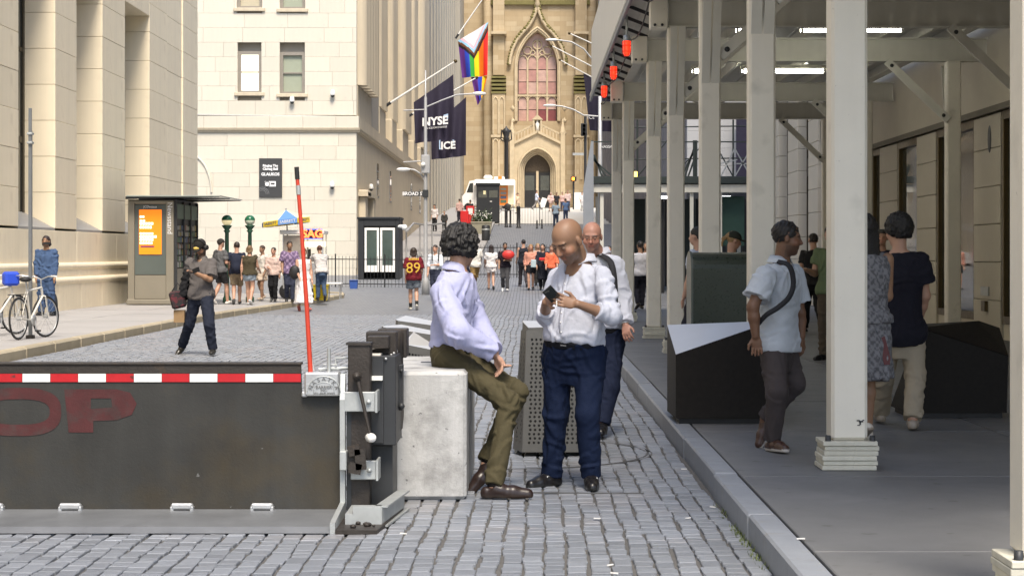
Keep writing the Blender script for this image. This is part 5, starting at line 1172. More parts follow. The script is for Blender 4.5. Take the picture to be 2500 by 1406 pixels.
# ogee hood mould with crockets
og = [(1244, 158), (1246, 140), (1252, 118), (1262, 98), (1276, 80), (1290, 66), (1300, 50), (1307, 32), (1311, 12), (1312, -8)]
hood = MB().tube([c_(a, b_, -.35) for a, b_ in og]+[c_(2*1312-a, b_, -.35) for a, b_ in og[::-1][1:]], .2, 6).build('hood_mould', M['brown2'], ch)
ck = MB()
for a, b_ in zip(og[:-1], og[1:]):
    for f_ in (0, .33, .66):
        for sgn in (1, -1):
            px = a[0]+(b_[0]-a[0])*f_-3; py = a[1]+(b_[1]-a[1])*f_-2; px = px if sgn == 1 else 2*1312-px; ck.ball(c_(px, py, -.4), rng.uniform(.13, .22), 6, 4)
ck.build('crockets', M['moss'], hood, kind='stuff')
MB().lathe([(.0, 1.6), (.15, 1.2), (.4, .9), (.2, .5), (.35, 0), (0, -.4)], c_(1312, 12, -.4), 10).build('finial', M['brown2'], hood)
MB().box(x0, x1, cD-.35, cD-.01, gz_(13), gz_(2)).build('string_course', M['moss'], ch)
# buttresses with set-offs and blind panels
for sx, xb0, xb1 in ((-1, 1202, 1234), (1, 1402, 1434)):
    a, b_ = wx(xb0, cD), wx(xb1, cD)
    bt = MB().box(a, b_, cD-1.6, cD-.01, 6, gz_(232)).box(a+.1, b_-.1, cD-1.1, cD-.01, gz_(186), 34).build('buttress', M['brown'], ch)
    for k in range(5): MB().prism([(a-.08, cD-1.7+k*.11, gz_(232-k*9.5)), (b_+.08, cD-1.7+k*.11, gz_(232-k*9.5)), (b_+.08, cD-1.7+k*.11, gz_(232-k*9.5)+.22), (a-.08, cD-1.7+k*.11, gz_(232-k*9.5)+.22)], (0, 1.6-k*.1, 0)).build('set_off', M['moss'], bt)
    for k in range(2):
        cx_ = a+(b_-a)*(.27+.46*k)
        for s_, a_, bot in ((252, 240, 330), (352, 342, 440)):
            g_ = gothic(cx_, (b_-a)*.19, gz_(s_), gz_(a_), 5); MB().tube([(cx_+(b_-a)*.19, cD-1.62, gz_(bot))]+[(x, cD-1.62, z) for x, z in g_]+[(cx_-(b_-a)*.19, cD-1.62, gz_(bot))], .09, 5).build('blind_panel', M['brown2'], bt)
    MB().box(a-.12, b_+.12, cD-1.75, cD-.02, gz_(338), gz_(332)).build('band', M['brown2'], bt)
    MB().box(a-.12, b_+.12, cD-1.75, cD-.02, gz_(88), gz_(82)).build('band', M['brown2'], bt)
    MB().lathe([(.62, 0), (.62, 26), (.0, 27)], (wx(xb0-8 if sx < 0 else xb1+8, cD), cD+.4, 6), 8).build('corner_shaft', M['brown'], ch)
    for py in (300, 330, 270): MB().lathe([(0, .6), (.1, .4), (.28, .2), (.12, 0), (0, -.2)], c_(1252 if sx < 0 else 1378, py, -1.0), 8).build('pinnacle_tip', M['brown2'], ch)
# aisle walls to the sides
for xa, xb in ((1128, 1194), (1446, 1520)):
    MB().box(wx(xa, cD), wx(xb, cD), cD+1.5, cD+4, 6, 34).build('aisle_wall', M['brown'], ch)
# portal: gabled porch with pierced balustrade and statue niche
pd2 = cD-2.2; px_ = lambda p: wx(p, pd2); pz = lambda y_: wz(y_, pd2); pmx = px_(1312)
pho = 62*pd2/F
po_ = gothic(pmx, ph*.99, pz(418), pz(362))
MB().holes([(pmx-pho, 6.2), (pmx+pho, 6.2), (pmx+pho, pz(352)), (pmx, pz(322)), (pmx-pho, pz(352))], [[(pmx-ph*.99, 6.3), (pmx+ph*.99, 6.3)]+po_], pd2, 2.1).build('porch_wall', M['brown2'], ch)
for k in range(4):
    g = k*.17; o_ = gothic(pmx, ph-.02-g, pz(418), pz(362)-g*1.0); MB().tube([(pmx+ph-.02-g, pd2-.05+k*.3, 6.3)]+[(x, pd2-.05+k*.3, z) for x, z in o_]+[(pmx-ph+.02+g, pd2-.05+k*.3, 6.3)], .11, 6).build('portal_order', M['brown2'], ch)
MB().prism([(x, pd2+1.2, z) for x, z in gothic(pmx, ph*.85, pz(417), pz(368))], (0, .05, 0)).build('tympanum', mat('carved_tympanum', (.08, .06, .04), .85, var=.5, scale=5, bump=.05, bscale=7), ch)
MB().box(pmx-ph*.85, pmx+ph*.85, pd2+1.2, pd2+1.3, 6.3, pz(417)).build('door_recess', M['frame'], ch)
for a, b_ in ((1277, 1309), (1315, 1346)):
    d = MB().box(px_(a), px_(b_), pd2+1.1, pd2+1.19, 6.35, pz(421)).build('door', M['black'], ch); MB().box(px_(a)+.2, px_(b_)-.2, pd2+1.08, pd2+1.095, 8.2, pz(428)).build('pane', M['glass'], d)
MB().box(px_(1309), px_(1315), pd2+1.0, pd2+1.15, 6.35, pz(417)).build('door_post', M['brown2'], ch)
for sgn in (-1, 1):
    MB().bar((pmx, pd2-.1, pz(322)), (pmx+sgn*pho, pd2-.1, pz(352)), .35, .25).build('gable_coping', M['brown2'], ch)
    MB().bar((pmx, pd2+.3, pz(301)), (pmx+sgn*pho, pd2+.3, pz(330)), .2, .2).build('balustrade_rail', M['brown2'], ch)
    for k in range(1, 8):
        x = pmx+sgn*pho*k/8; z = pz(322)+(pz(352)-pz(322))*k/8; MB().box(x-.07, x+.07, pd2+.2, pd2+.35, z, z+.85).build('baluster', M['brown2'], ch)
    p = MB().box(pmx+sgn*pho-.25, pmx+sgn*pho+.25, pd2-.3, pd2+.3, 6.2, pz(325), .04); p.lathe([(.35, 0), (.12, 1.0), (0, 1.6)], (pmx+sgn*pho, pd2, pz(325)), 6); p.build('porch_pier', M['brown2'], ch)
MB().box(pmx-pho, pmx+pho, pd2+.1, pd2+2.15, pz(360), pz(350)).build('porch_roof', M['brown2'], ch)
n_ = MB().box(pmx-.5, pmx+.5, pd2-.1, pd2+.5, pz(325), pz(322)).box(pmx-.48, pmx-.3, pd2-.1, pd2+.4, pz(322), pz(292)).box(pmx+.3, pmx+.48, pd2-.1, pd2+.4, pz(322), pz(292)).box(pmx-.48, pmx+.48, pd2+.3, pd2+.4, pz(322), pz(292)); n_.prism([(pmx-.6, pd2-.15, pz(293)), (pmx+.6, pd2-.15, pz(293)), (pmx, pd2-.15, pz(280))], (0, .6, 0)); n_.build('niche', M['brown2'], ch)
MB().lathe([(.0, 0), (.2, .0), (.17, .5), (.22, .8), (.1, .95), (.11, 1.1), (0, 1.22)], (pmx, pd2+.1, pz(322)), 10).build('statue', M['bright'], ch)
for k in range(4): MB().box(pmx-pho-.6+k*.1, pmx+pho+.6-k*.1, pd2-1.6+k*.35, pd2+1.1, 6.0+k*.1, 6.1+k*.1).build('step', M['walk2'], ch)
# ================================================================== things at the head of the street
t = thing('food_truck', 'white food truck with orange panels parked in front of the church', 'truck', (wx(1195, 166), 167, gz(166))); D = 166; X = lambda p: wx(p, D); Z = lambda p: wz(p, D); g0 = gz(D)
wt_ = mat('truck_white', (.8, .78, .74), .4, var=.05); orn = mat('truck_orange', (.75, .22, .03), .4, var=.12)
MB().box(X(1158), X(1258), D, D+2.2, g0+.45, Z(438), .12).build('box_body', wt_, t)
cabv = [(X(1130), g0+.45), (X(1158), g0+.45), (X(1158), Z(440)), (X(1146), Z(442)), (X(1136), Z(470)), (X(1128), Z(480))]
MB().prism([(x, D+.1, z) for x, z in cabv], (0, 2, 0)).build('cab', wt_, t); MB().prism([(X(1139), D+.08, Z(470)), (X(1155), D+.08, Z(470)), (X(1155), D+.08, Z(447)), (X(1147), D+.08, Z(448))], (0, .03, 0)).build('cab_window', M['glass'], t)
MB().box(X(1220), X(1252), D-.06, D-.01, g0+.5, Z(440)).build('orange_panel', orn, t)
MB().box(X(1240), X(1254), D-.12, D-.07, Z(500), Z(445)).build('menu_board', mat('menu_white', (.8, .7, .5), .5, var=.25, scale=3), t)
for k in range(5): MB().box(X(1222), X(1236), D-.1, D-.065, Z(455+k*10), Z(449+k*10)).build('menu_picture', gcols[(k*2+3) % 7], t)
MB().box(X(1180), X(1202), D+.5, D+1.6, Z(438), Z(427), .15).build('roof_unit', wt_, t); MB().box(X(1206), X(1232), D+.5, D+1.6, Z(438), Z(431), .05).build('roof_vent', wt_, t); MB().box(X(1216), X(1225), D+.4, D+.6, Z(440), Z(430)).build('roof_lamp', orn, t)
MB().prism([(X(1158), D-.9, Z(452)), (X(1256), D-.9, Z(452)), (X(1256), D, Z(440)), (X(1158), D, Z(440))], (0, 0, -.05)).build('awning', wt_, t)
for px in (1143, 1240): MB().lathe([(0, .12), (.3, .12), (.36, 0), (.3, -.12), (0, -.12)], (X(px), D, g0+.36), 14, (0, -1, 0)).build('wheel', M['black'], t)
MB().box(X(1166), X(1182), D-.05, D-.02, Z(450), Z(440)).build('yellow_sign', mat('truck_yellow', (.75, .5, .02), .5), t)
D = 134; g0 = gz(D)+.1; t = thing('black_booth', 'black security booth standing at the head of the street', 'booth', (wx(1191, D), D, g0)); X = lambda p: wx(p, D); Z = lambda p: wz(p, D)
MB().box(X(1163), X(1219), D, D+1.7, g0, Z(448), .03).build('body', M['booth'], t); MB().box(X(1161), X(1221), D-.08, D+1.8, Z(452), Z(447)).build('roof', M['booth'], t)
for a, b_ in ((1168, 1189), (1194, 1215)): MB().box(X(a), X(b_), D-.012, D-.003, Z(483), Z(465)).build('window', M['glass'], t)
MB().box(X(1180), X(1186), D-.02, D-.013, Z(475), Z(466)).build('notice', M['uw'], t); MB().box(X(1196), X(1201), D-.02, D-.003, Z(493), Z(491)).build('door_plate', M['white'], t)
for px, py, D, lab in ((1134, 515, 121, 'plain red newspaper box beside the planter'), (1148, 503, 126, 'red newspaper box with white paper in its window')):
    x = wx(px, D); g0 = gz(D)+.13; t = thing('newspaper_box', lab, 'newspaper box', (x, D, g0), 'red newspaper boxes'); zt = wz(py, D); hw = 10*D/F
    MB().box(x-hw, x+hw, D, D+.45, g0+.25, zt, .03).build('body', M['red'], t); MB().box(x-hw*.8, x+hw*.8, D+.08, D+.38, g0, g0+.25).build('base', M['red'], t); MB().box(x-hw*.6, x+hw*.6, D-.012, D-.002, zt-.55, zt-.15).build('window', M['white'] if px > 1140 else M['red'], t)
D = 117; x0, x1 = wx(1150, D), wx(1200, D); g0 = gz(D)+.13; t = thing('planter', 'square concrete planter with white flowers on the far pavement', 'planter', ((x0+x1)/2, D+.6, g0))
MB().prism([(x0+.08, D, g0), (x1-.08, D, g0), (x1, D, wz(545, D)), (x0, D, wz(545, D))], (0, 1.2, 0)).build('tub', mat('planter_concrete', (.24, .225, .17), .8, var=.15), t)
MB().box(x0-.03, x1+.03, D-.04, D+1.24, wz(545, D), wz(541, D), .02).build('rim', mat('planter_rim', (.27, .25, .19), .8), t)
gl = MB(); wf_ = MB(); r3 = random.Random(5)
for k in range(900):
    p = Vector((r3.uniform(x0, x1), r3.uniform(D, D+1.2), wz(543, D)+abs(r3.gauss(0, .28)))); a = r3.uniform(0, 6.28); l = r3.uniform(.05, .12); q = Vector((math.cos(a), math.sin(a), r3.uniform(-.3, .8)))*l; s_ = Vector((-math.sin(a), math.cos(a), .3))*l*.4
    gl.add([p-s_, p+q, p+s_, p-q], [(0, 1, 2, 3)])
    if k % 11 == 0: wf_.ball(p+Vector((0, 0, .12)), .045, 6, 4)
gl.build('foliage', mat('planter_leaves', (.05, .085, .03), .7, var=.4, isl=.4), t, kind='stuff'); wf_.build('flowers', M['white'], t, kind='stuff')
D = 110; t = thing('litter_bin', 'dark round litter bin beside the planter', 'bin', (wx(1186, D), D, gz(D)+.13)); MB().lathe([(0, 0), (.22, 0), (.24, .1), (.24, .85), (.2, .9), (.0, .92)], (wx(1186, D), D, gz(D)+.13), 16).build('drum', M['dark'], t)
MB().lathe([(.25, .6), (.26, .62), (.26, .66), (.25, .68)], (wx(1186, D), D, gz(D)+.13), 16).build('hoop', M['galv'], t)
for px, py, D, lab, r_ in ((1236, 512, 128, 'left of the two tall black bollards at the barrier', .1), (1246, 512, 128, 'right of the two tall black bollards at the barrier', .07), (1266, 503, 127, 'widest black bollard at the barrier', .13), (1311, 537, 126, 'left short black bollard in the roadway', .05), (1323, 535, 126, 'right short black bollard in the roadway', .05)):
    g0 = gz(D); h = wz(py, D)-g0; t = MB().lathe([(0, 0), (r_*1.3, 0), (r_*1.3, .06), (r_, .1), (r_, h-.12), (r_*1.1, h-.1), (r_*.8, h-.02), (0, h)], (wx(px, D), D, g0), 12).build('bollard', M['iron'], None, lab, 'bollard', 'black bollards at the head of the street')
fence('low steel barrier fence across the head of the street', [(wx(1218, 130), 130), (wx(1360, 130), 130)], 1.35, .2)
fence('dark church railing right of the portal', [(wx(1380, 190), 190), (wx(1450, 190), 190)], 1.5, .25)
fence('dark church railing left of the portal', [(wx(1120, 190), 190), (wx(1262, 190), 190)], 1.5, .25)
for px, lab in ((1253, 'sandwich board with pale menu beside the food truck'),):
    D = 160; x = wx(px, D); g0 = gz(D); t = thing('sandwich_board', lab, 'sign', (x, D, g0))
    for s in (-1, 1): MB().prism([(x+s*.32-.02, D-.3, g0), (x+s*.32+.02, D-.3, g0), (x+.02, D-.3, g0+1.1), (x-.02, D-.3, g0+1.1)], (0, .6, 0)).build('leaf', M['uw'], t)
b = MB().bar(P(1322, 508, 175), P(1330, 484, 175), .5, .05, (0, 1, 0)); b.build('leaning_board', M['white'], None, 'white board leaning on the church steps', 'board')
MB().box(wx(1360, 165), wx(1392, 165), 165, 166.2, gz(165), wz(487, 165), .05).build('stone_bench', mat('bench_stone', (.5, .43, .32), .8), None, 'pale stone block seat where people gather by the church', 'seat')
MB().box(wx(1402, 168), wx(1424, 168), 168, 168.1, gz(168)+.1, wz(470, 168)).build('white_panel', M['white'], None, 'white display panel standing right of the gathered people', 'panel')
# ================================================================== people: implicit-surface figures meshed with surface nets
V3 = lambda *a: np.array(a, dtype=np.float64)
def nrm(v): return v/max(1e-9, np.linalg.norm(v))
class Sdf:
    def __init__(s): s.pr = []; s.clips = []
    def cone(s, a, b, ra, rb, k=.02, cap='', op='add'):
        a, b = np.asarray(a, float), np.asarray(b, float); m = max(ra, rb); s.pr.append(('cone', np.minimum(a, b)-m, np.maximum(a, b)+m, (a, b, ra, rb, cap), k, op)); return s
    def ell(s, c, ax, r, k=.02, op='add'):
        c = np.asarray(c, float); m = max(r); s.pr.append(('ell', c-m, c+m, (c, ax, r), k, op)); return s
    def loft(s, st, k=.02, n=2.3, op='add'):
        c = np.array([q[0] for q in st]); m = max(max(q[3], q[4]) for q in st); s.pr.append(('loft', c.min(0)-m, c.max(0)+m, (st, n), k, op)); return s
    def ev(s, kind, d, X, Y, Z):
        if kind == 'cone':
            a, b, ra, rb, cap = d; ab = b-a; L2 = ab@ab+1e-12; px, py, pz = X-a[0], Y-a[1], Z-a[2]
            tu = (px*ab[0]+py*ab[1]+pz*ab[2])/L2; t = np.clip(tu, 0, 1)
            r = np.sqrt((px-t*ab[0])**2+(py-t*ab[1])**2+(pz-t*ab[2])**2)-(ra+(rb-ra)*t)
            if 'b' in cap: r = np.maximum(r, (tu-1)*math.sqrt(L2))
            if 'a' in cap: r = np.maximum(r, -tu*math.sqrt(L2))
            return r
        if kind == 'ell':
            c, ax, rr = d; px, py, pz = X-c[0], Y-c[1], Z-c[2]; k0 = 0; k1 = 0
            for i in range(3):
                q = px*ax[i][0]+py*ax[i][1]+pz*ax[i][2]; k0 = k0+(q/rr[i])**2; k1 = k1+(q/rr[i]**2)**2
            k0 = np.sqrt(k0); return k0*(k0-1)/np.maximum(np.sqrt(k1), 1e-6)
        st, n = d; c0 = st[0][0]; A = nrm(st[-1][0]-c0); si = np.array([(q[0]-c0)@A for q in st])
        px, py, pz = X-c0[0], Y-c0[1], Z-c0[2]; S_ = px*A[0]+py*A[1]+pz*A[2]; sc = np.clip(S_, si[0], si[-1]); f = lambda v: np.interp(sc, si, v)
        c = [f([q[0][i]-c0[i] for q in st]) for i in range(3)]; ex, ey, ez = px-c[0], py-c[1], pz-c[2]
        r_ = [f([q[1][i] for q in st]) for i in range(3)]; w_ = [f([q[2][i] for q in st]) for i in range(3)]
        u = ex*r_[0]+ey*r_[1]+ez*r_[2]; v = ex*w_[0]+ey*w_[1]+ez*w_[2]; hw = f([q[3] for q in st]); hd = f([q[4] for q in st])
        dd = ((np.abs(u/hw)**n+np.abs(v/hd)**n)**(1/n)-1)*np.minimum(hw, hd)
        return np.maximum(dd, np.maximum(si[0]-S_, S_-si[-1]))
    def mesh(s, vox):
        lo = np.min([p[1] for p in s.pr if p[5] == 'add'], 0)-3*vox; hi = np.max([p[2] for p in s.pr if p[5] == 'add'], 0)+3*vox
        n = np.ceil((hi-lo)/vox).astype(int)+1; g = [lo[i]+vox*np.arange(n[i]) for i in range(3)]
        F_ = np.full(n, .3, dtype=np.float32)
        for kind, a, b, d, k, op in s.pr:
            mg = k+3*vox; i0 = np.maximum(0, np.floor((a-mg-lo)/vox).astype(int)); i1 = np.minimum(n, np.ceil((b+mg-lo)/vox).astype(int)+1)
            if (i1 <= i0).any(): continue
            sl_ = tuple(slice(i0[q], i1[q]) for q in range(3))
            e = s.ev(kind, d, g[0][sl_[0]][:, None, None], g[1][sl_[1]][None, :, None], g[2][sl_[2]][None, None, :]).astype(np.float32); o = F_[sl_]
            if op == 'add':
                h = np.clip(.5+.5*(o-e)/k, 0, 1); F_[sl_] = o+(e-o)*h-k*h*(1-h)
            else:
                h = np.clip(.5-.5*(o+e)/k, 0, 1); F_[sl_] = o+(-e-o)*h+k*h*(1-h)
        for pt, nn in s.clips:
            e = ((g[0]-pt[0])*nn[0])[:, None, None]+((g[1]-pt[1])*nn[1])[None, :, None]+((g[2]-pt[2])*nn[2])[None, None, :]
            F_ = np.maximum(F_, e.astype(np.float32))
        return surface_nets(F_, lo, vox)
def surface_nets(F_, lo, vox):
    ins = F_ < 0; nx, ny, nz = F_.shape
    cnt = np.zeros((nx-1, ny-1, nz-1), np.int8); offs = [(i, j, k) for i in (0, 1) for j in (0, 1) for k in (0, 1)]
    for i, j, k in offs: cnt += ins[i:nx-1+i, j:ny-1+j, k:nz-1+k]
    cells = np.argwhere((cnt > 0) & (cnt < 8))
    if len(cells) == 0: return np.zeros((0, 3)), []
    val = {o: F_[cells[:, 0]+o[0], cells[:, 1]+o[1], cells[:, 2]+o[2]] for o in offs}
    acc = np.zeros((len(cells), 3)); num = np.zeros(len(cells))
    for a in offs:
        for ax in range(3):
            if a[ax] == 1: continue
            b = list(a); b[ax] = 1; b = tuple(b); va, vb = val[a], val[b]; m = (va < 0) != (vb < 0); t = np.where(m, va/np.where(m, va-vb, 1), 0)
            p = np.array(a, float)[None, :].repeat(len(cells), 0); p[:, ax] += t; acc[m] += p[m]; num[m] += 1
    verts = lo+(cells+acc/num[:, None])*vox
    idx = np.full(cnt.shape, -1, np.int32); idx[cells[:, 0], cells[:, 1], cells[:, 2]] = np.arange(len(cells)); quads = []
    for ax in range(3):
        u, v = (ax+1) % 3, (ax+2) % 3
        s0 = [slice(None)]*3; s1 = [slice(None)]*3; s0[ax] = slice(0, -1); s1[ax] = slice(1, None)
        a, b = ins[tuple(s0)], ins[tuple(s1)]; e = np.argwhere(a != b); ok = (e[:, u] > 0) & (e[:, v] > 0) & (e[:, u] < F_.shape[u]-1) & (e[:, v] < F_.shape[v]-1); e = e[ok]
        if len(e) == 0: continue
        fl = a[e[:, 0], e[:, 1], e[:, 2]]
        def c(du, dv):
            q = e.copy(); q[:, u] -= du; q[:, v] -= dv; return idx[q[:, 0], q[:, 1], q[:, 2]]
        q = np.stack([c(1, 1), c(0, 1), c(0, 0), c(1, 0)], 1); q[~fl] = q[~fl][:, ::-1]; quads.append(q)
    return verts, np.concatenate(quads)
M['skin'] = mat('skin', (1, 1, 1), .5, var=.05, scale=25, attr=True, bump=.0006, bscale=250)
M['cloth'] = mat('woven_cloth', (1, 1, 1), .85, var=.06, scale=18, attr=True, bump=.005, bscale=24, spec=.2)
M['leather'] = mat('shoe_leather', (1, 1, 1), .33, var=.12, scale=30, attr=True)
M['hair'] = mat('hair', (1, 1, 1), .55, var=.35, scale=60, attr=True, bump=.004, bscale=140)
def grain(v, seed, wl=(.07, .16), aniso=(1, 1, 1)):
    r = np.random.RandomState(seed); w = v+.025*np.sin(v[:, [1, 2, 0]]*23+r.rand(3)*6); out = np.zeros(len(v))
    for i in range(5):
        k = nrm(r.randn(3)*np.array(aniso))*2*math.pi/r.uniform(*wl); out += (1-2*np.abs(np.sin(.5*(w@k)+r.rand()*6)))*np.clip(.5+.8*np.sin(v@(r.randn(3)*9)+r.rand()*6), 0, 1.3)
    return out/2.6
def creases(v, n_, seed, vox, aniso):
    """separate sharp cloth creases: a ridge with a trough beside it, each with its own place, run and bend"""
    r = np.random.RandomState(seed+11); out = np.zeros(len(v)); ext = v.max(0)-v.min(0); cnt = int(26+70*min(1.2, ext[2]))
    for i in range(cnt):
        q = r.randint(len(v)); c = v[q]; nn = n_[q]; t = nrm(np.cross(nn, r.randn(3)*np.array(aniso)+1e-6)); t = nrm(np.cross(nn, np.cross(t, nn))); k = np.cross(nn, t)
        w = max(1.5*vox, r.uniform(.010, .018)); L = r.uniform(.05, .16); d = v-c; y = d@t; x = d@k+r.uniform(-1.5, 1.5)*y*y*2; z = d@nn
        out += r.uniform(.5, 1.2)*(np.exp(-(x/w)**2)-.75*np.exp(-((x-1.7*w)/(1.1*w))**2))*np.exp(-(y/L)**2)*(np.abs(z) < .08)
    return np.clip(out, -1.6, 1.6)
def sdf_obj(name, sdf, vox, m_, parent, col, folds=0, seed=0, wl=(.07, .16), aniso=(1, 1, 1)):
    v, q = sdf.mesh(vox)
    me = bpy.data.meshes.new(name); me.vertices.add(len(v)); me.loops.add(len(q)*4); me.polygons.add(len(q))
    me.vertices.foreach_set('co', v.astype(np.float32).ravel()); me.loops.foreach_set('vertex_index', q.ravel().astype(np.int32))
    me.polygons.foreach_set('loop_start', np.arange(0, len(q)*4, 4, dtype=np.int32)); me.polygons.foreach_set('loop_total', np.full(len(q), 4, np.int32)); me.update(calc_edges=True)
    if folds:
        n_ = np.zeros(len(v)*3, np.float32); me.vertices.foreach_get('normal', n_); n_ = n_.reshape(-1, 3); dsp = folds*(grain(v, seed, wl, aniso)*(1 if name == 'hair' else .38)+(0 if name == 'hair' else creases(v, n_, seed, vox, aniso))); v = v+n_*dsp[:, None]
    c = np.empty((len(v), 4), np.float32); c[:, 3] = 1; c[:, :3] = col(v) if callable(col) else col
    base = wloc(parent); v = v-np.array(base)
    me.vertices.foreach_set('co', v.astype(np.float32).ravel()); me.polygons.foreach_set('use_smooth', [True]*len(q))
    ca = me.color_attributes.new('Col', 'FLOAT_COLOR', 'POINT'); ca.data.foreach_set('color', c.ravel()); me.update()
    return link(name, me, m_, parent, base)
def dens(st, k=4):
    """smooth the station list (Catmull-Rom)"""
    out = []; n = len(st)
    for i in range(n-1):
        p = [st[max(0, i-1)], st[i], st[i+1], st[min(n-1, i+2)]]
        for j in range(k):
            t = j/k; w = (-.5*t+t*t-.5*t**3, 1-2.5*t*t+1.5*t**3, .5*t+2*t*t-1.5*t**3, -.5*t*t+.5*t**3)
            out.append(tuple(sum(w[q]*np.asarray(p[q][z]) for q in range(4)) for z in range(5)))
    return out+[st[-1]]
SK = dict(light=(.46, .265, .185), pale=(.40, .205, .15), tan=(.27, .152, .093), olive=(.31, .175, .105), brown=(.15, .075, .042), dark=(.075, .04, .025))
def person(label, J, **S):
    g = lambda k, d=None: S.get(k, d)
    h = g('h', 1.75); s = h/1.75; vox = g('vox', .02); near = vox < .011; sk = np.array(SK[g('skin', 'light')]); gi = g('girth', 1.0); belly = g('belly', 0.0)*s
    J = {k: np.asarray(v, float) for k, v in J.items()}
    gp_ = (J['ankL']+J['ankR'])/2; t = thing('person', label, 'person', (gp_[0], gp_[1], g('ground', 0)), g('group'))
    pm = (J['hipL']+J['hipR'])/2; nk = J['neck']; a = nk-pm; L = np.linalg.norm(a); A = a/L; rp = nrm(J['hipR']-J['hipL']); rs = nrm(J['shR']-J['shL'])
    def stn(fr, hw, hd, off=0, fwd=0):
        c = pm+a*fr; r = nrm(rp*(1-np.clip(fr, 0, 1))+rs*np.clip(fr, 0, 1)); f = nrm(np.cross(A, r)); r = nrm(np.cross(f, A))
        bb = belly*math.exp(-((fr-.30)/.24)**2); return (c+f*(bb*.55+fwd), r, f, (hw*s+bb*.45)*gi**(1 if fr < .8 else .4)+off, (hd*s+bb*.55)*gi**(1 if fr < .8 else .4)+off)
    base = [(-.34, .09, .085), (-.18, .125, .1), (-.02, .170, .115), (.2, .150, .105), (.45, .155, .112), (.68, .172, .122), (.86, .170, .098), (1.0, .085, .07)]
    def torso(f0, f1, off, offs=None):
        fr = [b[0] for b in base]; xs = sorted(set([f0, f1]+[x for x in fr if f0 < x < f1]))
        return dens([stn(x, np.interp(x, fr, [b[1] for b in base]), np.interp(x, fr, [b[2] for b in base]), off+(offs(x) if offs else 0)) for x in xs])
    # ---- head frame
    hf = nrm(J['hf']); hu = nrm(J.get('hu', V3(0, 0, 1))); hr = nrm(np.cross(hf, hu)); hu = np.cross(hr, hf); hc = J['head']; ax = (hr, hf, hu); k_ = s*g('headsize', 1.0)
    def hp(x, y, z): return hc+(hr*x+hf*y+hu*z)*k_
    def rr(*r): return tuple(q*k_ for q in r)
    B = Sdf()
    B.loft(torso(-.18, 1.0, -.014), .02)
    B.ell(hp(0, -.014, .032), ax, rr(.077, .097, .088), .02).ell(hp(0, .022, -.045), ax, rr(.060, .070, .074), .03)
    B.cone(nk-A*.03, hp(0, -.022, -.07), .060*s*g('neckw', 1), .054*s*g('neckw', 1), .02)
    if near:
        B.ell(hp(0, .058, -.098), ax, rr(.027, .026, .022), .02).cone(hp(0, .086, .012), hp(0, .106, -.026), .009*k_, .0135*k_, .012).ell(hp(.0, .094, -.03), ax, rr(.019, .012, .009), .008)
        B.ell(hp(0, .074, .028), ax, rr(.052, .016, .011), .015)
        for q in (-1, 1):
            B.ell(hp(q*.031, .097, .004), ax, rr(.019, .015, .011), .012, 'sub').ell(hp(q*.031, .078, .002), ax, rr(.0135, .0125, .0105), .004).ell(hp(q*.042, .055, -.03), ax, rr(.027, .03, .026), .02)
            B.ell(hp(q*.079, -.008, -.008), ax, rr(.010, .018, .030), .005)
        B.ell(hp(0, .083, -.056), ax, rr(.024, .012, .0065), .006).ell(hp(0, .081, -.067), ax, rr(.021, .012, .007), .006)
    else:
        B.cone(hp(0, .086, .01), hp(0, .102, -.026), .01*k_, .015*k_, .012)
        for q in (-1, 1): B.ell(hp(q*.078, -.008, -.008), ax, rr(.014, .022, .033), .008)
    thin = g('thin', 1.0)
    for q in 'LR':
        sh, el, wr = J['sh'+q], J['el'+q], J['wr'+q]; aw = g('armw', 1.0)*s
        B.cone(sh, el, .052*aw, .042*aw, .03).cone(el, el+(wr-el)*.35, .043*aw, .042*aw, .02).cone(el+(wr-el)*.35, wr, .042*aw, .029*aw, .02)
        hd = nrm(J.get('hd'+q, wr+(wr-el))-wr); side = J.get('hs'+q)
        if side is None: side = nrm(np.cross(hd, nrm(np.cross(V3(0, 0, 1), rs)) if abs(hd[2]) > .5 else V3(0, 0, 1)))
        side = nrm(side-hd*(side@hd)); pn = np.cross(hd, side)*g('palm'+q, 1); cur = g('curl'+q, .5)
        pc = wr+hd*.05*s; B.ell(pc, (side, hd, pn), (.040*s, .055*s, .016*s), .012)
        if near:
            for i, (o_, ln) in enumerate(((-.031, .85), (-.0105, 1), (.0105, .97), (.031, .78))):
                b0 = wr+hd*.088*s+side*o_*s; d1 = nrm(hd+pn*cur*.8+side*o_*4); p1 = b0+d1*.042*ln*s; d2 = nrm(hd+pn*cur*2.4); p2 = p1+d2*.036*ln*s
                B.cone(b0-d1*.01, p1, .0098*s, .0088*s, .005).cone(p1, p2, .0088*s, .0072*s, .004)
            tb = wr+hd*.03*s-side*.03*s*g('thumb'+q, 1); td_ = nrm(hd*.8-side*.62*g('thumb'+q, 1)+pn*.45); B.cone(tb, tb+td_*.04*s, .0125*s, .0105*s, .008).cone(tb+td_*.04*s, tb+nrm(td_+hd*.5)*.072*s, .0105*s, .008*s, .005)
        else:
            B.cone(wr+hd*.08*s, wr+hd*.15*s+pn*.03*cur, .026*s, .018*s, .015)
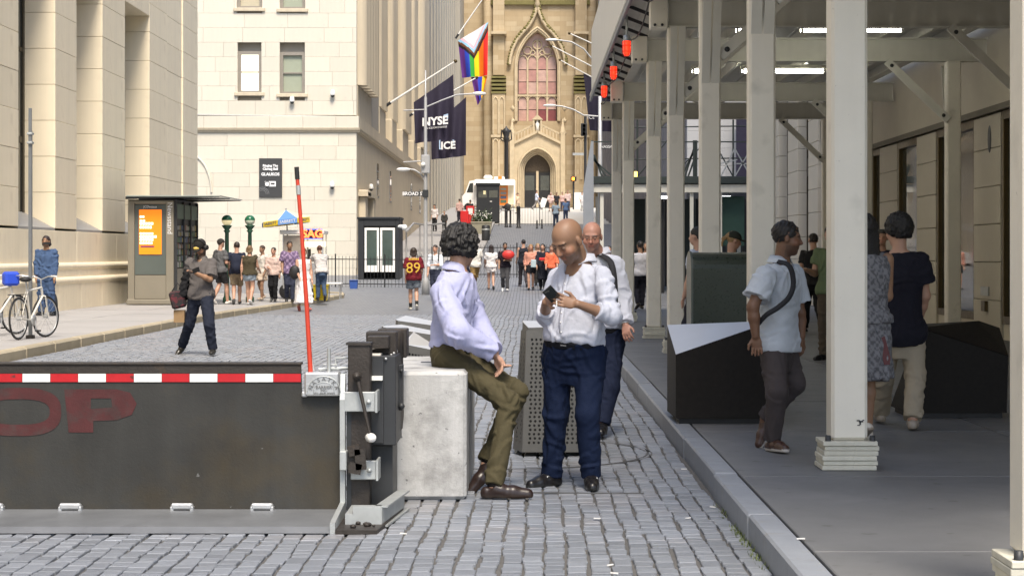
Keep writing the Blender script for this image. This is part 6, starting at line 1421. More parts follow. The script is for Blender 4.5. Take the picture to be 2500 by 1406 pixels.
    for q in 'LR':
        hi_, kn, an = J['hip'+q], J['knee'+q], J['ank'+q]; lw = g('legw', 1.0)*s
        B.cone(hi_, kn, .080*lw, .054*lw, .03).cone(kn, kn+(an-kn)*.35, .054*lw, .056*lw, .02).cone(kn+(an-kn)*.35, an, .056*lw, .036*lw, .02)
        fd = J['toe'+q]-an; hz = nrm(V3(fd[0], fd[1], 0)); pi_ = float(J.get('pitch'+q, 0.0)); fd = hz*math.cos(pi_)-V3(0, 0, 1)*math.sin(pi_); un = hz*math.sin(pi_)+V3(0, 0, 1)*math.cos(pi_); B.cone(an, an-un*.035*s+fd*.10*s, .034*s, .022*s, .02)
    hcol = np.array(g('haircol', (.012, .01, .009))); beard = g('beard', 0)
    def bcol(v):
        c = np.tile(sk, (len(v), 1)); x = (v-hc)@hr/k_; y = (v-hc)@hf/k_; z = (v-hc)@hu/k_; hd_ = (np.abs(x) < .1) & (y > .04) & (z > -.13) & (z < .13)
        def mix(m, cc, w): c[m] = c[m]*(1-w)+np.array(cc)*w
        if near or g('face'):
            ck = hd_ & (z < .0) & (z > -.05); mix(ck, sk*np.array((1.12, .86, .82)), .5)
            mix(hd_ & (np.abs(x) > .013) & (np.abs(x) < .05) & (z > .0215) & (z < .0315), hcol+.01, .75 if beard or g('brow') else .4)
            for q in (-1, 1):
                e = hd_ & (((x-q*.031)/.014)**2+((z-.003)/.0075)**2 < 1); mix(e, (.10, .06, .045), .8)  # eyes in dark brown, with the socket shadow painted into the colour
            mix(hd_ & (np.abs(x) < .024) & (z < -.049) & (z > -.074), sk*np.array((.95, .55, .5)), .6)
        if beard:
            m = (y > -.01) & (z < -.035) & (z > -.135) & (np.abs(x) < .09) & ~((np.abs(x) < .022) & (z < -.049) & (z > -.072) & (y > .05)); m &= ~((np.abs(x) > .03) & (z > -.05)); mix(m, hcol+.01, beard)
            if g('hairline', 0): mix((z > .02) & (y < .03), sk*.75, .25)
        return c
    if g('painted'): bc = lambda v: g('painted')(v, bcol(v))
    else: bc = bcol
    body = sdf_obj('body', B, vox*(.82 if near else 1), M['skin'], t, bc)
    sd = abs(hash(label)) % 9999 if False else sum(map(ord, label)) % 9999
    # ---- top
    tc = g('top'); off = g('toff', .014)
    if tc is not None:
        T = Sdf(); hem = g('hem', -.12); tuck = hem > .0
        T.loft(torso(hem, .985, off, (lambda x: .016*max(0, 1-abs(x-hem-.1)/.2)) if tuck else (lambda x: .05*max(0, min(.4, .4-x)))), .02)
        sl_ = g('sleeve', .55)
        for q in 'LR':
            sh, el, wr = J['sh'+q], J['el'+q], J['wr'+q]; lo_ = off+g('slack', .006)
            q2 = g('sleeve'+q, sl_)
            if q2 > 0:
                f1 = min(q2, 1.0); e1 = sh+(el-sh)*f1; T.cone(sh-A*.01, e1, .058*s*aw/s+lo_*.6, (.052+(.008 if q2 < 1 else 0))*aw+lo_, .03, 'b' if q2 <= 1 else '')
                if q2 > 1:
                    e2 = el+(wr-el)*(q2-1); T.cone(el, e2, .047*aw+lo_*1.1, (.043 if q2 < 1.9 else .034)*aw+lo_, .025, 'b')
                    if q2 < 1.9 or near: T.cone(e2-(wr-el)*.14, e2, .049*aw+lo_*.8 if q2 < 1.9 else .036*aw+lo_, (.052*aw+lo_ if q2 < 1.9 else .037*aw+lo_), .004, 'ab')
            else: T.cone(sh-rs*(.02 if q == 'R' else -.02), sh, .05*s, .03*s, .02)
        if hem <= .0 and sl_ <= 1:
            for q in 'LR': T.ell(J['hip'+q], (rp, np.cross(A, rp), A), (.094*g('legw', 1.0)*s+.034,)*3, .03)
            T.clips.append((pm+a*hem, -A))
        fw = nrm(np.cross(A, rs)); nd_ = g('neckdrop', .04)
        T.ell(nk+fw*.075*s+A*.02, (rs, fw, A), (.04*s+nd_*.25, .05*s, nd_+.03), .01, 'sub')
        T.cone(nk-A*.02, nk+A*.1, .056*s*g('neckw', 1)+.008, .07*s, .01, '', 'sub')
        o = sdf_obj('top', T, vox, M['cloth'], t, tc, g('tfold', .009 if near else .012)*.8, sd, (.06, .15) if near else (.1, .22), (1, 1, .7))
        o.name = g('topname', 'shirt')
        if g('collar') is not None:
            b = MB(); n = 22; rings = []
            for i in range(n+1):
                th = R(g('gap', 26))+(2*math.pi-2*R(g('gap', 26)))*i/n; d = fw*math.cos(th)+rs*math.sin(th); fr = max(0, math.cos(th))**3
                base_ = nk-fw*.012+A*.006
                q0 = base_+d*.066*s+A*(.032-.03*fr)*s; q1 = base_+d*.074*s+A*(.05-.035*fr)*s; q2 = base_+d*(.098+.012*fr)*s+A*(.002-.052*fr)*s
                rings.append((q0, q1, q2))
            vs = [Vector(p) for r_ in rings for p in r_]; fs = []
            for i in range(n):
                for j in range(2): fs.append((i*3+j, i*3+j+1, (i+1)*3+j+1, (i+1)*3+j))
            vs2 = vs+[v-Vector(A)*.004 for v in vs]; k2 = len(vs); b.add(vs2, fs+[tuple(x+k2 for x in f[::-1]) for f in fs], True); co = b.build('collar', M['cloth'], t)
            ca = co.data.color_attributes.new('Col', 'FLOAT_COLOR', 'POINT'); cc = np.empty((len(vs2), 4), np.float32); cc[:, :3] = g('collar'); cc[:, 3] = 1; ca.data.foreach_set('color', cc.ravel())
    # ---- trousers, shorts or skirt
    pc_ = g('pants')
    if pc_ is not None:
        T = Sdf(); po = g('poff', .012); wf = g('waist', .16); T.loft(torso(-.30, wf, po), .05); pl = g('plen', 2.0)
        for q in 'LR':
            hi_, kn, an = J['hip'+q], J['knee'+q], J['ank'+q]; lw = g('legw', 1.0)*s
            if pl <= 1: e = hi_+(kn-hi_)*pl; T.cone(hi_, e, .094*lw+po, .075*lw+po+g('flare', .01), .03, 'b')
            else:
                T.cone(hi_, kn, .094*lw+po, .064*lw+po, .03); e = kn+(an-kn)*(pl-1); T.cone(kn, e, .064*lw+po, (.05*lw+po+g('flare', .0)), .03, 'b')
        o = sdf_obj('trousers' if pl > 1 else 'shorts', T, vox, M['cloth'], t, pc_, g('pfold', .006 if near else .008)*.85, sd+7, (.06, .15) if near else (.1, .2), (1.1, 1.1, .75))
    if g('belt') is not None:
        T = Sdf(); wf = g('waist', .16); st = [stn(wf-.045, np.interp(wf, [-.02, .2, .45], [.17, .15, .155]), np.interp(wf, [-.02, .2, .45], [.115, .105, .112]), g('poff', .012)+.003), stn(wf+.03, np.interp(wf, [-.02, .2, .45], [.17, .15, .155]), np.interp(wf, [-.02, .2, .45], [.115, .105, .112]), g('poff', .012)+.003)]
        T.loft(st, .004); bl_ = sdf_obj('belt', T, vox, M['cloth'], t, g('belt')); f = st[0]
        if near:
            c = f[0]+f[2]*(f[4]+.004)+A*.018; MB().obox(c, f[1], f[2], A, .022, .006, .019, .003).build('buckle', M['chrome'], bl_)
    if g('skirt') is not None:
        col_, zh, wb = g('skirt'); T = Sdf(); r0 = stn(.2, .150, .105, .012); c1 = (J['kneeL']+J['kneeR'])/2; zt = g('skirt_top', .25); c0 = pm+a*zt
        bot = V3(c1[0]*.5+pm[0]*.5, c1[1]*.5+pm[1]*.5, zh); r = stn(.1, .1, .1)
        st = [(c0, r[1], r[2], .155*s*gi, .115*s*gi), (pm-A*.02, r[1], r[2], .185*s*gi, .14*s*gi), (pm*.5+bot*.5, r[1], r[2], .17*s+wb*.5, .14*s+wb*.5), (bot, r[1], r[2], .16*s+wb, .14*s+wb)]
        T.loft(dens(st[::-1]), .02); sdf_obj('skirt', T, vox, M['cloth'], t, col_, .016, sd+3, (.08, .2), (1.6, 1.6, .1))
    # ---- shoes
    if g('shoes') is not None:
        sc_, so_ = g('shoes')
        for q in 'LR':
            an, to = J['ank'+q], J['toe'+q]; T = Sdf(); side = nrm(np.cross(to-an, V3(0, 0, 1))); z0 = g('flat', True)
            fd = to-an; fd = nrm(fd-0*side); horizontal = nrm(V3(fd[0], fd[1], 0)); u = nrm(np.cross(side, fd)); ang = J.get('pitch'+q)
            pit = 0.0 if ang is None else float(ang); d = horizontal*math.cos(pit)-V3(0, 0, 1)*math.sin(pit); u = nrm(np.cross(side, d))
            if u[2] < 0: u = -u
            low = an-u*.075*s; hl = low-d*.045*s+u*.034*s; bal = low+d*.115*s+u*.032*s; tip = low+d*.185*s*g('shoelen', 1)+u*.026*s
            T.cone(hl, bal, .037*s, .042*s, .02).cone(bal, tip, .042*s, .03*s, .02).cone(an-u*.01, (hl+bal)/2+u*.012, .043*s, .045*s, .03, 'a')
            if near: T.cone(hl-u*.016, bal-u*.018, .036*s, .044*s, .01).cone(bal-u*.018, tip-u*.012, .044*s, .034*s, .01)
            T.clips.append((low, -u))
            def scol(v, low=low, u=u): 
                c = np.tile(np.array(sc_), (len(v), 1)); c[(v-low)@u < .02*s] = so_; return c
            sdf_obj('shoe', T, vox*.85, M['leather'], t, scol)
            if g('socks') is not None: T2 = Sdf().cone(an+(J['knee'+q]-an)*.02, an+(J['knee'+q]-an)*.28, .045*s, .05*s, .01, 'b'); sdf_obj('sock', T2, vox, M['cloth'], t, g('socks'))
    # ---- hair, cap
    st_ = g('hair', 'short')
    if st_ != 'bald':
        T = Sdf(); rn = np.random.RandomState(sd); 
        if st_ != 'cap': T.ell(hp(0, -.018, .036), ax, rr(.084, .103, .094), .01)
        if st_ in ('curly',):
            for i in range(650 if near else 60):
                d = nrm(rn.randn(3)*V3(1, 1, 1)); d[2] = d[2] if d[2] > -.65 else -d[2]*.5
                if d[1] > .55 and d[2] < .45: continue
                cu = g('curl', 1.0); r_ = rn.uniform(.007, .015) if near else rn.uniform(.016, .028); e_ = rn.uniform(.95, 1.10)*(1+.64*(cu-1)); T.ell(hp(d[0]*.092*e_, -.018+d[1]*.108*e_, .03+d[2]*.105*e_), ax, rr(r_, r_, r_), .003)
            if g('curl', 1.0) > 1: T.ell(hp(0, -.025, .042), ax, rr(.100, .118, .112), .02)
        if st_ in ('long', 'wavy'):
            ln = g('hairlen', .26)
            for i in range(9):
                x = -.07+.0175*i; T.cone(hp(x, -.055+.3*abs(x), .02), hp(x*1.15, -.085+.3*abs(x), -ln+.04*abs(i-4)/4), .034*k_, .024*k_, .02)
        if st_ == 'pony': T.cone(hp(0, -.10, .06), hp(0, -.16, -.02), .03*k_, .024*k_, .02).cone(hp(0, -.16, -.02), hp(0, -.15, -.12), .024*k_, .012*k_, .02)
        if st_ == 'bun': T.ell(hp(0, -.11, .07), ax, rr(.04, .04, .04), .01)
        if st_ in ('short', 'curly', 'long', 'wavy', 'pony', 'bun'):
            T.ell(hp(0, .105, -.035), ax, rr(.070, .072, .10), .012, 'sub')
            if st_ == 'short' or st_ == 'curly': T.clips.append((hp(0, -.07, g('nape', -.075)), nrm(-hu*1.0+hf*.55)))
        if st_ != 'cap': sdf_obj('hair', T, vox*(.9 if near else 1), M['hair'], t, g('haircol', (.012, .01, .009)), .006 if near else .006, sd+5, (.015, .04) if near else (.03, .08))
    if g('cap') is not None:
        T = Sdf(); T.ell(hp(0, -.012, .04), ax, rr(.09, .110, .093), .01); T.clips.append((hp(0, 0, .022), -hu)); T2 = Sdf()
        bk = -1 if g('capback') else 1; T.ell(hp(0, bk*.115, .032), ax, rr(.066, .07, .012), .012)
        sdf_obj('cap', T, vox*.9, M['cloth'], t, g('cap'))
    return t, dict(hp=hp, rr=rr, ax=ax, A=A, rs=rs, nk=nk, pm=pm, stn=stn)

def pose(px, D, face, h=1.75, stride=0.0, lead='R', aR=(5, 12, 6), aL=(5, 12, 6), lift=0.0, head=(0, 0), lean=0, x=None, ground=None):
    """joints of an upright or walking figure; face: 0 = away, 90 = to the left, 180 = to the camera"""
    s = h/1.75; L = {}
    drop = .03*stride
    for q, sg in (('L', -1), ('R', 1)):
        L['hip'+q] = V3(sg*.085, 0, .925-drop); ld = (q == lead)
        if stride > 0:
            if ld: an = V3(sg*.075, stride*.52, .088); toe = an+V3(sg*.02, .17, -.05); kn = (L['hip'+q]+an)/2+V3(0, .05, .02); L['pitch'+q] = -.12
            else: an = V3(sg*.075, -stride*.52, .15); toe = an+V3(sg*.02, .14, -.1); kn = (L['hip'+q]+an)/2+V3(0, .13, .0); L['pitch'+q] = .55
        else: an = V3(sg*.11, -.02, .088); toe = an+V3(sg*.05, .17, -.05); kn = (L['hip'+q]+an)/2+V3(0, .025, 0)
        L['knee'+q], L['ank'+q], L['toe'+q] = kn, an, toe
        sh = V3(sg*.178, lean*.35, 1.405-drop); sw_, fl_, ou = (aR if q == 'R' else aL)[:3]; a = R(sw_); el = sh+.285*V3(sg*math.sin(R(ou)), math.sin(a)*math.cos(R(ou)), -math.cos(a)*math.cos(R(ou)))
        a2 = a+R(fl_); inn = (aR if q == 'R' else aL)[3] if len(aR if q == 'R' else aL) > 3 else 0
        wr = el+.25*nrm(V3(-sg*math.sin(R(inn)), math.sin(a2)*math.cos(R(inn)), -math.cos(a2)*math.cos(R(inn)))); L['sh'+q], L['el'+q], L['wr'+q] = sh, el, wr
    L['neck'] = V3(0, lean*.42-.01, 1.455-drop); L['head'] = V3(0, lean*.5+.025, 1.632-drop)
    yw, pt = R(head[0]), R(head[1]); hf = V3(-math.sin(yw)*math.cos(pt), math.cos(yw)*math.cos(pt), math.sin(pt)); hu = V3(0, 0, 1)
    f = R(face); ca, sa = math.cos(f), math.sin(f); X0 = wx(px, D) if x is None else x; g0 = (gz(D)+lift) if ground is None else ground
    rot = lambda v: V3(v[0]*ca-v[1]*sa, v[0]*sa+v[1]*ca, v[2])
    out = {}
    for k, v in L.items():
        out[k] = v if k.startswith('pitch') else rot(v*s)+V3(X0, D, g0)
    out['hf'] = rot(hf); out['hu'] = hu; return out
def J_(d, **k):          # joints given as photo column, row and distance
    return {q: (np.array(P(*v)) if q not in ('hf', 'hu', 'pitchL', 'pitchR', 'hsL', 'hsR') else np.array(v)) for q, v in k.items()}
# ================================================================== the people
noisef = lambda v, f, ph: np.sin(v[:, 0]*f+ph)*np.sin(v[:, 1]*f*1.1+ph*2)*np.sin(v[:, 2]*f*.9+ph*3)
c3 = lambda *c: np.array(srgb(*c))
WHITE = (.50, .52, .60); LAV = (.36, .375, .56)
BLK = (.012, .012, .014)
# --- bald man in the white shirt looking at his phone
J = J_(0, hipR=(1362, 868, 12.3), hipL=(1442, 868, 12.2), kneeR=(1358, 1012, 12.25), kneeL=(1434, 1012, 12.1), ankR=(1347, 1157, 12.3), ankL=(1443, 1160, 12.15), toeR=(1288, 1185, 12.15), toeL=(1447, 1192, 11.93),
       neck=(1418, 640, 12.25), shR=(1360, 671, 12.42), shL=(1472, 667, 12.10), elR=(1332, 772, 12.25), elL=(1494, 772, 11.95), wrR=(1332, 738, 12.0), wrL=(1410, 742, 11.83), hdR=(1362, 722, 11.88), hdL=(1358, 732, 11.86),
       head=(1386, 588, 12.12), hf=(-.60, -.60, -.58), hu=(-.28, -.28, .9), hsL=(-.1, -.3, -.95), hsR=(.1, -.5, .9))
tB, iB = person('bald man in white shirt and navy trousers looking down at his phone', J, h=1.76, vox=.0075, skin='tan', hair='bald', beard=.4, hairline=1, brow=1, top=WHITE, collar=WHITE, sleeve=1.45, hem=.13, toff=.010, slack=.006, belly=.05, girth=1.08, armw=.86, neckw=1.12, headsize=1.14, gap=34,
       neckdrop=.13, pants=(.006, .0125, .037), poff=.010, waist=.15, legw=1.02, belt=(.008, .009, .013), shoes=((.012, .011, .012), (.02, .02, .02)), tfold=.011, pfold=.009, curlR=.7, curlL=.6, plen=2.03, flare=.005)
def placket(info, f0, f1, off, side, hw=.155, hd=.112, m_=None, parent=None, n=6):
    pts = []
    for k in range(14):
        fr = f0+(f1-f0)*k/13; st = info['stn'](fr, float(np.interp(fr, [.2, .45, .68, .86], [.150, .155, .172, .170])), float(np.interp(fr, [.2, .45, .68, .86], [.105, .112, .122, .098])), off); pts.append((st[0]+st[2]*st[4]*.995+st[1]*side, st[2], st[1]))
    b = MB(); vs = []
    for c, f_, r_ in pts: vs += [c-r_*.015, c-r_*.015+f_*.004, c+r_*.015+f_*.004, c+r_*.015]
    fs = [(i*4+j, i*4+j+1, (i+1)*4+j+1, (i+1)*4+j) for i in range(13) for j in range(3)]
    o = b.add([Vector(p) for p in vs], fs, True).build('placket', M['cloth'], parent); ca = o.data.color_attributes.new('Col', 'FLOAT_COLOR', 'POINT'); ca.data.foreach_set('color', np.tile(np.array((*m_, 1), np.float32), len(vs)))
    for k in range(1, 13, 2): MB().ball(Vector(pts[k][0]+pts[k][1]*.005), .006, 6, 4).build('button', M['whitetext'], o)
placket(iB, .2, .86, .016, 0, m_=WHITE, parent=tB)
b = MB(); f = iB['stn'](.5, .155, .112, .03)
for q in 'RL':
    an, to = J['ank'+q], J['toe'+q]; d = nrm((to-an)*V3(1, 1, 0)); sd_ = V3(-d[1], d[0], 0); c = an+d*.065-V3(0, 0, .012)
    bt = MB().tube([c-sd_*.035, c+V3(0, 0, .006), c+sd_*.035], .005, 6); bt.tube([c+sd_*.035+d*.008*math.cos(a*.8)+V3(0, 0, .008*math.sin(a*.8)) for a in range(9)], .0035, 5); bt.build('shoe_bit', M['chrome'], tB)
ph = thing('phone', 'black mobile phone held in the hands of the bald man', 'phone', P(1340, 730, 11.78))
pa, pb = np.array(P(1333, 704, 11.72)), np.array(P(1358, 731, 11.84)); d = nrm(pb-pa); nn = nrm(np.cross(d, V3(.7, .1, .5))); sd_ = np.cross(nn, d)
MB().obox((pa+pb)/2, d, sd_, nn, .072, .036, .0042, .003).build('case', M['black'], ph); MB().obox((pa+pb)/2+nn*.0048, d, sd_, nn, .066, .032, .0005).build('screen', M['glass'], ph)
MB().tube([P(1359, 733, 11.76), P(1359, 748, 11.76)], .004, 8).build('cigarette', M['white'], None, 'white cigarette between the fingers of the bald man', 'cigarette')
# --- curly haired man sitting on the block
J = J_(0, hipR=(1090, 868, 12.0), hipL=(1104, 862, 12.25), kneeR=(1242, 982, 11.78), kneeL=(1264, 957, 12.15), ankR=(1206, 1184, 11.6), ankL=(1190, 1126, 12.05), toeR=(1278, 1215, 11.6), toeL=(1150, 1155, 12.0),
       neck=(1118, 660, 12.12), shR=(1078, 710, 11.93), shL=(1135, 706, 12.32), elR=(1118, 812, 11.75), elL=(1168, 800, 12.3), wrR=(1206, 862, 11.84), wrL=(1206, 858, 12.1), hdR=(1232, 908, 11.86), hdL=(1226, 902, 12.08),
       head=(1127, 606, 12.14), hf=(.62, .77, -.1), hu=(.05, 0, 1), pitchL=.75, pitchR=.0, hsR=(.3, -.9, .1), hsL=(.2, .9, .2))
tA, iA = person('curly haired man in lavender shirt and olive trousers sitting on the block', J, h=1.76, vox=.0075, skin='light', hair='curly', haircol=(.008, .007, .007), curl=1.25, brow=1, beard=.25, top=LAV, collar=LAV, sleeve=1.96, hem=.07, toff=.018, slack=.013, girth=.94, gap=30, nape=-.12,
       pants=(.066, .056, .030), poff=.008, waist=.09, legw=.90, socks=(.012, .010, .010), belt=(.02, .015, .01), shoes=((.022, .012, .010), (.028, .017, .012)), tfold=.012, pfold=.010, curlR=1.1, curlL=1.2, thumbR=.25, thumbL=-.25, shoelen=1.12, flare=.008, plen=2.0)
# --- bald man with glasses behind
J = J_(0, hipR=(1437, 832, 15.8), hipL=(1492, 832, 15.75), kneeR=(1440, 950, 15.7), kneeL=(1488, 945, 15.6), ankR=(1448, 1040, 15.8), ankL=(1470, 1035, 15.5), toeR=(1440, 1060, 15.6), toeL=(1466, 1060, 15.25),
       neck=(1462, 619, 15.8), shR=(1417, 645, 15.85), shL=(1503, 642, 15.7), elR=(1400, 740, 15.85), elL=(1520, 732, 15.7), wrR=(1400, 800, 15.7), wrL=(1527, 792, 15.55), head=(1445, 578, 15.68), hf=(-.12, -.96, -.22), hu=(0, -.2, 1))
tC, iC = person('older bald man with glasses and dark shoulder strap behind the phone user', J, h=1.76, vox=.0085, skin='pale', hair='bald', beard=.12, haircol=(.2, .17, .15), armw=.9, top=(.54, .56, .64), collar=(.54, .56, .64), sleeve=1.95, hem=.13, toff=.018, slack=.014, belly=.06, girth=1.1, neckw=1.15, pants=(.014, .02, .045), waist=.15, legw=1.1, belt=BLK, shoes=(BLK, BLK), curlL=.8)
gl = thing('glasses', 'thin framed glasses on the face of the older bald man', 'glasses', iC['hp'](0, .1, 0)); b = MB()
for q in (-1, 1):
    b.tube([iC['hp'](q*.034+.024*math.cos(a*.42), .103, -.002+.014*math.sin(a*.42)) for a in range(16)], .0014, 5); b.tube([iC['hp'](q*.058, .1, .003), iC['hp'](q*.082, .0, .004)], .002, 5)
b.tube([iC['hp'](-.01, .106, .002), iC['hp'](.01, .106, .002)], .002, 5); b.build('frame', M['brz'], gl)
def strap(pts, w_, m_, lab, cat='strap', th=.008, name='shoulder_strap'):
    pts = [(np.asarray(p[0]), np.asarray(p[1]), 0, 0, 0) for p in pts]; pts = dens(pts, 5); vs = []; pts = [np.asarray(p[0]) for p in pts], [np.asarray(p[1]) for p in pts]; b = MB(); k = len(pts[0]); top = []; fs = []
    for i in range(k):
        d = nrm(pts[0][min(i+1, k-1)]-pts[0][max(i-1, 0)]); n_ = nrm(pts[1][i]); sd_ = np.cross(d, n_); c = pts[0][i]
        top += [c-sd_*w_/2, c-sd_*w_/2+n_*th, c+sd_*w_/2+n_*th, c+sd_*w_/2]
    for i in range(k-1):
        for j in range(4): fs.append((i*4+j, i*4+(j+1) % 4, (i+1)*4+(j+1) % 4, (i+1)*4+j))
    return b.add([Vector(p) for p in top], fs, True).build(name, m_, None, lab, cat)
M['web'] = mat('dark_webbing', (.018, .018, .022), .8, var=.15)
strap([(np.array(P(1462, 622, 15.72)), V3(-.1, -.6, .8)), (np.array(P(1482, 632, 15.6)), V3(0, -.7, .7)), (np.array(P(1494, 650, 15.53)), V3(0, -1, .2)), (np.array(P(1500, 700, 15.5)), V3(.2, -1, 0)), (np.array(P(1500, 760, 15.5)), V3(.2, -1, 0))], .055, M['web'], 'dark strap over the shoulder of the older bald man')
MB().lathe([(.035, -.012), (.038, -.01), (.038, .01), (.035, .012)], P(1527, 790, 15.56), 14, (J['wrL']-J['elL'])).build('wristwatch', M['chrome'], None, 'silver wristwatch on the older bald man', 'watch')
# --- man in the pale polo walking under the shed
J = J_(0, hipR=(1886, 845, 13.1), hipL=(1912, 845, 13.3), kneeR=(1897, 955, 12.95), kneeL=(1940, 935, 13.25), ankR=(1886, 1075, 13.05), ankL=(1868, 1022, 13.35), toeR=(1922, 1090, 12.85), toeL=(1850, 1060, 13.3),
       neck=(1908, 642, 13.2), shR=(1868, 672, 13.02), shL=(1938, 668, 13.38), elR=(1838, 750, 12.95), elL=(1952, 765, 13.4), wrR=(1845, 820, 12.95), wrL=(1957, 820, 13.3), head=(1922, 582, 13.18), hf=(.97, -.05, -.1), hu=(.05, 0, 1), pitchR=-.05, pitchL=.95, hsR=(.9, -.2, .2))
tD, iD = person('man in pale grey polo shirt and brown trousers walking under the shed', J, h=1.68, vox=.0078, skin='brown', hair='short', haircol=(.010, .008, .007), beard=.45, brow=1, top=(.46, .50, .55), collar=(.5, .54, .58), sleeve=.72, hem=-.06, toff=.02, slack=.018, neckdrop=.05,
       pants=(.062, .052, .052), poff=.012, waist=.1, shoes=((.06, .03, .022), (.55, .52, .48)), curlR=.9, curlL=.6, tfold=.009, pfold=.006, nape=-.05, ground=SZ, girth=.97)
cf = iD['stn']
sp_ = []
for px, py, dz, n_ in ((1898, 640, 13.02, (0, -.6, .8)), (1926, 650, 12.98, (.3, -.9, .3)), (1936, 690, 12.985, (.4, -.9, .0)), (1926, 725, 12.955, (.2, -1, 0)), (1900, 750, 12.94, (0, -1, 0)), (1872, 768, 12.95, (-.2, -1, 0)), (1852, 790, 13.02, (-.6, -.8, 0))): sp_.append((np.array(P(px, py, dz-.03)), V3(*n_)))
strap(sp_, .036, M['web'], 'dark sling strap across the chest of the man in the polo shirt', th=.012)
# --- woman behind the post
J = pose(2113, 13.6, 15, 1.66, .25, 'R', (10, 70, 5), (5, 15, 6), ground=SZ)
gd_ = lambda v: np.where((noisef(v, 95, 1)+noisef(v, 150, 2) > .1)[:, None], (.11, .11, .12), (.21, .21, .225))
tE, iE = person('woman in grey patterned dress with long black hair half hidden by the post', J, h=1.66, vox=.009, skin='olive', hair='long', hairlen=.34, top=gd_, sleeve=.0, hem=.0, neckdrop=.05, skirt=(gd_, .62, .06), pants=None, shoes=((.6, .56, .5), (.3, .25, .2)), ground=SZ)
bg_ = thing('handbag', 'dark red handbag hanging beside the woman in the patterned dress', 'bag', P(2155, 890, 13.5)); b = MB(); D = 13.5
b.prism([P(2140, 890, D), P(2172, 890, D), P(2174, 872, D), P(2160, 820, D), P(2142, 830, D)], (0, .09, 0)); b.build('body', mat('dark_red_leather', (.09, .008, .012), .45, var=.2), bg_); MB().tube([P(2142, 835, D+.04), P(2146, 790, D+.04), P(2158, 790, D+.04), P(2160, 825, D+.04)], .007, 6).build('handle', M['black'], bg_)
# --- man in the navy T-shirt from behind
J = J_(0, hipR=(2226, 812, 14.8), hipL=(2168, 812, 14.75), kneeR=(2235, 920, 14.75), kneeL=(2158, 925, 15.0), ankR=(2228, 1022, 14.6), ankL=(2150, 1005, 15.2), toeR=(2230, 1046, 14.8), toeL=(2140, 1024, 15.4),
       neck=(2196, 612, 14.7), shR=(2246, 636, 14.7), shL=(2148, 636, 14.72), elR=(2258, 722, 14.75), elL=(2138, 722, 14.75), wrR=(2240, 790, 14.9), wrL=(2150, 790, 14.95), head=(2192, 565, 14.72), hf=(-.35, .93, .0), hu=(0, 0, 1))
person('man in navy T-shirt and khaki trousers seen from behind', J, h=1.72, vox=.009, skin='light', hair='curly', haircol=(.010, .009, .009), curl=1.14, top=(.014, .014, .022), sleeve=.62, hem=-.14, toff=.022, slack=.018, neckdrop=.01, pants=(.36, .31, .235), poff=.014, waist=.05, flare=.012, shoes=((.35, .3, .25), (.3, .25, .2)), tfold=.008, pfold=.006, nape=-.06, ground=SZ)
# --- others under the shed
def pack(px, py, D, face, lab, col, sz=(.30, .17, .44)):
    c = np.array(P(px, py, D)); f = R(face); b = MB(); back = V3(math.sin(f), -math.cos(f), 0); sd_ = V3(math.cos(f), math.sin(f), 0); t = thing('backpack', lab, 'backpack', c-V3(0, 0, sz[2]/2))
    m_ = mat('pack_cloth', col, .8, var=.2); T = Sdf().ell(c, (sd_, back, V3(0, 0, 1)), (sz[0]/2, sz[1]/2, sz[2]/2), .02).ell(c+back*.04-V3(0, 0, .08), (sd_, back, V3(0, 0, 1)), (sz[0]*.4, sz[1]*.45, sz[2]*.3), .02).ell(c+V3(0, 0, .1), (sd_, back, V3(0, 0, 1)), (sz[0]*.46, sz[1]*.45, sz[2]*.34), .03)
    sdf_obj('pouch', T, .018, M['cloth'], t, col); b = MB()
    for q in (-1, 1): b.tube([Vector(c+sd_*q*.1+V3(0, 0, sz[2]*.4)), Vector(c+sd_*q*.1-back*.12+V3(0, 0, sz[2]*.46)), Vector(c+sd_*q*.11-back*.26+V3(0, 0, sz[2]*.2))], .02, 6)
    b.build('straps', m_, t)
D = 32.6; person('man with black backpack walking away under the shed', pose(1986, D, 8, 1.74, .5, 'L', ground=SZ), h=1.74, vox=.013, skin='light', hair='short', haircol=(.02, .015, .012), top=(.03, .03, .032), sleeve=.6, pants=BLK, shoes=(BLK, (.4, .4, .3)), ground=SZ)
pack(1984, 645, D-.2, 8, 'black backpack worn by the man walking away under the shed', (.012, .012, .014))
person('person in green T-shirt mostly hidden behind the thick cream post', pose(2030, 24, 150, 1.74, 0, 'R', (0, 100, 10), (5, 15, 6), ground=SZ), h=1.74, vox=.012, skin='light', hair='short', top=(.13, .17, .09), pants=(.09, .07, .05), shoes=(BLK, BLK), ground=SZ)
person('person in dark top facing the camera beyond the navy T-shirt', pose(2153, 27, 170, 1.72, 0, 'R', ground=SZ), h=1.72, vox=.013, skin='light', face=1, hair='short', top=(.02, .02, .03), pants=(.03, .03, .03), shoes=(BLK, BLK), ground=SZ)
person('woman with dark cap and ponytail behind the green mailbox', pose(1788, 24.5, -78, 1.66, .2, 'R', (5, 20, 6), (5, 90, 5), ground=SZ, head=(0, -15)), h=1.66, vox=.012, skin='light', face=1, hair='pony', haircol=(.3, .19, .08), cap=(.035, .04, .03), top=(.6, .52, .45), sleeve=0, pants=(.05, .05, .06), shoes=(BLK, BLK), ground=SZ)
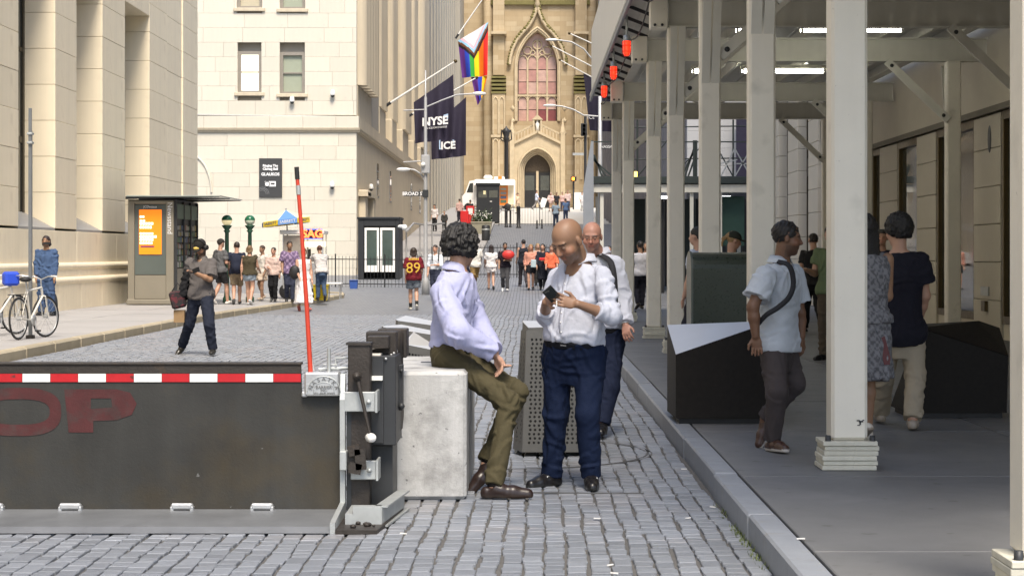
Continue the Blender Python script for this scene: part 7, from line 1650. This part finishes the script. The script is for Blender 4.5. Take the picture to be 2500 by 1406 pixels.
for px, D, lab, tc, f_, sk_ in ((1705, 23, 'person in pale blue shirt behind the mailbox, mostly hidden by a post', (.5, .55, .65), 60, 'light'), (1487, 60, 'person in dark coat standing under the dark shed', (.02, .02, .025), 180, 'light'), (1480, 58, 'person in white shirt near the dark shed edge', (.55, .55, .58), 175, 'tan'), (1563, 47, 'person in white shirt standing behind the shed posts', (.6, .6, .65), 20, 'tan'), (1577, 55, 'person in black standing behind the shed posts', (.02, .02, .02), 170, 'olive')):
    lf = SZ if D < 62 and px > 1500 else 0.0
    person(lab, pose(px, D, f_, 1.7, .1, 'R', lift=lf), h=1.7, vox=.02, skin=sk_, top=tc, pants=(.02, .02, .03), shoes=(BLK, BLK), ground=gz(D)+lf)
# --- man with cap, headphones and bags walking on the left
D = 28.3
J = pose(491, D, 165, 1.74, .55, 'L', (-20, 20, 10), (28, 88, 6, 35), ground=0.0, head=(-8, -35))
J.update(J_(0, ankR=(444, 844, 28.6), ankL=(520, 853, 28.0), toeR=(424, 862, 28.4), toeL=(510, 862, 27.6), kneeR=(463, 790, 28.35), kneeL=(511, 795, 27.95)))
J['pitchR'] = .5; J['pitchL'] = 0.0
tp_, ip_ = person('man in grey shirt, dark cap and headphones walking while holding his phone', J, h=1.72, vox=.0115, skin='olive', face=1, hair='short', beard=.8, cap=(.015, .014, .013), top=(.11, .10, .098), collar=(.12, .11, .105), sleeve=.85, hem=-.16, toff=.022, slack=.02, pants=(.014, .018, .032), poff=.017, waist=.05, shoes=((.02, .018, .015), (.03, .03, .03)), tfold=.012)
hpn = thing('headphones', 'black headphones worn over the cap of the walking man', 'headphones', ip_['hp'](0, 0, 0)); b = MB().tube([ip_['hp'](.1*math.cos(R(a)), -.01, .02+.125*math.sin(R(a))) for a in range(0, 181, 15)], .012, 6).build('band', M['black'], hpn)
for q in (-1, 1): MB().lathe([(0, .03), (.035, .03), (.045, 0), (.04, -.02), (0, -.02)], ip_['hp'](q*.095, -.005, 0), 14, ip_['ax'][0]*q).build('ear_cup', M['black'], hpn)
MB().ball(ip_['hp'](0, .1, .055), .03, 8, 6, (1.6, .4, .8)).build('cap_emblem', mat('gold_emblem', (.55, .38, .08), .5), None, 'gold emblem on the front of the dark cap', 'emblem')
w_ = Vector(J['wrL']); MB().obox(w_+Vector((.02, -.12, .05)), (.8, -.5, .3), (.2, .3, -1), (.5, .8, .3), .07, .036, .005, .003).build('phone', M['black'], None, 'phone held by the walking man with headphones', 'phone')
jk = thing('jacket', 'black jacket slung over the arm of the walking man', 'jacket', P(462, 740, D)); T = Sdf().cone(np.array(P(461, 640, D+.05)), np.array(P(447, 718, D+.0)), .045, .07, .02).cone(np.array(P(457, 650, D+.12)), np.array(P(452, 722, D+.12)), .05, .06, .02); sdf_obj('cloth', T, .012, M['cloth'], jk, (.012, .012, .014), .012, 3)
bgx = thing('shoulder_bag', 'dark red and black bag carried low by the walking man', 'bag', P(435, 757, D)); MB().obox(P(434, 731, D), (1, 0, .25), (0, 1, 0), (-.25, 0, 1), .11, .06, .135, .03).build('body', mat('maroon_black_cloth', (.10, .012, .02), .7, var=.5, scale=18, col2=(.012, .01, .012), thr=(.45, .5), s2=14), bgx); MB().tube([P(420, 712, D), P(432, 690, D), P(448, 708, D)], .012, 6).build('handle', M['black'], bgx)
MB().prism([P(424, 757, D), P(450, 757, D), P(450, 787, D), P(424, 787, D)], (0, .12, 0)).build('paper_bag', mat('kraft_paper', (.28, .18, .09), .8, var=.15), None, 'brown paper bag carried below the dark red bag', 'bag')
# --- man in blue standing at the wall
person('man in blue work suit with dark hood standing against the limestone wall', pose(113, 42.0, 178, 1.78, 0, 'R', (3, 8, 4), (3, 8, 4), lift=.14), h=1.78, vox=.015, skin='olive', face=1, hair='long', hairlen=.12, haircol=(.02, .01, .012), top=(.055, .095, .19), sleeve=1.95, hem=-.18, toff=.02, pants=(.05, .085, .17), poff=.03, shoes=(BLK, BLK), beard=.5, tfold=.018, pfold=.018, ground=.14)
sg_ = MB().box(wx(106, 41.85), wx(122, 41.85), 41.82, 41.86, wz(597, 41.85), wz(591, 41.85)).build('sunglasses', M['black'], None, 'dark sunglasses on the man in the blue suit', 'sunglasses')
MB().ball(P(132, 745, 42.1), .17, 12, 8, (.5, .6, 1.6)).build('sack', mat('blue_black_sack', (.02, .025, .035), .7), None, 'dark sack standing beside the man in blue', 'bag')
# --- people round the subway entrance and the cart
G = [
 ('man in grey T-shirt and cap with black shorts near the newsstand', 538, 51.5, -40, 1.80, .35, dict(skin='light', cap=(.05, .045, .04), top=(.11, .11, .115), sleeve=.75, pants=(.02, .02, .022), plen=.85, shoes=((.6, .58, .55), (.5, .5, .5)))),
 ('man with navy backpack and khaki shorts seen from behind', 578, 51.5, 8, 1.72, .45, dict(skin='light', top=(.02, .025, .045), sleeve=.6, pants=(.22, .17, .11), plen=.95, shoes=((.03, .03, .03), (.1, .1, .1)))),
 ('woman in olive vest top and denim shorts seen from behind', 609, 51.0, -8, 1.62, .3, dict(skin='light', hair='long', hairlen=.1, haircol=(.16, .1, .05), top=(.06, .05, .03), sleeve=.1, hem=-.08, girth=1.12, pants=(.25, .3, .36), plen=.5, legw=1.12, shoes=((.6, .6, .6), (.5, .5, .5)))),
 ('woman in white top with dark hair beside the subway lamp', 641, 55, 140, 1.62, .2, dict(skin='tan', hair='short', haircol=(.05, .03, .02), top=(.62, .58, .52), sleeve=1.3, pants=None, skirt=((.55, .45, .36), .75, .02), shoes=((.5, .4, .3), (.3, .3, .3)))),
 ('woman in pale pink sweater and black leggings by the cart', 668, 54.0, 175, 1.56, .2, dict(skin='light', hair='bun', haircol=(.02, .015, .012), top=(.55, .42, .37), sleeve=1.6, toff=.03, pants=BLK, shoes=((.03, .03, .03), (.05, .05, .05)), face=1)),
 ('man in purple flowered shirt with dark trousers at the cart', 707, 53.5, 190, 1.74, .2, dict(skin='tan', hair='short', top=lambda v: np.where((noisef(v, 38, 1)+noisef(v, 61, 4) > .12)[:, None], (.30, .22, .34), (.13, .09, .17)), sleeve=.8, hem=-.2, toff=.035, pants=(.03, .035, .06), shoes=(BLK, BLK))),
 ('woman in long white dress carrying a black bag', 741, 50.0, -155, 1.68, .35, dict(skin='light', hair='bun', haircol=(.10, .045, .02), top=(.7, .68, .68), sleeve=0, skirt=((.72, .7, .71), .22, .1), shoes=((.4, .1, .08), (.3, .2, .2)))),
 ('person in striped white top and jeans bending at the cart', 785, 55.0, 20, 1.62, .3, dict(skin='tan', hair='short', haircol=(.08, .03, .02), top=lambda v: np.where((np.sin(v[:, 2]*110) > .2)[:, None], (.6, .58, .56), (.4, .38, .38)), sleeve=.8, toff=.03, pants=(.05, .08, .14), shoes=(BLK, BLK), lean_=.5)),
 ('person in dark red football shirt with yellow number 89', 1010, 51.0, 8, 1.70, .3, dict(skin='light', hair='long', hairlen=.12, haircol=(.03, .02, .015), top=(.13, .012, .02), sleeve=.85, toff=.035, hem=-.15, pants=(.12, .14, .17), plen=.75, flare=.03, shoes=((.5, .48, .42), (.5, .5, .5)), socks=(.02, .02, .02))),
 ('man in pale shirt with dark braces and navy trousers', 1063, 59.0, 165, 1.74, .3, dict(skin='light', face=1, hair='short', top=(.62, .66, .72), sleeve=1.3, hem=.1, pants=(.03, .035, .06), waist=.15, shoes=(BLK, BLK))),
 ('man in white T-shirt and tan shorts walking away behind the curly head', 1160, 67.5, 20, 1.76, .5, dict(skin='brown', hair='short', top=(.62, .6, .56), sleeve=.8, toff=.04, hem=-.2, pants=(.26, .17, .07), plen=1.15, flare=.04, poff=.03, shoes=((.6, .58, .55), (.5, .5, .5)))),
 ('woman in white top and shorts with long dark hair walking away', 1199, 67.5, 5, 1.62, .4, dict(skin='light', hair='long', hairlen=.3, haircol=(.02, .012, .012), top=(.64, .62, .62), sleeve=.7, pants=(.6, .58, .58), plen=.55, flare=.04, shoes=((.1, .06, .05), (.1, .1, .1)))),
 ('man in black polo and grey trousers carrying a red jacket', 1233, 66.0, 180, 1.72, .3, dict(skin='tan', face=1, hair='short', haircol=(.02, .014, .01), beard=.5, top=(.018, .014, .02), sleeve=.8, pants=(.055, .055, .06), shoes=((.6, .6, .6), (.5, .5, .5)))),
 ('man in dark tank top walking away past the women', 1278, 70, 10, 1.78, .5, dict(skin='light', hair='short', haircol=(.015, .012, .012), top=(.02, .022, .03), sleeve=0, pants=(.04, .035, .04), shoes=((.1, .08, .08), (.1, .1, .1)))),
 ('blonde woman in pink jacket over black dress carrying a pale bag', 1296, 67.0, 180, 1.64, .25, dict(skin='light', face=1, hair='long', hairlen=.22, haircol=(.28, .16, .07), top=(.56, .26, .19), sleeve=1.8, hem=.05, skirt=((.015, .015, .018), 0.85, .01), shoes=(BLK, BLK))),
 ('woman in long black coat with sunglasses holding a red purse', 1325, 67.0, 178, 1.66, .25, dict(skin='light', hair='long', hairlen=.28, haircol=(.012, .01, .01), top=(.018, .02, .03), sleeve=1.9, toff=.03, skirt=((.016, .018, .026), .62, .05), pants=(.015, .016, .02), shoes=(BLK, BLK))),
 ('fair haired woman just behind the woman in the black coat', 1313, 71, 182, 1.6, .2, dict(skin='light', hair='long', hairlen=.2, haircol=(.3, .2, .1), top=(.4, .3, .25), sleeve=1.5, pants=(.03, .03, .03), shoes=(BLK, BLK))),
 ('person in bright orange top beside the bald head', 1347, 66.5, 178, 1.62, .2, dict(skin='light', hair='long', haircol=(.1, .05, .03), top=(.7, .16, .08), sleeve=1.5, pants=(.03, .03, .04), shoes=(BLK, BLK))),
 ('man in pale shirt and dark trousers standing on the far pavement', 1061, 120, 150, 1.72, .0, dict(skin='light', top=(.62, .58, .58), sleeve=1.2, pants=(.02, .02, .022), shoes=(BLK, BLK))),
 ('dark clad person sitting low beside the man on the far pavement', 1085, 119, 170, 1.35, .0, dict(skin='light', top=(.04, .04, .04), sleeve=1.9, pants=(.03, .03, .03), shoes=(BLK, BLK))),
 ('man in pale blue shirt striding past the church door', 1310, 170, -80, 1.78, .75, dict(skin='light', top=(.55, .6, .75), sleeve=1.2, pants=(.28, .26, .25), shoes=(BLK, BLK))),
 ('man in blue shirt standing with his back turned near the bald head', 1357, 128, 0, 1.8, .0, dict(skin='tan', top=(.25, .32, .4), sleeve=.7, pants=(.03, .04, .07), shoes=(BLK, BLK))),
 ('person in dark blue shirt farther up the street', 1381, 138, 10, 1.7, .0, dict(skin='tan', top=(.10, .16, .3), sleeve=.7, pants=(.03, .04, .08), shoes=(BLK, BLK))),
 ('person in white shawl by the church seat', 1345, 164, 170, 1.7, .0, dict(skin='light', hair='long', haircol=(.5, .38, .33), top=(.6, .45, .42), sleeve=1.9, toff=.05, skirt=((.6, .45, .42), 6.0, .05), shoes=(BLK, BLK))),
 ('dark clad person between the pale ones by the church seat', 1359, 163, 175, 1.72, .0, dict(skin='tan', top=(.03, .03, .035), sleeve=.7, pants=(.03, .03, .03), shoes=(BLK, BLK))),
 ('person in pink top by the church seat', 1373, 164, 180, 1.72, .0, dict(skin='light', top=(.62, .42, .38), sleeve=.7, pants=(.06, .06, .1), shoes=(BLK, BLK))),
 ('tall person in pale pink shirt at the right of the church seat', 1386, 163, 180, 1.9, .0, dict(skin='light', top=(.66, .5, .46), sleeve=1.2, pants=(.05, .06, .1), shoes=(BLK, BLK))),
 ('person in white by the display panel', 1421, 166, 200, 1.7, .1, dict(skin='light', top=(.65, .65, .65), sleeve=1.5, pants=(.5, .5, .5), shoes=(BLK, BLK))),
 ('person in pink shirt left of the black booth', 1122, 135, 30, 1.75, .1, dict(skin='light', top=(.5, .33, .3), sleeve=1.4, pants=(.03, .03, .04), shoes=(BLK, BLK))),
 ('person in black left of the black booth', 1148, 134, -20, 1.7, .1, dict(skin='tan', top=(.015, .015, .018), sleeve=1.4, toff=.04, pants=(.02, .02, .02), shoes=(BLK, BLK))),
 ('person in cream top standing by the food truck counter', 1264, 158, 60, 1.75, .0, dict(skin='light', top=(.65, .5, .35), sleeve=1.0, pants=(.5, .4, .3), shoes=(BLK, BLK))),
]
for i, (lab, px, D, fc, h, stv, kw) in enumerate(G):
    ln = kw.pop('lean_', 0); lf = .14+gz(D)*-.4 if D < 63 and px < 850 and px != 741 else (.13 if 100 < D < 125 else 0)
    r_ = random.Random(i); aR = (r_.uniform(-15, 20), r_.uniform(10, 45), 7); aL = (r_.uniform(-15, 20), r_.uniform(10, 45), 7)
    if 'red jacket' in lab or 'purse' in lab or 'braces' in lab: aL = (10, 80, 5, 40)
    if 'shorts near' in lab or 'pink sweater' in lab: aR = (5, 75, 8, 30)
    if ln: aR = aL = (70, 15, 5)
    J = pose(px, D, fc, h, stv, r_.choice('LR'), aR, aL, lift=lf, lean=ln, head=(r_.uniform(-12, 12), r_.uniform(-12, 3)))
    vox = .017 if D < 62 else .021 if D < 80 else .034
    kw.setdefault('haircol', (.03, .02, .016))
    person(lab, J, h=h, vox=vox, ground=gz(D)+lf, **kw)
pack(578, 645, 51.25, 8, 'navy backpack on the man in khaki shorts', (.018, .022, .04), (.34, .22, .5))
D = 50.78; text('89', .40, P(1009, 655, D), mat('yellow_number', (.6, .38, .04), .7), None).name = 'shirt_number'
tag(bpy.data.objects['shirt_number'], 'yellow number on the back of the dark red football shirt', 'number')
b = MB()
for k in range(7): b.box(wx(998+k*3.6, D), wx(1000.6+k*3.6, D), D+.015, D+.02, wz(635, D), wz(630, D))
b.build('shirt_name', mat('yellow_name', (.6, .38, .04), .7), bpy.data.objects['shirt_number'])
MB().ball(P(719, 665, 49.8), .16, 12, 8, (.9, .5, 1.2)).build('black_bag', M['black'], None, 'black shoulder bag of the woman in the white dress', 'bag')
MB().ball(P(1241, 622, 65.7), .2, 12, 8, (1.1, .5, .8)).build('red_jacket', mat('red_nylon', (.55, .03, .025), .5, var=.25, scale=9), None, 'bunched red jacket held by the man in the black polo', 'jacket')
MB().box(wx(1296, 66.7), wx(1309, 66.7), 66.6, 66.75, wz(653, 66.7), wz(634, 66.7), .02).build('pale_bag', mat('pale_blue_bag', (.4, .5, .55), .6), None, 'pale blue bag carried by the blonde woman', 'bag')
MB().box(wx(1316, 66.6), wx(1330, 66.6), 66.5, 66.6, wz(636, 66.6), wz(629, 66.6), .02).build('red_purse', M['red'], None, 'small red purse held by the woman in the black coat', 'purse')
for q in (-1, 1): 
    c = P(1063+q*9, 620, 58.83); MB().bar(c+Vector((0, 0, .22)), c+Vector((q*-.02, 0, -.22)), .035, .01, (0, 1, 0)).build('brace_strap', M['black'], None, 'left dark brace strap over the pale shirt' if q < 0 else 'right dark brace strap over the pale shirt', 'strap', 'brace straps')
